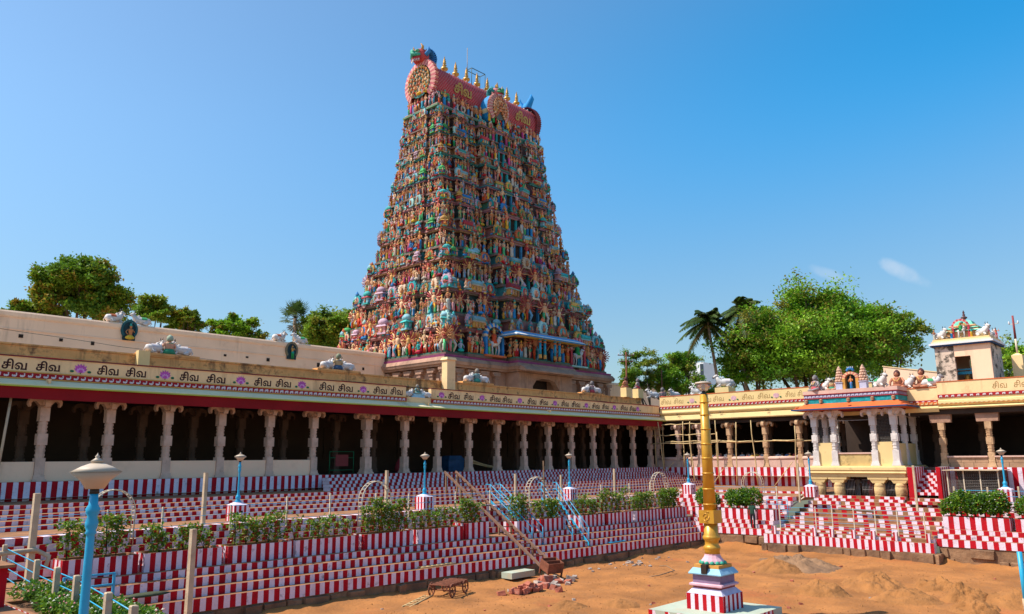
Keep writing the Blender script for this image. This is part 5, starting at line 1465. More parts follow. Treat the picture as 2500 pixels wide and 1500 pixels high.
monster(TCX - 10.9, TCY, za + 7.3, 1.55, -pi / 2, [(0.48, 0.06, 0.06), (0.05, 0.34, 0.24), (0.62, 0.32, 0.08), (0.03, 0.20, 0.50), (0.62, 0.42, 0.10)])
# blue crest at the far end seen from behind
mb = MB()
for sd in (-1, 1):
    mb.tube([(TCX + 10.9, TCY + sd * 0.3, za + 7.0), (TCX + 10.9, TCY + sd * 0.6, za + 8.2), (TCX + 10.9, TCY + sd * 1.3, za + 9.2), (TCX + 10.9, TCY + sd * 1.2, za + 9.9)], [0.7, 0.55, 0.42, 0.08], 8, col=(0.01, 0.24, 0.58))
mb.lathe(TCX + 11.0, TCY, [(0.6, za + 7.0), (0.7, za + 7.9), (0.4, za + 8.6), (0, za + 8.9)], 8, col=(0.01, 0.24, 0.58))
mb.build('crest', ['paint'], tower)
# blue hooded gable over the middle bay
yb_ = TCY - 4.6
horseshoe(TCX, yb_, za + 2.6, 2.0, 0, [(0.50, 0.16, 0.16), (0.58, 0.34, 0.26), (0.60, 0.36, 0.1), (0.16, 0.3, 0.26), (0.55, 0.34, 0.2), (0.10, 0.12, 0.12)], 0.4, 1.15)
mb = MB()
n = 18
for i in range(n):
    a0, a1 = -0.3 * pi + 1.6 * pi * i / n, -0.3 * pi + 1.6 * pi * (i + 1) / n
    q = lambda a, y, r: (TCX + r * cos(a), y, za + 2.6 + r * 1.15 * sin(a))
    mb.add([q(a0, yb_ + 0.3, 1.95), q(a1, yb_ + 0.3, 1.95), q(a1, yb_ + 1.2, 2.1), q(a0, yb_ + 1.2, 2.1), q(a1, TCY - 2.0, 1.85), q(a0, TCY - 2.0, 1.85)], [(0, 1, 2, 3), (3, 2, 4, 5)], col=(0.01, 0.26, 0.60) if i % 5 else (0.55, 0.50, 0.3))
mb.build('gable_hood', ['paint'], tower)
monster(TCX, yb_ + 0.3, za + 4.6, 1.1, 0, [(0.50, 0.16, 0.18), (0.08, 0.35, 0.16), (0.60, 0.34, 0.1), (0.02, 0.26, 0.28), (0.6, 0.4, 0.2)])
# crowded neck: statues under the vault
RF2 = len(placed)
placed = []
add_row((TCX - 10.6, TCY - 3.2), (TCX - 1.8, TCY - 3.2), (0, -1), za + 0.5, 2.0, 0.85, ['stand', 'stand', 'dance', 'many'], 0.2, 0.1)
add_row((TCX + 1.8, TCY - 3.2), (TCX + 10.6, TCY - 3.2), (0, -1), za + 0.5, 2.0, 0.85, ['stand', 'stand', 'dance', 'many'], 0.2, 0.1)
add_row((TCX - 2.2, TCY - 4.6), (TCX + 2.2, TCY - 4.6), (0, -1), za + 0.3, 1.8, 0.8, ['stand', 'dance'], 0.2, 0.1)
add_row((TCX - 10.4, TCY - 2.7), (TCX + 10.4, TCY - 2.7), (0, -1), za + 1.9, 0.9, 0.9, ['kudu', 'seat', 'shrine'], 0.2, 0.1)
add_row((TCX - 11.1, TCY + 1.8), (TCX - 11.1, TCY - 1.8), (-1, 0), za + 2.5, 1.9, 0.7, ['stand', 'seat', 'dance'], 0.2, 0.1)
add_row((TCX - 10.8, TCY + 3.0), (TCX - 10.8, TCY - 3.0), (-1, 0), za + 0.5, 2.3, 0.8, ['stand', 'dance', 'stand'], 0.2, 0.1)
add_row((TCX + 10.8, TCY - 3.0), (TCX + 10.8, TCY + 3.0), (1, 0), za + 0.5, 2.3, 0.8, ['stand', 'dance', 'many'], 0.2, 0.1)
mb = MB()
for k, j, x, y, z, an, s in placed:
    v = VAR[k][j]
    st = len(mb.v)
    mb.v.extend(v.v); mb.f.extend([tuple(q + st for q in f) for f in v.f]); mb.m.extend(v.m); mb.sm.extend(v.sm); mb.c.extend(v.c)
    mb.xf(Matrix.Translation((x, y, z)) @ Matrix.Rotation(an, 4, 'Z') @ Matrix.Scale(s, 4), st)
mb.build('neck_statues', ['paint'], tower, kind='stuff')
# maintenance frame and lightning rod
mb = MB()
for x in (TCX - 1.2, TCX + 1.6):
    for y in (TCY - 0.2, TCY + 0.9): mb.tube([(x, y, za + 7.2), (x, y, za + 10.2)], 0.05, 5)
for y in (TCY - 0.2, TCY + 0.9): mb.bar((TCX - 1.2, y, za + 10.2), (TCX + 1.6, y, za + 10.2), 0.08, 0.08)
for x in (TCX - 1.2, TCX + 1.6): mb.bar((x, TCY - 0.2, za + 10.2), (x, TCY + 0.9, za + 10.2), 0.08, 0.08)
mb.build('roof_frame', [pm('dark_green_iron', (0.05, 0.09, 0.08), 0.6, 0.1, 2)], tower)
MB().tube([(TCX - 1.9, TCY, za + 7.2), (TCX - 1.9, TCY, za + 13.2)], 0.05, 5).build('lightning_rod', ['iron'], tower)

# ------------------------------------------------------------------ street lamps on striped pedestals
def make_lamp():
    t = thing('lamp_post', (0, 0, 0))
    mb = MB(); stripbox(mb, -0.36, 0.36, -0.36, 0.36, 0, 0.68, 0.12)
    mb.add([(-.36, -.36, .68), (.36, -.36, .68), (.36, .36, .68), (-.36, .36, .68), (-.14, -.14, .80), (.14, -.14, .80), (.14, .14, .80), (-.14, .14, .80)], [(0, 1, 5, 4), (1, 2, 6, 5), (2, 3, 7, 6), (3, 0, 4, 7), (4, 5, 6, 7)], 1)
    mb.build('pedestal', STEPM, t, True)
    MB().box(-0.06, 0.06, -0.372, -0.3, 0.34, 0.44).build('cable_hole', ['hole'], t, True)
    MB().lathe(0, 0, [(0.15, 0.80), (0.15, 0.84), (0.09, 0.90), (0.115, 0.97), (0.125, 1.03), (0.085, 1.10), (0.054, 1.16), (0.06, 1.18), (0.051, 1.2), (0.051, 1.22), (0.045, 2.10), (0.045, 2.12), (0.064, 2.14), (0.05, 2.165), (0.066, 2.21), (0.070, 2.26), (0.052, 2.32), (0.073, 2.37), (0.078, 2.41), (0.05, 2.46), (0.045, 2.58)], 18).build('pole', ['blue'], t, True)
    MB().lathe(0, 0, [(0.055, 2.58), (0.05, 2.64)], 10).build('collar', ['blackmetal'], t, True)
    MB().lathe(0, 0, [(0.10, 2.635), (0.16, 2.73), (0.272, 2.825)], 28).build('lower_shade', ['lampshade'], t, True)
    o = MB().lathe(0, 0, [(0.277, 2.827), (0.165, 2.890), (0.075, 2.925)], 28).build('upper_shade', ['lampshade'], t, True)
    MB().lathe(0, 0, [(0.065, 2.925), (0.062, 2.945), (0.072, 2.95), (0.03, 2.98), (0.02, 2.99), (0.028, 3.005), (0.012, 3.02), (0.0, 3.05)], 12).build('finial', ['lampshade'], o, True)
    return t
lamp0 = make_lamp()
LAMPS = [((18.44, 34.0, -2.6), 'blue lamp post on a striped pedestal at the left end of the left walkway'),
         ((28.65, 32.95, -2.6), 'blue lamp post on a striped pedestal beside the top of the hoist rails'),
         ((41.1, 32.95, -2.6), 'blue lamp post on a striped pedestal right of the second blue stair'),
         ((52.6, 30.9, -2.61), 'blue lamp post on a striped pedestal behind the golden column'),
         ((53.2, 22.0, -2.62), 'blue lamp post against the left corner of the pavilion'),
         ((53.6, 10.75, -2.61), 'blue lamp post in front of the wire cage at the right edge'),
         ((3.58, 9.92, -2.93), 'large blue lamp post standing nearest at the lower left')]
for i, (loc, lb) in enumerate(LAMPS):
    if i == 0:
        lamp0.location = loc; o = lamp0
    else: o = dup(lamp0, loc)
    tag(o, lb, 'lamp post', 'blue lamp posts round the tank')
MB().box(2.9, 4.3, 9.2, 10.6, -3.4, -2.932).build('lamp_base_slab', ['tread'], bankW)

# ------------------------------------------------------------------ the golden lamp column on the tank bed
gx_, gy_ = 27.4, 15.25
gcol = thing('golden_column', (gx_, gy_, -5.75), 'tall golden ringed lamp column on a striped plinth in the tank bed', 'lamp column')
MB().box(gx_ - 1.75, gx_ + 1.75, gy_ - 1.75, gy_ + 1.75, -5.9, -5.42).build('plinth_slab', ['greenplinth'], gcol)
mb = MB()
for s in ((-1.752, -1.752, 1.752, -1.752, (0, -1)), (-1.752, 1.752, -1.752, -1.752, (-1, 0))):
    striprow(mb, (gx_ + s[0], gy_ + s[1]), (gx_ + s[2], gy_ + s[3]), -5.425, -5.75, 0, s[4], cell=0.17, jit=0.004)
mb.build('slab_edge_paint', STEPM, gcol)
mb = MB(); stripbox(mb, gx_ - 0.74, gx_ + 0.74, gy_ - 0.74, gy_ + 0.74, -5.42, -4.86, 0.165, 1); mb.build('striped_block', STEPM, gcol)
def sq(name, prof, mat):
    mb = MB()
    for (r0, z0), (r1, z1) in zip(prof, prof[1:]): mb.frus(gx_, gy_, z0, z1, r0, r0, r1, r1)
    return mb.build(name, [mat], gcol)
sq('lavender_slope', [(0.72, -4.857), (0.56, -4.68)], 'lavender')
sq('dark_fillet', [(0.55, -4.678), (0.55, -4.62)], 'redboard')
sq('pink_roll', [(0.58, -4.618), (0.66, -4.58), (0.66, -4.53), (0.60, -4.50)], 'rose')
sq('mauve_dado', [(0.55, -4.498), (0.55, -4.20)], 'mauve')
sq('blue_canopy', [(0.66, -4.198), (0.67, -4.16), (0.54, -3.98)], 'skyblue')
sq('ochre_slab', [(0.50, -3.978), (0.50, -3.86)], 'friezeline')
MB().box(gx_ - 0.69, gx_ - 0.46, gy_ - 0.10, gy_ + 0.12, -4.15, -3.84).build('cable_hole', ['hole'], gcol)
mb = MB()
for k in range(14):
    a = 2 * pi * k / 14
    mb.lathe(gx_ + 0.43 * cos(a), gy_ + 0.43 * sin(a), [(0.0, -3.86), (0.09, -3.84), (0.07, -3.77), (0, -3.73)], 6)
mb.build('leaf_collar', ['jade'], gcol)
MB().lathe(gx_, gy_, [(0.44, -3.82), (0.42, -3.74), (0.34, -3.64), (0.29, -3.55), (0.285, -3.50)], 14, smooth=False).build('lotus_base', ['rose'], gcol)
pf = [(0.285, -3.50), (0.27, -3.40), (0.30, -3.34), (0.315, -3.29), (0.29, -3.23), (0.25, -3.18), (0.25, -3.04), (0.30, -2.99), (0.325, -2.93), (0.31, -2.87), (0.265, -2.82), (0.255, -2.40)]
MB().lathe(gx_, gy_, pf, 28).build('turned_base', ['gold'], gcol)
MB().box(gx_ - 0.31, gx_ + 0.31, gy_ - 0.31, gy_ + 0.31, -2.40, -1.93).build('gold_block', ['gold'], gcol)
mb = MB()
for pts in ([(-.13, .02), (-.06, .12), (.03, .12), (.05, .03), (-.02, 0), (-.06, -.06), (.0, -.13), (.1, -.08), (.13, .02)], [(.02, .16), (.07, .19), (.12, .15)], [(-.1, -.1), (-.04, -.16), (.06, -.17)]):
    mb.tube([(gx_ - 0.315, gy_ - u, -2.165 + v) for u, v in pts], 0.016, 5)
mb.build('raised_emblem', ['goldmetal'], gcol)
pf = [(0.25, -1.93)]
zz = [-1.72, -1.16, -0.58, -0.02, 0.52, 1.08, 1.62, 2.10]
MB().lathe(gx_, gy_, [(0.235, -1.93), (0.150, 2.40)], 32).build('shaft', ['gold'], gcol)
for k, z in enumerate(zz):
    r = 0.235 - 0.085 * (z + 1.93) / 4.33
    MB().lathe(gx_, gy_, [(r - 0.01, z - 0.035), (r + 0.018, z - 0.022), (r + 0.028, z), (r + 0.018, z + 0.022), (r - 0.01, z + 0.035)], 32).build('ring', ['gold'], gcol)
MB().lathe(gx_, gy_, [(0.15, 2.40), (0.06, 2.46), (0.05, 2.56)], 14).build('lamp_collar', ['blackmetal'], gcol)
MB().lathe(gx_, gy_, [(0.085, 2.52), (0.16, 2.56), (0.25, 2.66), (0.30, 2.80), (0.29, 2.80), (0.24, 2.67), (0.15, 2.575), (0.085, 2.535)], 24).build('glass_bowl', ['clear'], gcol)
MB().lathe(gx_, gy_, [(0.07, 2.54), (0.08, 2.62), (0.06, 2.74), (0, 2.76)], 12).build('bulb_holder', ['cloudwhite'], gcol)
MB().lathe(gx_, gy_, [(0.31, 2.80), (0.325, 2.83), (0.29, 2.87), (0.12, 2.90), (0, 2.905)], 24).build('lamp_lid', ['lampshade'], gcol)

# ------------------------------------------------------------------ planters with shrubs
LEAVES = [(0.10, 0.21, 0.014), (0.14, 0.28, 0.02), (0.19, 0.29, 0.02), (0.06, 0.14, 0.012), (0.23, 0.22, 0.03)]
def leafcloud(mb, pts, size, cols, rnd, flat=0.0, up_bias=0.4):
    """leaf-sized quads, folded along the middle"""
    for p in pts:
        a, b = rnd.uniform(0, 2 * pi), rnd.gauss(0.2, 0.6)
        d = Vector((cos(a) * cos(b), sin(a) * cos(b), sin(b) * (1 - flat)))
        s = d.cross(Vector((rnd.gauss(0, 0.5), rnd.gauss(0, 0.5), 1))).normalized()
        l = size * rnd.uniform(0.7, 1.35)
        w = l * 0.32
        p = Vector(p)
        n = s.cross(d) * (w * 0.35)
        q0, q1, q2, q3 = p, p + d * l * 0.5 + s * w + n, p + d * l, p + d * l * 0.5 - s * w + n
        c = rnd.choice(cols)
        k = rnd.uniform(0.75, 1.25)
        k0 = len(mb.v)
        mb.v.extend([tuple(q0), tuple(q1), tuple(q2), tuple(q3)])
        for f in ((0, 1, 2), (0, 2, 3)):
            mb.f.append(tuple(k0 + i for i in f)); mb.m.append(0); mb.sm.append(False); mb.c.append((c[0] * k, c[1] * k, c[2] * k))
SR = random.Random(21)
def shrub(x0, x1, y0, y1, z, hgt, dens, axis, label, dense=False, flower=None, group='shrubs in the striped planters'):
    """hedge of several stems in one planter"""
    L = (x1 - x0) if axis == 0 else (y1 - y0)
    cx, cy = (x0 + x1) / 2, (y0 + y1) / 2
    t = thing('flowering_shrub', (cx, cy, z), label, 'shrub', group)
    st, lf, fl = MB(), MB(), MB()
    n = max(3, int(L * (2.2 if not dense else 2.8)))
    pts, fpts = [], []
    for i in range(n):
        u = (i + 0.5 + SR.uniform(-0.4, 0.4)) / n
        x = x0 + (x1 - x0) * (u if axis == 0 else SR.uniform(0.25, 0.75))
        y = y0 + (y1 - y0) * (u if axis == 1 else SR.uniform(0.25, 0.75))
        hh = hgt * SR.uniform(0.8, 1.2)
        for b in range(3):
            ex, ey = x + SR.uniform(-.22, .22), y + SR.uniform(-.2, .2)
            st.tube([(x, y, z), ((x + ex) / 2 + SR.uniform(-.04, .04), (y + ey) / 2, z + hh * 0.5), (ex, ey, z + hh * SR.uniform(0.8, 1.0))], [0.014, 0.011, 0.006], 4, col=(0.10, 0.07, 0.04))
        m_ = int(dens * (4.0 if not dense else 2.6))
        for k in range(m_):
            r = SR.random()
            if dense:
                a, bb = SR.uniform(0, 6.283), math.acos(SR.uniform(-0.75, 1))
                rr = (0.55 + 0.45 * SR.random() ** 0.5)
                q = (x + 0.62 * rr * cos(a) * sin(bb), y + 0.55 * rr * sin(a) * sin(bb), z + hh * 0.52 + hh * 0.48 * rr * cos(bb))
            else:
                q = (x + SR.gauss(0, 0.22), y + SR.gauss(0, 0.17), z + hh * (0.12 + 0.9 * (1 - (1 - r) ** 1.7)) + SR.gauss(0, 0.04))
            pts.append(q)
            if flower and SR.random() < 0.045: fpts.append((q[0] + SR.gauss(0, .05), q[1] + SR.gauss(0, .05), q[2] + 0.05))
    leafcloud(lf, pts, 0.14 if not dense else (0.17 if x0 > 20 else 0.11), LEAVES if not dense else LEAVES[:4] + [(0.06, 0.17, 0.03)], SR)
    st.build('stems', ['leaf'], t, kind='stuff')
    lf.build('foliage', ['leaf'], t)
    if fpts:
        for q in fpts:
            s = SR.uniform(0.025, 0.045)
            c = SR.choice(flower)
            fl.add([(q[0] - s, q[1], q[2]), (q[0], q[1] - s, q[2] + s * .3), (q[0] + s, q[1], q[2]), (q[0], q[1] + s, q[2] - s * .3), (q[0], q[1], q[2] + s)], [(0, 1, 4), (1, 2, 4), (2, 3, 4), (3, 0, 4), (0, 3, 2, 1)], col=c)
        fl.build('blossoms', ['leaf'], t, kind='stuff')
    return t
WHT, PNK = (0.72, 0.70, 0.60), (0.62, 0.20, 0.22)
def planter(x0, x1, y0, y1, z0, z1, label, cell=0.2, ph=0, skew=False):
    t = thing('striped_planter', ((x0 + x1) / 2, (y0 + y1) / 2, z0), label, 'planter', 'striped planters round the tank')
    f = (lambda x, y: LP(x, y)) if skew else (lambda x, y: (x, y))
    w = 0.10
    mb = MB()
    A, B, C, D = f(x0, y0), f(x1, y0), f(x1, y1), f(x0, y1)
    for p, q, out in ((A, B, (0, -1)), (D, A, (-1, 0)), (B, C, (1, 0)), (C, D, (0, 1))):
        striprow(mb, p, q, z1, z0, 0, out, cell=cell, ph=ph, jit=0.008)
    a, b, c, d = f(x0 + w, y0 + w), f(x1 - w, y0 + w), f(x1 - w, y1 - w), f(x0 + w, y1 - w)
    o_, i_ = [(*p, z1) for p in (A, B, C, D)], [(*p, z1) for p in (a, b, c, d)]
    lo = [(*p, z1 - 0.2) for p in (a, b, c, d)]
    mb.add(o_ + i_ + lo, [(0, 1, 5, 4), (1, 2, 6, 5), (2, 3, 7, 6), (3, 0, 4, 7), (4, 5, 9, 8), (5, 6, 10, 9), (6, 7, 11, 10), (7, 4, 8, 11)], 2)
    mb.build('trough', STEPM, t)
    so_ = MB()
    N = 14
    for i in range(N + 1):
        for j in range(4):
            x = x0 + w + (x1 - x0 - 2 * w) * i / N; y = y0 + w + (y1 - y0 - 2 * w) * j / 3
            p = f(x, y); so_.v.append((*p, z1 - 0.09 + 0.05 * noise.noise((x * 3, y * 3, 0))))
    for i in range(N):
        for j in range(3):
            k = i * 4 + j
            so_.f.append((k, k + 4, k + 5, k + 1)); so_.m.append(0); so_.sm.append(True); so_.c.append(None)
    so_.build('soil', ['soil'], t)
    return t
LPX = [(10.2, 12.72, 'first planter of the left row, behind the nearest lamp post', 1.25, 74), (12.95, 15.9, 'second planter of the left row, low hedge, beside the brown pole', 0.85, 46),
       (16.15, 18.95, 'third planter of the left row, below the first lamp post', 1.05, 54), (19.15, 22.3, 'fourth planter of the left row, with sparse seedlings', 0.85, 26),
       (22.6, 25.4, 'fifth planter of the left row, in front of the iron arch', 1.35, 90), (25.75, 28.6, 'sixth planter of the left row, below the middle lamp post', 0.9, 40),
       (28.8, 30.4, 'short planter just left of the hoist rails', 1.15, 70), (32.5, 34.0, 'planter just right of the hoist rails', 1.2, 66), (34.5, 36.5, 'planter just left of the second blue stair', 1.15, 85),
       (37.9, 40.1, 'planter just right of the second blue stair', 1.05, 48), (40.3, 43.0, 'second planter right of the blue stair, with one clipped bush', 1.3, 52), (43.3, 46.2, 'planter left of the corner one on the left bank', 1.0, 60), (46.4, 49.2, 'corner planter at the right end of the left bank', 1.25, 95)]
ordn = 'first second third fourth fifth sixth seventh eighth ninth tenth eleventh twelfth thirteenth'.split()
for i, (a, b, lb, hg, dn) in enumerate(LPX):
    zt = -3.3 + (0.12 if i == 6 else 0.0)
    planter(a, b, 29.85, 30.85, -3.99 if i != 6 else -4.2, zt, 'striped ' + lb, 0.20, i % 2, True)
    y0 = 30.02 + sk((a + b) / 2)
    shrub(a + 0.15, b - 0.15, y0, y0 + 0.66, zt - 0.1, hg, dn, 0, 'green shrubs in the ' + lb.split(',')[0], False, [WHT, WHT, PNK] if i in (0, 1, 2, 4) else [WHT])
RPX = [(27.0, 28.8, 'right bank planter nearest the tank corner', 1.2), (24.2, 26.6, 'right bank planter behind the man in green', 1.25), (22.95, 24.0, None, 0), (9.9, 13.1, 'right bank planter right of the broad flight of steps', 1.35), (6.0, 9.65, 'right bank planter at the right edge of the picture', 1.2)]
for i, (a, b, lb, hg) in enumerate(RPX):
    if lb is None: continue
    planter(49.3, 50.3, a, b, -3.985, -3.3, 'striped ' + lb, 0.27, i % 2)
    shrub(49.45, 50.25, a + 0.25, b - 0.25, -3.4, hg, 230, 1, 'dense bush in the ' + lb, True, [WHT] if i > 2 else [WHT])
planter(49.3, 50.3, 22.95, 24.0, -3.985, -3.3, 'short striped right bank planter beside the blue hand rail', 0.27)
# shrubs on the near bank
planter(6.9, 8.3, 17.6, 25.0, -3.985, -3.62, 'striped planter on the near bank behind the wire fence', 0.22)
shrub(7.1, 8.2, 18.2, 24.6, -3.65, 0.5, 150, 1, 'green shrubs with pale blossoms behind the near wire fence', True, [WHT, PNK])

# ------------------------------------------------------------------ posts, wires and railings
def fence(label, posts, wires, sizes, mat='post', cap=None, group='wire fences round the tank', wmat='blue', wr=0.016):
    """concrete posts with strained wires; posts = [(x, y, z0, z1, w)], wires = [[points], ...]"""
    t = thing('wire_fence', (posts[0][0], posts[0][1], posts[0][2]), label, 'fence', group)
    for x, y, z0, z1, w in posts:
        mb = MB(); mb.box(x - w / 2, x + w / 2, y - w / 2, y + w / 2, z0, z1 - 0.02); mb.frus(x, y, z1 - 0.02, z1, w / 2, w / 2, w / 2.6, w / 2.6)
        mb.build('post', [mat], t)
    for pts in wires:
        MB().tube(pts, wr, 5).build('wire', [wmat], t)
    return t
near = [(8.36, 30.4), (7.76, 25.2), (7.47, 22.7), (7.34, 20.95), (6.8, 17.6), (6.5, 15.6)]
fence('near wire fence of buff posts and sagging blue wires at the lower left', [(x, y, -4.0, -2.6 + U(-.03, .03), 0.13) for x, y in near],
      [[(x + 0.07, y - 0.03, -2.75 - 0.29 * k - 0.02 * (i % 2)) for i, (x, y) in enumerate(near)] for k in range(4)], None)
lt = [(x, 32.28, -2.9, z) for x, z in ((12.2, -1.75), (14.3, -1.75), (17.2, -1.8), (19.9, -1.55), (22.2, -1.5), (24.9, -1.6), (27.0, -1.7), (30.3, -1.7), (33.0, -1.7), (36.4, -1.75), (39.2, -1.7), (43.6, -1.7), (46.9, -1.7), (49.5, -1.7))]
fence('long low fence of thin posts and pale blue wires along the left walkway edge', [(x, y, z0, z1, 0.06) for x, y, z0, z1 in lt],
      [[(3.0, 32.27, -1.9 - 0.33 * k)] + [(x, y - 0.04, -1.85 - 0.33 * k + 0.015 * sin(x * 3)) for x, y, _, _ in lt] for k in range(3)], None, 'creamiron', wr=0.011)
rtp = [(51.4, y, -3.0, z) for y, z in ((28.6, -1.9), (26.0, -1.9), (23.6, -1.9), (12.9, -1.75), (11.2, -1.75), (9.7, -1.7), (8.0, -1.7))]
fence('low wire fence along the right walkway beside the corner planters', [(x, y, z0, z1, 0.07) for x, y, z0, z1 in rtp[:3]],
      [[(x - 0.03, y, -2.0 - 0.25 * k) for x, y, _, _ in rtp[:3]] for k in range(3)], None, 'creamiron', wr=0.011)
fence('low wire fence along the right walkway in front of the wire cage', [(x, y, z0, z1, 0.09) for x, y, z0, z1 in rtp[3:]],
      [[(x - 0.03, y, -1.95 - 0.3 * k) for x, y, _, _ in rtp[3:]] for k in range(3)], None, 'post', wr=0.013)
gh = [(48.35, y, -4.5, -2.95) for y in (22.1, 19.85, 18.85, 17.6, 16.4, 15.2, 13.8)]
fence('thin wire fence across the foot of the broad pavilion steps', [(x, y, z0, z1, 0.05) for x, y, z0, z1 in gh], [[(x - 0.02, y, -3.05 - 0.27 * k) for x, y, _, _ in gh] for k in range(5)], None, 'creamiron', wr=0.010)
POSTS = [((16.3, 32.9, -2.6), 2.15, 0.15, 'post', 'tall buff post left of the first left walkway lamp'), ((25.85, 32.7, -2.6), 2.1, 0.14, 'post', 'tall buff post right of the iron arch with ladder sides'),
         ((35.6, 32.7, -2.6), 1.75, 0.12, 'post', 'buff post left of the second iron arch'), ((39.95, 32.7, -2.6), 1.6, 0.1, 'post', 'slim buff post left of the right walkway lamp of the left bank'),
         ((45.3, 32.4, -2.7), 2.0, 0.13, 'post', 'tall pale post left of the third iron arch'), ((13.3, 27.5, -5.75), 3.45, 0.19, 'post', 'thick brown post rising from the tank bed at the lower left'),
         ((9.2, 30.6, -4.0), 3.0, 0.2, 'post', 'thick weathered post at the left edge crossed by a pipe'), ((51.5, 15.0, -3.2), 2.65, 0.12, 'post', 'tall buff post right of the pavilion lower storey'), ((51.4, 22.05, -2.9), 2.5, 0.1, 'post', 'tall thin post left of the pavilion'),
         ((37.1, 31.7, -3.5), 3.4, 0.07, 'wood', 'dark slender pole passing behind the second iron arch')]
for loc, h_, w, mt, lb in POSTS:
    mb = MB(); mb.frus(0, 0, 0, h_, w / 2, w / 2, w / 2.1, w / 2.1)
    o = mb.build('post', [mt]); o.location = loc; o.rotation_euler = (U(-.015, .015), U(-.015, .015), U(-.2, .2))
    tag(o, lb, 'post', 'separate posts round the tank')
mb = MB(); mb.tube([(2.0, 29.6, -2.93), (6.0, 30.2, -2.90), (9.3, 30.45, -2.86), (9.7, 30.4, -3.1), (9.6, 30.3, -3.4)], 0.08, 8)
tag(mb.build('water_pipe', ['post']), 'grey water pipe crossing the thick weathered post at the left edge', 'pipe')
mb = MB(); mb.tube([(35.8, 6.97, -5.75), (35.75, 6.98, -3.59)], 0.09, 10)
bp = thing('blue_pipe', (35.8, 6.97, -5.75), 'upright blue pipe in the tank bed at the right edge', 'pipe'); mb.build('pipe_shaft', ['blue'], bp)
MB().lathe(35.8, 6.97, [(0.12, -5.8), (0.12, -5.3), (0.10, -5.28)], 10).build('pipe_footing', ['post'], bp)
pil = thing('striped_pillar', (4.5, 17.7, -2.6), 'short red and white striped pillar cut by the left edge of the picture', 'pillar')
mb = MB(); stripbox(mb, 3.7, 4.86, 17.35, 18.5, -2.61, -1.9, 0.29, 1, 1); mb.build('pillar_body', STEPM, pil)
MB().box(3.6, 4.95, 17.25, 18.6, -1.9, -1.85).build('pillar_cap', ['tread'], pil)

# blue rail frame and iron arches
fr = thing('pipe_barrier', (9.4, 25.9, -4.0), 'blue rectangular pipe barrier behind the nearest lamp post', 'barrier')
mb = MB()
for x in (8.75, 10.15): mb.bar((x, 25.95, -4.5), (x, 25.95, -3.3), 0.07, 0.07)
mb.build('uprights', ['blue'], fr)
for z in (-3.3, -3.62, -3.95): MB().bar((8.72, 25.95, z), (10.18, 25.95, z), 0.05, 0.05).build('rail', ['blue'], fr)
def arch(loc, w, h_, rz, label):
    t = thing('iron_arch', loc, label, 'arch', 'iron plant arches', rz=rz)
    for k, y in enumerate((-0.14, 0.14)):
        pts = [(-w / 2, y, 0), (-w / 2, y, h_ - w / 2)] + [(-w / 2 * cos(a), y, h_ - w / 2 + w / 2 * sin(a)) for a in np.linspace(0, pi, 15)][1:-1] + [(w / 2, y, h_ - w / 2), (w / 2, y, 0)]
        MB().tube(pts, 0.022, 5).build('hoop', ['creamiron'], t, True)
    mb = MB()
    for z in np.arange(0.25, h_ - w / 2, 0.17):
        for s in (-1, 1): mb.tube([(s * w / 2, -0.14, z), (s * w / 2, 0.14, z)], 0.013, 4)
    for a in np.linspace(0.15, pi - 0.15, 13):
        mb.tube([(-w / 2 * cos(a), -0.14, h_ - w / 2 + w / 2 * sin(a)), (-w / 2 * cos(a), 0.14, h_ - w / 2 + w / 2 * sin(a))], 0.013, 4)
    mb.build('rungs', ['creamiron'], t, True)
arch((12.2, 31.9, -3.1), 1.6, 2.1, 0, 'iron plant arch behind the nearest lamp post')
arch((24.55, 31.9, -3.1), 1.75, 2.1, 0, 'iron plant arch with ladder sides above the fifth planter')
arch((36.65, 31.9, -3.1), 1.8, 2.05, 0, 'iron plant arch between the hoist rails and the second blue stair')
arch((49.7, 31.6, -3.1), 1.9, 2.1, 0, 'iron plant arch near the tank corner')
arch((52.5, 25.8, -2.61), 1.5, 1.6, pi / 2, 'thin iron plant arch on the right walkway under the scaffold')

# ------------------------------------------------------------------ blue iron stairs
def blue_stair(p0, p1, width, n, label):
    """flight with two pipe rails from p0 (top) to p1 (bottom)"""
    P0, P1 = Vector(p0), Vector(p1)
    d = P1 - P0
    side = Vector((d.y, -d.x, 0)).normalized() * (width / 2)
    t = thing('blue_stair', p1, label, 'stair', 'blue iron stairs')
    for s in (-1, 1):
        MB().bar(P0 + side * s, P1 + side * s, 0.05, 0.14).build('stringer', ['blue'], t)
        r = MB()
        for hh in (0.55, 0.95):
            fl = Vector((-d.x, -d.y, 0)).normalized() * 0.55
            r.tube([P0 + side * s + fl + Vector((0, 0, hh - 0.3)), P0 + side * s + fl + Vector((0, 0, hh)), P0 + side * s + Vector((0, 0, hh)), P1 + side * s + Vector((0, 0, hh))], 0.024, 6)
        for k in range(5):
            q = P0.lerp(P1, k / 4) + side * s
            r.tube([q, q + Vector((0, 0, 0.95))], 0.022, 6)
        r.build('hand_rail', ['blue'], t)
    for k in range(n):
        q = P0.lerp(P1, (k + 0.5) / n)
        MB().bar(q - side, q + side, 0.24, 0.035).build('tread', ['tread'], t)
    return t
blue_stair((34.4, 33.2, -2.4), (33.2, 28.9, -4.55), 0.7, 8, 'blue pipe-railed stair beside the hoist rails')
blue_stair((38.6, 32.6, -2.4), (36.2, 28.3, -4.75), 1.0, 9, 'blue pipe-railed stair between two planters right of the hoist')
o = thing('blue_hand_rail', (50.5, 23.4, -3.9), 'blue pipe hand rail beside the short planter left of the pavilion', 'hand rail')
for z in (-2.75, -3.05, -3.35): MB().tube([(50.9, 24.1, z), (50.9, 22.7, z)], 0.02, 5).build('rail', ['blue'], o)
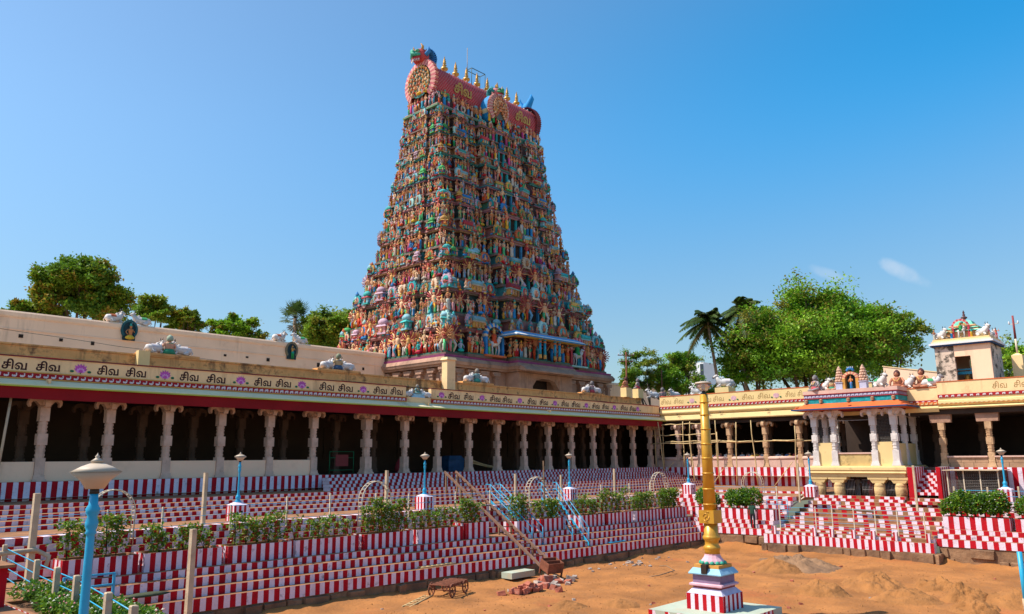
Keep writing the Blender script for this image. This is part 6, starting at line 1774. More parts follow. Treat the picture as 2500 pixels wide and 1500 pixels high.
for y in (24.1, 23.4, 22.7): MB().tube([(50.9, y, -3.95), (50.9, y, -2.72)], 0.02, 5).build('upright', ['blue'], o)
o = MB(); 
for k in range(5): o.bar((0, 0.1 * k, 0), (1.5, 0.1 * k, 0.0), 0.03, 0.03)
for x in (0.1, 1.4): o.bar((x, -0.02, 0.03), (x, 0.42, 0.03), 0.03, 0.03)
o = o.build('blue_grating', ['blue']); o.location = (38.6, 28.0, -4.8); tag(o, 'small blue grating lying on a step right of the second blue stair', 'grating')

# ------------------------------------------------------------------ hoist rails with skip, cart, rubble
TOPP, BOTP = Vector((33.8, 36.5, -0.72)), Vector((30.9, 26.3, -5.15))
M['railsteel'] = pm('dusty_rail_steel', (0.20, 0.11, 0.075), 0.8, 0.25, 3)
hz = thing('hoist_rails', (31, 26.5, -5.7), 'pair of rusty inclined rails running down the left steps to the tank bed', 'rails')
dv = (BOTP - TOPP); sv = Vector((dv.y, -dv.x, 0)).normalized() * 0.38
for s in (-1, 1):
    MB().bar(TOPP + sv * s, BOTP + sv * s, 0.085, 0.13).build('rail', ['railsteel'], hz)
for k in range(18):
    q = TOPP.lerp(BOTP, (k + 0.5) / 18)
    MB().bar(q - sv, q + sv, 0.06, 0.05).build('cross_tie', ['rust'], hz)
for f in (0.02, 0.2, 0.36, 0.62, 0.82):
    q = TOPP.lerp(BOTP, f)
    for s in (-1, 1): MB().bar(q + sv * s, Vector((q.x + sv.x * s, q.y + sv.y * s, q.z - (1.15 if f < 0.5 else 0.75))), 0.09, 0.09).build('trestle', ['wood'], hz)
sk_t = thing('skip_box', (30.75, 25.95, -5.42), 'rusty two-chamber skip box at the foot of the hoist rails', 'skip', rz=math.atan2(dv.y, dv.x))
def plate(x0, x1, y0, y1, z0, z1, name='plate', m_='rust'):
    return MB().box(x0, x1, y0, y1, z0, z1).build(name, [m_], sk_t, True)
for y in (-0.66, 0.62): plate(-0.55, 0.55, y, y + 0.04, 0.15, 0.85, 'side_plate')
for x in (-0.55, -0.02, 0.51): plate(x, x + 0.04, -0.62, 0.62, 0.15, 0.85, 'cross_plate')
plate(-0.55, 0.55, -0.62, 0.62, 0.12, 0.15, 'floor_plate')
for x in (-0.5, 0.5):
    for y in (-0.6, 0.6): plate(x - 0.05, x + 0.05, y - 0.05, y + 0.05, -0.25, 0.15, 'leg')
sk_t.scale = (0.68, 0.68, 0.68); sk_t.rotation_euler = (0, 0.30, math.atan2(dv.y, dv.x))
crt = thing('hand_cart', (24.4, 26.4, -5.72), 'low rusty flat cart with four wheels below the left steps', 'cart', rz=0.35)
for y in (-0.4, 0.4): MB().bar((-0.95, y, 0.45), (0.95, y, 0.45), 0.07, 0.1).build('frame_beam', ['rust'], crt, True)
for k in range(7): MB().bar((-0.9 + 0.3 * k, -0.45, 0.51), (-0.9 + 0.3 * k, 0.45, 0.51), 0.12, 0.03).build('slat', ['rust'], crt, True)
for x in (-0.62, 0.62):
    for y in (-0.5, 0.5):
        wmb = MB()
        pts = [(x + 0.26 * cos(a), y, 0.27 + 0.26 * sin(a)) for a in np.linspace(0, 2 * pi, 17)]
        wmb.tube(pts, 0.035, 6)
        for a in np.linspace(0, 2 * pi, 6, endpoint=False): wmb.tube([(x, y, 0.27), (x + 0.25 * cos(a), y, 0.27 + 0.25 * sin(a))], 0.018, 4)
        wmb.build('wheel', ['rust'], crt, True)
    MB().tube([(x, -0.5, 0.27), (x, 0.5, 0.27)], 0.03, 6).build('axle', ['rust'], crt, True)
MB().tube([(0.95, 0, 0.45), (1.6, 0.2, 0.2)], 0.025, 5).build('draw_bar', ['rust'], crt, True)
def chunk(x, y, s, name, mat, label, cat, group, zz=None, flat=0.7):
    v = []
    import itertools
    mb = MB()
    r = [(a, b, c) for a in (-1, 1) for b in (-1, 1) for c in (-1, 1)]
    vs = [(a * s * U(.6, 1.05), b * s * U(.5, .9), c * s * flat * U(.5, .9)) for a, b, c in r]
    mb.add(vs, [(0, 1, 3, 2), (4, 6, 7, 5), (0, 4, 5, 1), (2, 3, 7, 6), (0, 2, 6, 4), (1, 5, 7, 3)])
    o = mb.build(name, [mat])
    o.location = (x, y, (bedz(x, y) if zz is None else zz) + s * flat * 0.45); o.rotation_euler = (U(-.3, .3), U(-.3, .3), U(0, 6))
    return tag(o, label, cat, group)
for k in range(42):
    a, r = U(0, 6.28), abs(RND.gauss(0, 0.75))
    x, y = 27.3 + 1.0 * r * cos(a), 24.35 + 0.7 * r * sin(a)
    chunk(x, y, U(0.06, 0.2), 'brick_rubble', 'brick', 'broken red brick in the rubble pile in front of the skip box', 'brick', 'broken bricks in front of the skip', bedz(x, y) + max(0, 0.35 - 0.3 * r) * U(0, 1), 0.8)
for k in range(24):
    x, y = 29.6 + RND.gauss(0, 1.0), 25.2 + RND.gauss(0, 0.55)
    chunk(x, y, U(0.09, 0.32), 'stone_block', 'stone' if k % 3 else 'brick', 'grey broken stone block heaped round the skip box', 'stone', 'stones round the skip')
for k in range(46):
    x, y = U(16, 46), U(6, 27.3 + 0)
    if (x - gx_) ** 2 + (y - gy_) ** 2 < 5: continue
    chunk(x, y, U(0.04, 0.11), 'pebble', 'stone' if k % 2 else 'brick', 'small loose stone lying on the tank bed', 'stone', 'scattered stones on the tank bed', None, 0.6)
for k in range(30):
    x, y = 38.5 + RND.gauss(0, 1.8), 26.0 + RND.gauss(0, 0.6)
    chunk(x, y, U(0.04, 0.12), 'pebble', 'stone', 'pale stone scattered near the foot of the left steps', 'stone', 'pale stones near the left steps', None, 0.6)
mb = MB()
CR = random.Random(8)
for k in range(6500):
    x, y = CR.uniform(13, 47), CR.uniform(3, 28)
    if noise.noise((x * 0.25, y * 0.25, 7)) + CR.uniform(-.5, .5) < 0.05: continue
    s = CR.uniform(0.015, 0.06) * (1.6 if CR.random() < 0.06 else 1)
    z = bedz(x, y)
    a = CR.uniform(0, 6.28)
    mb.add([(x + s * cos(a + t), y + s * sin(a + t) * 0.8, z - 0.01) for t in (0, 1.6, 3.1, 4.7)] + [(x + s * .2, y, z + s * CR.uniform(.5, 1.0))], [(0, 1, 4), (1, 2, 4), (2, 3, 4), (3, 0, 4)])
mb.build('loose_clods', ['sand'], label='small clods and crumbs of earth strewn over the tank bed', cat='earth clods', kind='stuff')
MB().box(29.2, 30.9, 27.1, 27.8, -5.7, -5.42).build('green_slab', ['greenplinth'], label='pale green concrete slab at the foot of the hoist rails', cat='slab')
mb = MB()
for s in (-0.16, 0.16): mb.tube([(0, s, 0.03), (2.6, s, 0.05)], 0.03, 5)
for k in range(7): mb.tube([(0.2 + 0.36 * k, -0.16, 0.05), (0.2 + 0.36 * k, 0.16, 0.05)], 0.02, 5)
ldm = mb.mesh('bamboo_ladder', ['bamboo'])
put('bamboo_ladder', ldm, loc=(21.2, 25.4, -5.72), rz=0.5, label='bamboo ladder lying on the tank bed below the left steps', cat='ladder', group='bamboo ladders')
put('bamboo_ladder', ldm, loc=(24.6, 28.6, -4.83), rz=-0.04, sc=0.8, label='short bamboo ladder lying on a lower left step', cat='ladder', group='bamboo ladders')
mb = MB()
for s in (-0.17, 0.17): mb.bar((53.6, 22.6 + s, -2.5), (48.6, 23.9 + s, -4.6), 0.1, 0.05)
o = mb.build('plank_chute', [pm('pale_plank', (0.50, 0.42, 0.32), 0.85, 0.2, 2)]); tag(o, 'pair of long planks leaning down the right steps left of the pavilion', 'planks')
mb = MB(); mb.tube([(52.2, 19.9, -3.25), (52.0, 17.6, -3.38)], [0.09, 0.07], 7); tag(mb.build('log', ['wood']), 'dark log lying on the steps below the pavilion', 'log')
mb = MB(); mb.tube([(33.6, 22.6, -5.7), (33.9, 21.8, -5.55), (35.5, 21.9, -5.5), (36.4, 22.9, -5.45), (36.5, 23.4, -5.5)], 0.025, 5); tag(mb.build('bent_rod', ['wood']), 'thin bent rod lying on the tank bed right of the skip box', 'rod')
mb = MB(); mb.lathe(0, 0, [(0, 0), (0.5, 0.02), (0.62, 0.06), (0.35, 0.12), (0, 0.14)], 14, sx=1.4, sy=0.55); o = mb.build('tarpaulin', [pm('olive_tarpaulin', (0.06, 0.07, 0.035), 0.8, 0.3, 5)]); o.location = (12.3, 28.6, -4.53); tag(o, 'folded olive tarpaulin on a lower left step', 'tarpaulin')

# ------------------------------------------------------------------ bamboo scaffold before the right gallery
sc_ = thing('bamboo_scaffold', (66.2, 36, -2.5), 'bamboo scaffold of thin poles tied in front of the right gallery', 'scaffold')
for y, x, z0, z1, lean in ((42.4, 66.3, -0.8, 3.4, 0), (41.9, 66.9, -0.8, 3.3, 0), (41.2, 65.5, -2.45, 3.4, .5), (39.3, 66.3, -0.8, 3.4, 0), (38.9, 66.9, -0.8, 3.4, 0), (38.0, 65.5, -2.45, 2.2, .35), (36.6, 66.3, -0.8, 3.4, 0), (36.2, 66.9, -.8, 3.4, 0), (35.4, 65.6, -2.45, 2.3, 0), (33.6, 65.6, -2.45, 3.1, -.2), (31.9, 65.6, -2.45, 3.2, .3), (28.2, 65.6, -2.45, 2.6, -.15)):
    pts = [(x + 0.02 * sin(3 * k), y + lean * (k / 5 - 0.5) * 1.2 + 0.03 * sin(k * 2 + y), z0 + (z1 - z0) * k / 5) for k in range(6)]
    MB().tube(pts, [0.055 - 0.003 * k for k in range(6)], 6).build('upright', ['bamboo'], sc_)
for z, a, b, x in ((1.35, 42.6, 26.4, 65.75), (1.5, 41.0, 34, 65.9), (2.15, 42.8, 36.0, 66.4), (3.15, 43.4, 37.2, 66.4)):
    pts = [(x + 0.05 * sin(k * 1.7), a + (b - a) * k / 9, z + 0.05 * sin(k * 2.1)) for k in range(10)]
    MB().tube(pts, 0.045, 6).build('ledger', ['bamboo'], sc_)
for y in (33.2, 28.9):
    MB().tube([(65.7, y + 1.3, 1.42), (65.75, y, 1.36), (65.7, y - 1.4, 1.45)], [0.06, 0.07, 0.03], 6).build('ledger', ['bamboo'], sc_)
for y0, y1 in ((42.0, 40.4), (36.0, 34.8), (30.2, 28.8)):
    MB().tube([(65.4, y0, -2.45), (66.2, y1, -0.4)], 0.035, 5).build('brace', ['bamboo'], sc_)

# wire cage under the right gallery
cg = thing('wire_cage', (55.6, 12.8, -2.62), 'wire netting cage with a sheet roof under the right gallery', 'cage')
for y in (14.1, 13.2, 12.3, 11.35): MB().bar((55.0, y, -2.62), (55.0, y, -0.92), 0.06, 0.06).build('post', ['creamiron'], cg)
netting(cg, (55.0, 11.35), (55.0, 14.1), -2.58, -0.95, 26, 18, 0.007)
netting(cg, (55.0, 11.35), (57.4, 11.35), -2.58, -0.95, 18, 18, 0.007)
MB().box(54.7, 57.55, 11.2, 14.3, -0.91, -0.86).build('sheet_roof', ['post'], cg)
MB().box(57.3, 57.4, 11.35, 14.1, -2.62, -0.92).build('back_board', ['dark'], cg)

# things stored in the shade of the left gallery
br = thing('green_barrier', (31.4, 44.5, -0.85), 'green police barrier with a red board standing in the left gallery', 'barrier')
for x in (30.45, 32.35): MB().tube([(x, 44.5, -0.85), (x, 44.5, 0.62)], 0.03, 6).build('upright', ['greenpaint'], br)
for z in (-0.6, 0.2, 0.6): MB().tube([(30.45, 44.5, z), (32.35, 44.5, z)], 0.025, 6).build('rail', ['greenpaint'], br)
MB().box(30.9, 31.9, 44.46, 44.48, -0.35, 0.4).build('red_board', ['redboard'], br)
mb = MB(); mb.box(41.7, 43.3, 45.2, 46.2, -0.85, 0.0); mb.frus(42.5, 45.7, 0.0, 0.32, 0.85, 0.55, 0.6, 0.4)
tag(mb.build('covered_stack', ['bluesheet']), 'stack covered with a blue sheet in the left gallery', 'stack')
mb = MB()
for k in range(12): mb.tube([(43.4 + U(-.2, .2), 44.6 + U(-.2, .2), -0.2 + U(-.15, .2)), (46.4 + U(-.3, .3), 44.4 + U(-.2, .2), -0.8 + 0.06 * (k % 4))], 0.035, 5)
tag(mb.build('pole_bundle', ['bamboo'], kind=None), 'bundle of bamboo poles leaning in the left gallery', 'pole bundle')
for k, (x, c) in enumerate(((16.7, (0.35, 0.04, 0.06)), (36.9, (0.3, 0.03, 0.04)))):
    mb = MB(); mb.lathe(0, 0, [(0.35, 0), (0.4, 0.3), (0.25, 0.7), (0.1, 0.95), (0, 1.0)], 9, col=c)
    o = mb.build('cloth_bundle', ['skincloth']); o.location = (x, 45.2, -0.85); tag(o, 'red cloth bundle behind the ' + ('second pillar' if k == 0 else 'pillar right of the green barrier') + ' of the left gallery', 'bundle')
MB().tube([(10.9, 42.05, -0.85), (11.15, 42.1, 3.0)], 0.06, 8).build('drain_pipe', ['post'], galL)

# ------------------------------------------------------------------ stucco bulls and seated figures
def bull_mesh(cloth):
    """recumbent bull: body, hump, neck, head with horns, folded legs, saddle cloth; about 1.5 m long, facing +X"""
    W_ = (0.62, 0.57, 0.54)
    mb = MB()
    mb.tube([(-0.78, 0, 0.30), (-0.62, 0, 0.36), (-0.2, 0, 0.40), (0.2, 0, 0.44), (0.42, 0, 0.52), (0.56, 0, 0.72), (0.62, 0, 0.88)], [0.12, 0.30, 0.34, 0.33, 0.27, 0.19, 0.15], 12, col=W_)
    mb.lathe(0.22, 0, [(0.17, 0.66), (0.16, 0.78), (0.08, 0.88), (0, 0.9)], 8, col=W_)
    mb.tube([(0.56, 0, 0.98), (0.72, 0, 0.94), (0.92, 0, 0.84)], [0.15, 0.13, 0.09], 9, col=W_)
    mb.tube([(0.90, 0, 0.85), (0.98, 0, 0.82)], [0.095, 0.08], 8, col=(0.12, 0.10, 0.10))
    for s in (-1, 1):
        mb.tube([(0.56, s * 0.09, 1.08), (0.54, s * 0.15, 1.2), (0.58, s * 0.13, 1.32)], [0.04, 0.032, 0.008], 6, col=(0.10, 0.09, 0.09))
        mb.tube([(0.52, s * 0.12, 1.0), (0.48, s * 0.27, 0.98)], [0.05, 0.02], 6, col=W_)
        mb.lathe(0.74, s * 0.10, [(0, 0.95), (0.025, 0.975), (0, 1.0)], 6, col=(0.04, 0.03, 0.03))
        mb.tube([(0.36, s * 0.20, 0.24), (0.62, s * 0.22, 0.12), (0.36, s * 0.24, 0.06)], [0.11, 0.08, 0.06], 7, col=W_)
        mb.tube([(-0.45, s * 0.24, 0.25), (-0.12, s * 0.32, 0.12), (-0.45, s * 0.32, 0.06)], [0.17, 0.10, 0.07], 7, col=W_)
    mb.tube([(-0.80, 0, 0.36), (-0.86, 0.1, 0.2), (-0.7, 0.26, 0.08)], [0.04, 0.03, 0.04], 6, col=W_)
    n = 10
    for i in range(n):
        a0, a1 = pi * 0.08 + pi * 0.84 * i / n, pi * 0.08 + pi * 0.84 * (i + 1) / n
        q = lambda a, x, r: (x, r * cos(a), 0.40 + r * sin(a))
        mb.add([q(a0, -0.42, 0.35), q(a1, -0.42, 0.35), q(a1, 0.02, 0.36), q(a0, 0.02, 0.36)], [(0, 1, 2, 3)], col=cloth)
    mb.tube([(0.34, -0.26, 0.42), (0.52, 0, 0.46), (0.34, 0.26, 0.42)], 0.035, 5, col=cloth)
    return mb.mesh('bull', ['paint'])
BULL = [bull_mesh(c) for c in ((0.62, 0.55, 0.55), (0.5, 0.12, 0.05), (0.05, 0.32, 0.12), (0.40, 0.42, 0.46))]
def sitter_mesh(skin, cloth, hair):
    """cross-legged stout figure about 1.2 m high, facing -Y"""
    mb = MB()
    mb.lathe(0, 0, [(0.34, 0.0), (0.40, 0.10), (0.33, 0.26), (0.27, 0.34)], 12, col=cloth, sy=0.8)
    mb.lathe(0, 0, [(0.27, 0.30), (0.26, 0.45), (0.30, 0.62), (0.29, 0.72), (0.12, 0.80), (0.09, 0.84)], 12, col=skin, sy=0.75)
    mb.lathe(0, -0.02, [(0.08, 0.83), (0.15, 0.90), (0.16, 1.0), (0.13, 1.08), (0.05, 1.12)], 10, col=skin)
    mb.lathe(0, 0.04, [(0.16, 0.84), (0.20, 0.92), (0.205, 1.02), (0.17, 1.13), (0.08, 1.22), (0, 1.26)], 10, col=hair)
    mb.lathe(0, 0, [(0.28, 0.66), (0.30, 0.70), (0.2, 0.76)], 10, col=tuple(min(1, x * 1.5) for x in cloth), sy=0.78)
    mb.tube([(-0.2, -0.14, 0.72), (-0.08, -0.25, 0.52), (0.08, -0.25, 0.52), (0.2, -0.14, 0.72)], 0.03, 5, col=(0.62, 0.40, 0.12))
    mb.lathe(0, -0.17, [(0, 0.95), (0.03, 0.98), (0, 1.01)], 5, col=skin)
    for s in (-1, 1):
        mb.tube([(s * 0.27, 0, 0.70), (s * 0.42, -0.05, 0.48), (s * 0.36, -0.25, 0.30)], [0.09, 0.075, 0.06], 7, col=skin)
        mb.tube([(s * 0.15, -0.05, 0.14), (s * 0.46, -0.16, 0.14), (s * 0.30, -0.38, 0.08), (0.0, -0.38, 0.07)], [0.13, 0.12, 0.09, 0.06], 7, col=skin)
        mb.lathe(s * 0.06, -0.165, [(0, 1.0), (0.018, 1.02), (0, 1.04)], 5, col=(0.05, 0.03, 0.03))
    return mb.mesh('seated_figure', ['paint'])
SIT = [sitter_mesh((0.62, 0.32, 0.20), (0.03, 0.26, 0.14), (0.28, 0.34, 0.24)), sitter_mesh((0.52, 0.36, 0.18), (0.05, 0.10, 0.18), (0.24, 0.26, 0.16)), sitter_mesh((0.20, 0.30, 0.30), (0.04, 0.26, 0.20), (0.25, 0.20, 0.16)),
       sitter_mesh((0.28, 0.24, 0.24), (0.40, 0.05, 0.07), (0.16, 0.14, 0.14)), sitter_mesh((0.46, 0.18, 0.10), (0.30, 0.10, 0.05), (0.09, 0.03, 0.025))]
def bull(loc, rz, v, label, sc=1.0):
    put('bull_statue', BULL[v], None, loc=loc, rz=rz, sc=sc, label=label, cat='statue', group='stucco bulls on the roofs')
def sitter(loc, rz, v, label, sc=1.0):
    put('seated_figure', SIT[v], None, loc=loc, rz=rz, sc=sc, label=label, cat='statue', group='seated stucco figures on the roofs')
WHERE = ['above the second lotus emblem', 'left of the tower base', 'right of the roof pier', 'before the tower doorway']
for i, x in enumerate((19.64, 31.27, 44.61, 59.91)):
    z = 6.1
    bull((x - 0.78, 45.2, z), pi * 0.06, 0, 'left white bull of the group ' + WHERE[i], 0.74)
    bull((x + 0.78, 45.2, z), pi * 0.94, 0, 'right white bull of the group ' + WHERE[i], 0.74)
    sitter((x, 45.1, z), pi, i, 'stucco figure sitting between two bulls on the left parapet ' + WHERE[i], 0.92)
def wallniche(x, zc, lab, a, b, col):
    t = thing('wall_niche', (x, 76.7, zc), lab, 'niche')
    mb = MB()
    n = 16
    for i in range(n):
        a0, a1 = -0.25 * pi + 1.5 * pi * i / n, -0.25 * pi + 1.5 * pi * (i + 1) / n
        q = lambda an, r, y: (x + r * cos(an), y, zc + 0.6 + r * 1.25 * sin(an))
        mb.add([q(a0, 0.72, 76.8), q(a1, 0.72, 76.8), q(a1, 0.95, 76.75), q(a0, 0.95, 76.75), q(a1, 0.95, 77.05), q(a0, 0.95, 77.05)], [(0, 1, 2, 3), (3, 2, 4, 5)], col=col)
    mb.add([(x - 0.75, 76.9, zc - 0.7), (x + 0.75, 76.9, zc - 0.7), (x + 0.75, 76.9, zc + 1.2), (x, 76.9, zc + 1.6), (x - 0.75, 76.9, zc + 1.2)], [(0, 1, 2, 3, 4)], col=(0.02, 0.05, 0.06))
    mb.build('niche_frame', ['paint'], t)
    put('niche_figure', vmesh('seat' if a else 'stand', b), t, False, (x, 76.6, zc - 0.6), 0, 2.0)
    t.scale = (0.8, 0.8, 0.8); t.location.z += 0.25
wallniche(29.55, 11.7, 'round green niche with a painted figure on the top of the left outer wall', True, 3, (0.02, 0.10, 0.12))
wallniche(47.1, 11.4, 'dark arched niche with a blue standing figure on the outer wall near the tower', False, 7, (0.20, 0.16, 0.10))
for x, r, lb in ((28.3, 0.15, 'white bull left of the round green niche on the outer wall'), (30.8, pi - 0.15, 'white bull right of the round green niche on the outer wall'), (45.8, 0.15, 'white bull left of the dark arched niche on the outer wall'), (48.4, pi - 0.15, 'white bull right of the dark arched niche on the outer wall')):
    bull((x, 77.4, 13.0), r, 1 if r < 1 else 2, lb, 1.12)
# small group in the gap of the left parapet
mb = MB(); mb.frus(36.05, 42.35, 4.3, 4.42, 0.6, 0.16, 0.5, 0.14); mb.frus(36.05, 42.35, 4.42, 4.55, 0.35, 0.14, 0.6, 0.15)
gp = thing('lotus_seat_statue', (36.05, 42.35, 4.3), 'small blue-grey figure on a lotus seat in the gap of the left parapet', 'statue')
mb.build('lotus_seat', ['skyblue'], gp); put('seated_body', SIT[2], gp, False, (36.05, 42.36, 4.55), 0, 0.55)
for x, r in ((35.3, 0.2), (36.85, pi - 0.2)): bull((x, 42.38, 4.305), r, 3, 'tiny grey bull ' + ('left' if r < 1 else 'right') + ' of the lotus seat figure in the parapet gap', 0.55)
# corner clutter of figures
sitter((65.35, 44.95, 6.9), pi, 4, 'dark seated figure on the left of the two yellow corner blocks', 0.9)
sitter((67.45, 44.95, 6.9), pi + 0.4, 3, 'grey seated figure on the right of the two yellow corner blocks', 0.9)
bull((69.0, 44.2, 5.98), 2.6, 3, 'grey bull at the inner corner of the two galleries', 0.9)
bull((70.6, 42.6, 5.96), 2.9, 0, 'white bull behind the left end of the right gallery parapet', 0.9)
sitter((69.9, 43.6, 5.9), 2.6, 3, 'dark blue-clad figure at the inner corner of the two galleries', 1.0)
mb = MB(); mb.box(72.0, 73.2, 40.6, 41.6, 4.9, 6.3); mb.build('roof_block', ['yellow'], galR)
bull((72.6, 41.1, 6.3), 2.2, 3, 'dark grey bull on a yellow block behind the right gallery parapet', 0.9)
bull((78, 40.8, 7.4), 2.2, 0, 'white bull seen past the golden column lamp', 1.3)
mb = MB(); mb.box(77.2, 78.8, 40.0, 41.6, 4.9, 7.4); mb.build('roof_block', ['yellow'], galR)
# statues on the pavilion roof and along the right gallery
zr = 4.6
sitter((56.2, 22.35, zr), -pi / 2 - 0.5, 3, 'grey figure sitting at the left end of the pavilion roof', 0.95)
bull((56.5, 21.75, zr), -2.2, 1, 'white bull beside the left end figure of the pavilion roof', 0.8)
sitter((56.2, 21.15, zr), -pi / 2, 0, 'small orange-faced figure left of the left shrine pedestal', 0.7)
for y, lb in ((20.57, 'left'), (18.96, 'right')):
    t = thing('bud_shrine', (56.1, y, zr), 'pink layered bud on a lavender pedestal ' + lb + ' of the arched niche on the pavilion', 'shrine')
    MB().box(55.92, 56.38, y - 0.23, y + 0.23, zr, zr + 0.45).build('pedestal', ['lavender'], t)
    MB().box(55.88, 56.42, y - 0.27, y + 0.27, zr + 0.45, zr + 0.5).build('pedestal_cap', ['lavender'], t)
    mb = MB()
    for k in range(5):
        r = 0.34 - 0.055 * k
        z = zr + 0.5 + 0.19 * k
        for j in range(9):
            a = 2 * pi * j / 9 + k * 0.35
            mb.lathe(56.15 + r * 0.7 * cos(a), y + r * 0.8 * sin(a), [(0, z), (0.09, z + 0.06), (0.06, z + 0.17), (0, z + 0.21)], 5)
        mb.lathe(56.15, y, [(r * 0.7, z), (r * 0.7, z + 0.19)], 8)
    mb.lathe(56.15, y, [(0.1, zr + 1.4), (0.12, zr + 1.5), (0, zr + 1.68)], 8)
    mb.build('bud', [pm('peach_bud_plaster', (0.66, 0.40, 0.28), 0.8, 0.15, 4)], t)
t = thing('arched_niche', (56.1, 19.79, zr), 'arched niche with a green standing figure in the middle of the pavilion roof', 'niche')
mb = MB()
n = 14
for i in range(n):
    a0, a1 = pi * i / n, pi * (i + 1) / n
    q = lambda an, r, x: (x, 19.79 + r * cos(an), zr + 0.72 + r * 0.85 * sin(an))
    c = (0.55, 0.14, 0.10) if i % 2 else (0.62, 0.38, 0.2)
    mb.add([q(a0, 0.36, 55.95), q(a1, 0.36, 55.95), q(a1, 0.56, 55.98), q(a0, 0.56, 55.98), q(a1, 0.56, 56.4), q(a0, 0.56, 56.4), q(a0, 0.36, 56.4), q(a1, 0.36, 56.4)], [(0, 1, 2, 3), (3, 2, 4, 5), (0, 1, 7, 6)], col=c)
mb.build('arch_rim', ['paint'], t)
for s in (-1, 1):
    MB().box(55.94, 56.4, 19.79 + s * 0.46 - 0.1, 19.79 + s * 0.46 + 0.1, zr, zr + 0.72).build('jamb', ['friezeline'], t)
mb = MB(); mb.box(56.3, 56.4, 19.4, 20.18, zr, zr + 1.0, col=(0.02, 0.05, 0.06)); mb.build('niche_back', ['paint'], t)
put('niche_figure', vmesh('stand', 4), t, False, (56.1, 19.79, zr), -pi / 2, 0.95)
mb = MB()
for k in range(7):
    a = pi * k / 6
    mb.lathe(56.1 , 19.79 + 0.2 * cos(a), [(0, zr + 1.2 + 0.1 * sin(a)), (0.1, zr + 1.3 + 0.1 * sin(a)), (0, zr + 1.42 + 0.16 * sin(a))], 6, col=(0.04, 0.22, 0.5))
for k in range(4): mb.lathe(56.1, 19.6 + 0.12 * k, [(0, zr + 1.42), (0.05, zr + 1.5), (0, zr + 1.58)], 5, col=(0.66, 0.64, 0.6))
mb.build('crest', ['paint'], t)
bull((56.3, 17.9, zr), -2.3, 2, 'white bull with a green cloth right of the arched niche', 0.85)
for y, k, lb in ((20.1, 's', 'brown seated figure left of the two before the sloping wall'), (19.35, 'b', 'white bull between the two brown seated figures'), (18.3, 's', 'brown seated figure right of the two before the sloping wall'), (17.6, 'c', 'white bull with a green cloth next to the turret wall')):
    if k == 's': sitter((58.35, y * 0.868, 4.54), -pi / 2, 4, lb, 1.1)
    else: bull((58.4, y * 0.868, 4.54), -2.2 if k == 'b' else -1.0, 0 if k == 'b' else 2, lb, 0.82)
# sculptures round the turret roof
for (x, y, rz) in ((68.4, 16.9, -pi / 2), (68.4, 13.95, -pi / 2), (71.2, 13.9, 0.4)):
    put('roof_bull', BULL[3], bell, False, (x, y, 9.0), rz - 0.6, 0.8)
for x, y, j in ((68.3, 16.1, 2), (68.3, 14.7, 5), (68.2, 17.3, 8), (68.2, 13.5, 9), (70.5, 13.45, 1)):
    put('roof_figure', vmesh('stand', j), bell, False, (x, y, 8.99), -pi / 2, 0.85)
put('roof_rider', vmesh('rider', 1), bell, False, (68.45, 15.42, 8.99), -pi / 2, 1.35)
put('roof_medallion', vmesh('kudu', 3), bell, False, (68.9, 15.42, 9.6), -pi / 2, 0.8)

# ------------------------------------------------------------------ people
def skin_body(joints, edges, radii, paint, name):
    """one continuous body grown over a skeleton; paint(face centre) gives the colour"""
    me = bpy.data.meshes.new(name)
    me.from_pydata(joints, edges, [])
    o = bpy.data.objects.new(name + '_source', me)
    COL.objects.link(o)
    md = o.modifiers.new('skin', 'SKIN')
    for v, r in zip(me.skin_vertices[0].data, radii):
        v.radius = (r, r) if not isinstance(r, tuple) else r
    me.skin_vertices[0].data[0].use_root = True
    sb = o.modifiers.new('sub', 'SUBSURF'); sb.levels = 2; sb.render_levels = 2
    dg = bpy.context.evaluated_depsgraph_get()
    out = bpy.data.meshes.new_from_object(o.evaluated_get(dg))
    bpy.data.objects.remove(o)
    out.name = name
    out.materials.clear(); out.materials.append(M['skincloth'])
    at = out.color_attributes.new('Col', 'FLOAT_COLOR', 'CORNER')
    arr = []
    for p in out.polygons:
        arr.extend((*paint(p.center), 1.0) * p.loop_total)
    at.data.foreach_set('color', arr)
    out.polygons.foreach_set('use_smooth', [True] * len(out.polygons))
    return out
BR, HAIR = (0.20, 0.09, 0.05), (0.012, 0.010, 0.010)
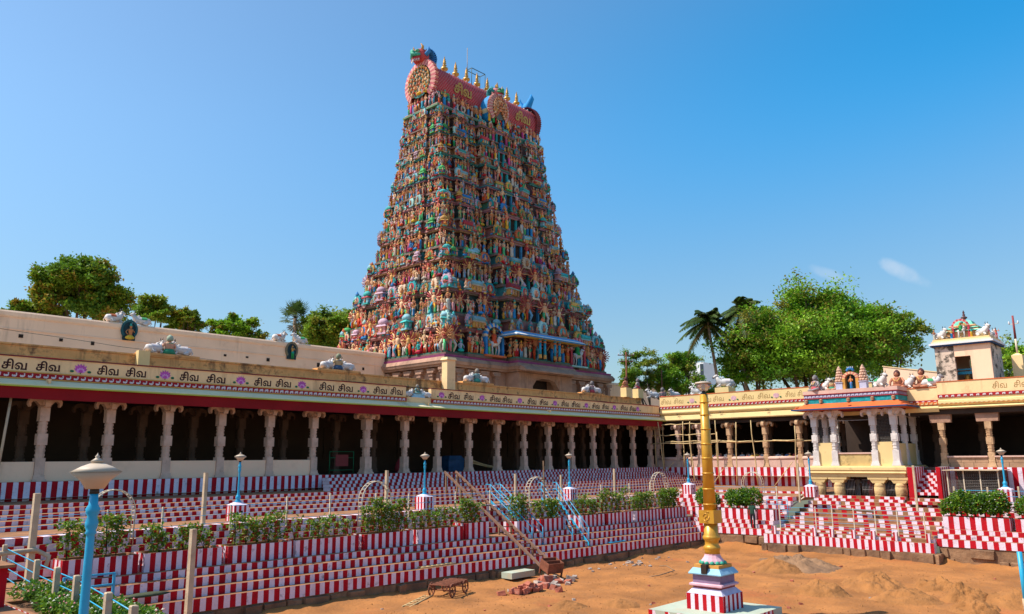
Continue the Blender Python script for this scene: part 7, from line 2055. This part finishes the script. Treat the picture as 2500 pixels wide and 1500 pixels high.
def standing(name, shirt, legs, sari=False, lift=0.0):
    J = [(0, 0, .95), (0, .01, 1.12), (0, .01, 1.32), (0, .01, 1.43), (0, 0, 1.50), (0, -.01, 1.60), (0, 0, 1.68),
         (.09, 0, .90), (.10, -.02, .50), (.10, .03, .09), (.10, -.10, .04), (-.09, 0, .90), (-.11, .02, .50), (-.11, .05, .09), (-.11, -.08, .04),
         (.17, .01, 1.38), (.24, .03, 1.12), (.25, -.06, .88), (.26, -.10, .80), (-.17, .01, 1.38), (-.25, .03, 1.12), (-.22, -.16, .98 + lift), (-.20, -.22, 1.0 + lift)]
    E_ = [(0, 1), (1, 2), (2, 3), (3, 4), (4, 5), (5, 6), (0, 7), (7, 8), (8, 9), (9, 10), (0, 11), (11, 12), (12, 13), (13, 14), (2, 15), (15, 16), (16, 17), (17, 18), (2, 19), (19, 20), (20, 21), (21, 22)]
    R = [(.15, .11), (.14, .10), (.16, .11), .08, .06, .10, .075, .10, .07, .045, .04, .10, .07, .045, .04, .07, .05, .038, .035, .07, .05, .038, .035]
    if sari: R[7] = R[11] = .13; R[8] = R[12] = .12; R[9] = R[13] = .11
    def paint(c):
        if c.z > 1.62 or (c.z > 1.52 and c.y > 0.02): return HAIR
        if c.z > 1.45: return BR
        if abs(c.x) > 0.20 and c.z < 1.18: return BR
        if c.z > 0.92: return shirt
        if c.z > 0.07: return legs
        return BR
    return skin_body(J, E_, R, paint, name)
t = put('person', standing('standing_man', (0.02, 0.07, 0.045), (0.025, 0.025, 0.03), False, 0.1), None, loc=(48.62, 24.05, -4.44), rz=pi * 0.55, sc=0.97, label='man in a dark green shirt standing on the right steps before a planter', cat='person')
put('person', standing('woman_in_sari', (0.50, 0.05, 0.07), (0.52, 0.06, 0.08), True), None, loc=(57.4, 19.5, -2.95), rz=-pi / 2 + 0.4, sc=0.95, label='person in a red sari standing inside the pavilion lower storey', cat='person')
put('person', standing('person_in_grey', (0.30, 0.30, 0.32), (0.34, 0.33, 0.34), True), None, loc=(57.7, 20.5, -2.95), rz=-pi / 2 - 0.3, sc=0.95, label='person in pale grey beside the red sari in the pavilion lower storey', cat='person')
def sitting(name, shirt, hd):
    J = [(0, 0, .14), (0, .02, .35), (0, 0, .55), (0, 0, .64), (0, -.01, .70), (0, -.02, .80), (0, -.01, .87), (.18, 0, .58), (.24, -.06, .36), (.14, -.24, .28), (-.18, 0, .58), (-.24, -.06, .36), (-.12, -.24, .28), (.18, -.12, .12), (.34, -.34, .14), (.05, -.42, .08), (-.18, -.12, .12), (-.34, -.34, .14), (-.05, -.42, .08)]
    E_ = [(0, 1), (1, 2), (2, 3), (3, 4), (4, 5), (5, 6), (2, 7), (7, 8), (8, 9), (2, 10), (10, 11), (11, 12), (0, 13), (13, 14), (14, 15), (0, 16), (16, 17), (17, 18)]
    R = [(.17, .13), (.14, .10), (.15, .10), .08, .06, .10, .075, .07, .05, .035, .07, .05, .035, .11, .08, .05, .11, .08, .05]
    def paint(c):
        if c.z > 0.83 or (c.z > 0.73 and c.y > 0.01): return hd
        if c.z > 0.66 or (abs(c.x) > 0.19 and c.z < 0.40) or (c.y < -0.14 and c.z > 0.2): return BR
        return shirt
    return skin_body(J, E_, R, paint, name)
SHIRT = [((0.62, 0.60, 0.60), 'white'), ((0.45, 0.05, 0.05), 'red'), ((0.05, 0.18, 0.42), 'blue'), ((0.60, 0.36, 0.05), 'yellow'), ((0.60, 0.56, 0.58), 'pale'), ((0.50, 0.20, 0.25), 'pink'), ((0.10, 0.25, 0.12), 'green')]
SEAT = [sitting('sitting_person', s, HAIR) for s, _ in SHIRT]
BAY = {1: 'second bay from the corner', 2: 'third bay from the corner', 3: 'fourth bay from the corner', 4: 'fifth bay from the corner', 5: 'sixth bay from the corner'}
PR = random.Random(3)
bays = [43.0, 40.6, 38.3, 35.2, 31.7, 28.6, 25.4]
k = 0
for b in range(1, 6):
    for row in range(2):
        y = bays[b] - 0.5
        while y > bays[b + 1] + 0.4:
            v = PR.randrange(7) if PR.random() < 0.5 else 0
            put('person', SEAT[v], None, loc=(68.12 + row * 0.75 + PR.uniform(-.1, .1), y, -0.858 + 0.3 + 0.15 * row), rz=(pi / 2 if PR.random() < 0.5 else -pi / 2) + PR.uniform(-.6, .6), sc=PR.uniform(0.95, 1.1),
                label='seated person in ' + SHIRT[v][1] + ', ' + ('front' if row == 0 else 'rear') + ' row, right gallery, ' + BAY[b], cat='person', group='people in ' + SHIRT[v][1] + ' in the ' + ('front' if row == 0 else 'rear') + ' row of the ' + BAY[b])
            y -= PR.uniform(0.55, 0.85)

# ------------------------------------------------------------------ trees
TR = random.Random(77)
def tree(base, crown, label, cols, nl, size, trunk_r=0.35, lobes=26, group='trees beyond the galleries', gap=0.55, name='broadleaf_tree', fork=0.35, spread=1.0):
    """trunk, forking limbs to every leaf clump, leaves spread through uneven clumps; crown = (cx, cy, cz, rx, ry, rz)"""
    t = thing(name, base, label, 'tree', group)
    cx, cy, cz, rx, ry, rz_ = crown
    tm, lm = MB(), MB()
    B = Vector(base)
    F0 = Vector((B.x * 0.7 + cx * 0.3, B.y * 0.7 + cy * 0.3, B.z + (cz - B.z) * fork))
    tm.tube([B, B.lerp(F0, 0.5) + Vector((TR.uniform(-.2, .2), TR.uniform(-.2, .2), 0)), F0], [trunk_r * 1.25, trunk_r, trunk_r * 0.85], 9)
    clumps = []
    for i in range(lobes):
        a = TR.uniform(0, 2 * pi)
        u = TR.uniform(-0.55, 1)
        r = (TR.uniform(0.35, 1.0)) ** 0.6
        s = math.sqrt(max(0, 1 - u * u))
        c = Vector((cx + rx * r * s * cos(a), cy + ry * r * s * sin(a), cz + rz_ * r * u * (1 if u > 0 else 0.8)))
        clumps.append((c, TR.uniform(0.55, 1.15)))
    mids = []
    for i in range(7):
        a = 2 * pi * i / 7 + TR.uniform(-.3, .3)
        q = Vector((cx + rx * 0.45 * cos(a), cy + ry * 0.45 * sin(a), cz - rz_ * 0.25 + TR.uniform(0, rz_ * 0.5)))
        m_ = F0.lerp(q, 0.5) + Vector((TR.uniform(-.5, .5), TR.uniform(-.5, .5), TR.uniform(-.3, .5)))
        tm.tube([F0, m_, q], [trunk_r * 0.62, trunk_r * 0.42, trunk_r * 0.26], 7)
        mids.append(q)
    cs = (rx + ry + rz_) / 3 * 0.36
    per = max(30, int(nl / len(clumps)))
    for c, k in clumps:
        q = min(mids, key=lambda m_: (m_ - c).length)
        tm.tube([q, q.lerp(c, 0.55) + Vector((0, 0, TR.uniform(-.3, .4))), c], [trunk_r * 0.2, trunk_r * 0.12, 0.03], 5)
        # each clump is made of sprays
        base_col = TR.choice(cols)
        for sp in range(7):
            d = Vector((TR.gauss(0, 1), TR.gauss(0, 1), TR.gauss(0.1, 0.8))).normalized()
            e = c + Vector((d.x * rx / cs * 0.9, d.y * ry / cs * 0.9, d.z * 0.8)).normalized() * cs * k * TR.uniform(0.35, 1.0) * spread
            tm.tube([c, e], [0.035, 0.012], 3)
            pts = []
            sr = cs * k * TR.uniform(0.24, 0.44)
            for j in range(per // 7):
                g = Vector((TR.gauss(0, 1), TR.gauss(0, 1), TR.gauss(0, 0.72)))
                pts.append(e + g * sr * 0.62)
            kk = TR.uniform(0.8, 1.2)
            leafcloud(lm, pts, size, [(base_col[0] * kk, base_col[1] * kk, base_col[2] * kk), TR.choice(cols)], TR)
    tm.build('trunk', ['bark'], t)
    lm.build('crown', ['leaf'], t)
    return t
DARKG = [(0.12, 0.23, 0.014), (0.15, 0.27, 0.016), (0.19, 0.27, 0.018), (0.29, 0.21, 0.025), (0.10, 0.21, 0.02), (0.13, 0.24, 0.02)]
BRITE = [(0.17, 0.36, 0.018), (0.23, 0.43, 0.024), (0.14, 0.31, 0.016), (0.29, 0.46, 0.03), (0.11, 0.25, 0.015), (0.24, 0.22, 0.03)]
MIDG = [(0.15, 0.29, 0.022), (0.20, 0.33, 0.025), (0.25, 0.34, 0.035), (0.28, 0.28, 0.03)]
tree((35.0, 104.6, G), (33.8, 104.5, 20.0, 5.0, 4.8, 5.0), 'big dark tree with rusty patches rising behind the left outer wall', DARKG, 60000, 0.40, 0.45, 90)
tree((28.5, 106, G), (29.2, 106.2, 17.2, 2.6, 2.6, 2.0), 'low side tree against the left flank of the big dark tree', DARKG, 14000, 0.36, 0.2, 26)
tree((45.6, 111, G), (45.8, 111, 20.3, 2.7, 2.7, 2.6), 'thin leafed tree just right of the round green niche', MIDG, 13000, 0.36, 0.2, 28, spread=1.2)
tree((49.8, 109.5, G), (50.0, 109.4, 19.2, 2.6, 2.6, 2.3), 'olive tree second right of the round green niche', DARKG, 13000, 0.36, 0.2, 26)
tree((55.8, 106, G), (55.6, 106.2, 18.2, 4.0, 3.0, 2.5), 'light green tree left of the fan palm', BRITE, 20000, 0.36, 0.2, 40, spread=1.2)
tree((69.5, 99, G), (69.0, 99.0, 17.8, 6.2, 5.0, 4.9), 'dense green tree close behind the left side of the tower', MIDG, 44000, 0.38, 0.3, 64)
tree((96, 38.5, G), (95.6, 38.3, 12.6, 9.2, 9.4, 7.3), 'huge bright green rain tree behind the right gallery', BRITE, 120000, 0.36, 0.6, 150, spread=1.1)
tree((93.5, 44.6, G), (92.0, 44.4, 10.6, 3.6, 3.6, 3.4), 'drooping left side tree leaning out from the huge rain tree', BRITE, 16000, 0.34, 0.3, 32, spread=1.2)
tree((100, 29.5, G), (98.8, 30.4, 13.2, 4.0, 4.0, 4.8), 'sparser olive tree at the right flank of the rain tree', MIDG, 18000, 0.34, 0.3, 40, spread=1.25)
tree((106, 57.6 + 9, G), (105.0, 69.4, 12.2, 3.0, 3.0, 4.6), 'thin olive tree beside the wooden utility pole', MIDG, 13000, 0.3, 0.2, 34, spread=1.1)
tree((110, 66, G), (110.5, 65.6, 11.6, 4.2, 4.2, 5.0), 'round bright green tree right of the utility pole', BRITE, 24000, 0.32, 0.25, 46)
tree((104.5, 56.4, G), (105, 56.6, 8.4, 2.2, 2.2, 2.2), 'small bushy tree in front of the white building', MIDG, 7000, 0.3, 0.2, 16)
tree((110, 22.0, G), (110, 22.0, 10.0, 4.5, 4.5, 3.6), 'hazy small tree between the rain tree and the turret', MIDG, 9000, 0.32, 0.2, 22, spread=1.3)
tree((92, 13.5, G), (92, 14.2, 8.8, 3.6, 3.6, 3.0), 'green tree behind the right side of the turret', BRITE, 11000, 0.32, 0.25, 24)
tree((98, 9.5, G), (98, 9.8, 9.2, 3.2, 3.2, 2.6), 'green tree at the right edge behind the insulator pole', BRITE, 8000, 0.32, 0.25, 20)

def coconut(base, top, label, n=22, fl=4.2, seed=1):
    r = random.Random(seed)
    t = thing('coconut_palm', base, label, 'palm', 'coconut palms')
    B, T = Vector(base), Vector(top)
    pts = [B.lerp(T, k / 8) + Vector((0.5 * sin(k / 8 * pi) * (1 if seed % 2 else -1), 0.3 * sin(k / 8 * pi), 0)) for k in range(9)]
    MB().tube(pts, [0.28 - 0.015 * k for k in range(9)], 8).build('trunk', ['palmbark'], t)
    for i in range(n):
        a = 2 * pi * i / n + r.uniform(-.2, .2)
        el = r.uniform(-0.6, 1.3)
        mb = MB()
        L = fl * r.uniform(0.8, 1.1)
        sp = []
        for k in range(9):
            u = k / 8
            hx = L * (u * cos(el) * 0.95 + 0.08 * u)
            hz_ = L * (u * sin(el) - (0.46 + 0.2 * cos(el)) * u * u)
            sp.append(T + Vector((cos(a) * hx, sin(a) * hx, hz_)))
        dry = el < -0.55
        cA = (0.16, 0.13, 0.05) if dry else r.choice([(0.05, 0.10, 0.02), (0.08, 0.13, 0.022), (0.10, 0.12, 0.03)])
        mb.tube(sp, [0.05, 0.045, 0.04, 0.035, 0.03, 0.025, 0.02, 0.015, 0.01], 4, col=(0.16, 0.16, 0.05))
        sd = Vector((-sin(a), cos(a), 0))
        for k in range(46):
            u = 0.06 + 0.94 * k / 46
            j = min(7, int(u * 8)); f = u * 8 - j
            p = sp[j].lerp(sp[j + 1], f)
            d = (sp[j + 1] - sp[j]).normalized()
            ll = L * 0.25 * (sin(pi * min(1, u * 0.85 + 0.12)) * 0.9 + 0.1)
            for s in (-1, 1):
                e = p + sd * s * ll * 0.72 + d * ll * 0.45 + Vector((0, 0, -ll * r.uniform(0.3, 0.75)))
                kk = r.uniform(0.8, 1.25)
                w = d * 0.085
                mb.add([tuple(p - w), tuple(p + w), tuple(p.lerp(e, .6) + w), tuple(e)], [(0, 1, 2, 3)], col=tuple(x * kk for x in cA))
        mb.build('frond', ['leaf'], t)
    mb = MB()
    for k in range(7): 
        a = k * 0.9; mb.lathe(T.x + 0.35 * cos(a), T.y + 0.35 * sin(a), [(0, T.z - 0.75), (0.16, T.z - 0.6), (0.14, T.z - 0.42), (0, T.z - 0.35)], 6, col=(0.20, 0.16, 0.04))
    mb.build('nuts', ['leaf'], t)
coconut((91.2, 47.2, G), (86.8, 47.2, 16.4), 'coconut palm with a curved trunk left of the rain tree', 34, 3.9, 1)
coconut((92.5, 44.5, G), (89.4, 43.9, 18.0), 'coconut palm half hidden behind the rain tree', 30, 3.4, 2)
def fanpalm(base, top, label):
    r = random.Random(9)
    t = thing('fan_palm', base, label, 'palm')
    B, T = Vector(base), Vector(top)
    MB().tube([B, B.lerp(T, .5), T], [0.35, 0.28, 0.26], 9).build('trunk', ['palmbark'], t)
    for i in range(30):
        a, el = r.uniform(0, 6.283), r.uniform(-0.9, 1.4)
        d = Vector((cos(a) * cos(el), sin(a) * cos(el), sin(el)))
        c = T + d * r.uniform(1.1, 1.7)
        mb = MB(); mb.tube([T, c], [0.05, 0.03], 4, col=(0.14, 0.13, 0.04))
        s = d.cross(Vector((0, 0, 1))).normalized() if abs(d.z) < 0.95 else Vector((1, 0, 0))
        n_ = s.cross(d)
        col = r.choice([(0.05, 0.10, 0.02), (0.07, 0.13, 0.025), (0.10, 0.14, 0.035)])
        if el < -0.5: col = (0.16, 0.13, 0.05)
        R_f = r.uniform(1.3, 1.8)
        for k in range(19):
            b0 = -1.9 + 3.8 * k / 18
            e = c + (d * cos(b0) + s * sin(b0)) * R_f * (1 - 0.12 * abs(b0)) + n_ * 0.12 * (k % 2) - Vector((0, 0, 0.18 * abs(b0)))
            w = (d * -sin(b0) + s * cos(b0)) * 0.075
            m_ = c.lerp(e, 0.6)
            kk = r.uniform(0.8, 1.2)
            mb.add([tuple(c), tuple(m_ - w), tuple(e), tuple(m_ + w)], [(0, 1, 2, 3)], col=tuple(x * kk for x in col))
        mb.build('fan_leaf', ['leaf'], t)
fanpalm((62.6, 101.5, G), (62.6, 101.6, 20.8), 'fan palm rising behind the outer wall left of the tower')

# ------------------------------------------------------------------ utility pole, far buildings
up_ = thing('utility_pole', (73, 50, G), 'rusty utility pole with two cross arms behind the gallery corner', 'utility pole')
MB().tube([(72.8, 50, 4.0), (72.95, 50, 11.7)], [0.11, 0.085], 8).build('pole', ['rust'], up_)
for z, l in ((11.35, 0.95), (10.65, 0.8)):
    MB().bar((72.95 - l * 0.72, 50 + l * 0.68, z), (72.95 + l * 0.72, 50 - l * 0.68, z), 0.09, 0.09).build('cross_arm', ['rust'], up_)
    for s in (-0.9, -0.45, 0.45, 0.9):
        mb = MB(); mb.lathe(72.95 + s * l * 0.72, 50 - s * l * 0.68, [(0.03, z + 0.04), (0.07, z + 0.1), (0.04, z + 0.17), (0.05, z + 0.2), (0, z + 0.24)], 7); mb.build('insulator', ['cloudwhite'], up_)
MB().tube([(97.6, 61.0, G), (97.8, 61.0, 12.6)], 0.07, 6).build('thin_pole', ['rust'], label='thin dark pole in front of the white building', cat='pole')
wb = thing('white_building', (130, 74, G), 'white flat-roofed building half hidden by trees right of the tower', 'building')
MB().box(127, 136, 70.0, 77.0, G, 12.2).build('lower_block', ['cloudwhite'], wb)
MB().box(129, 134, 71.5, 75.2, 12.2, 17.2).build('upper_block', ['cloudwhite'], wb)
for y in (71.0, 73.2, 75.4):
    for z in (6.5, 9.6): MB().box(126.95, 127.1, y - 0.5, y + 0.5, z - 0.6, z + 0.7).build('window', ['glass'], wb)
MB().box(128.95, 129.1, 71.55, 72.2, 12.6, 16.9).build('window', ['glass'], wb)
pb = thing('far_house', (150, 60, G), 'pale house far behind the palms', 'building')
MB().box(148, 158, 52, 62, G, 11.0).build('wall', ['cream'], pb)
MB().box(147.6, 158.4, 51.6, 62.4, 11.0, 11.4).build('roof_slab', ['cloudwhite'], pb)
for y in (54, 57, 60): MB().box(147.9, 148.1, y - .6, y + .6, 7.5, 9.2).build('window', ['glass'], pb)
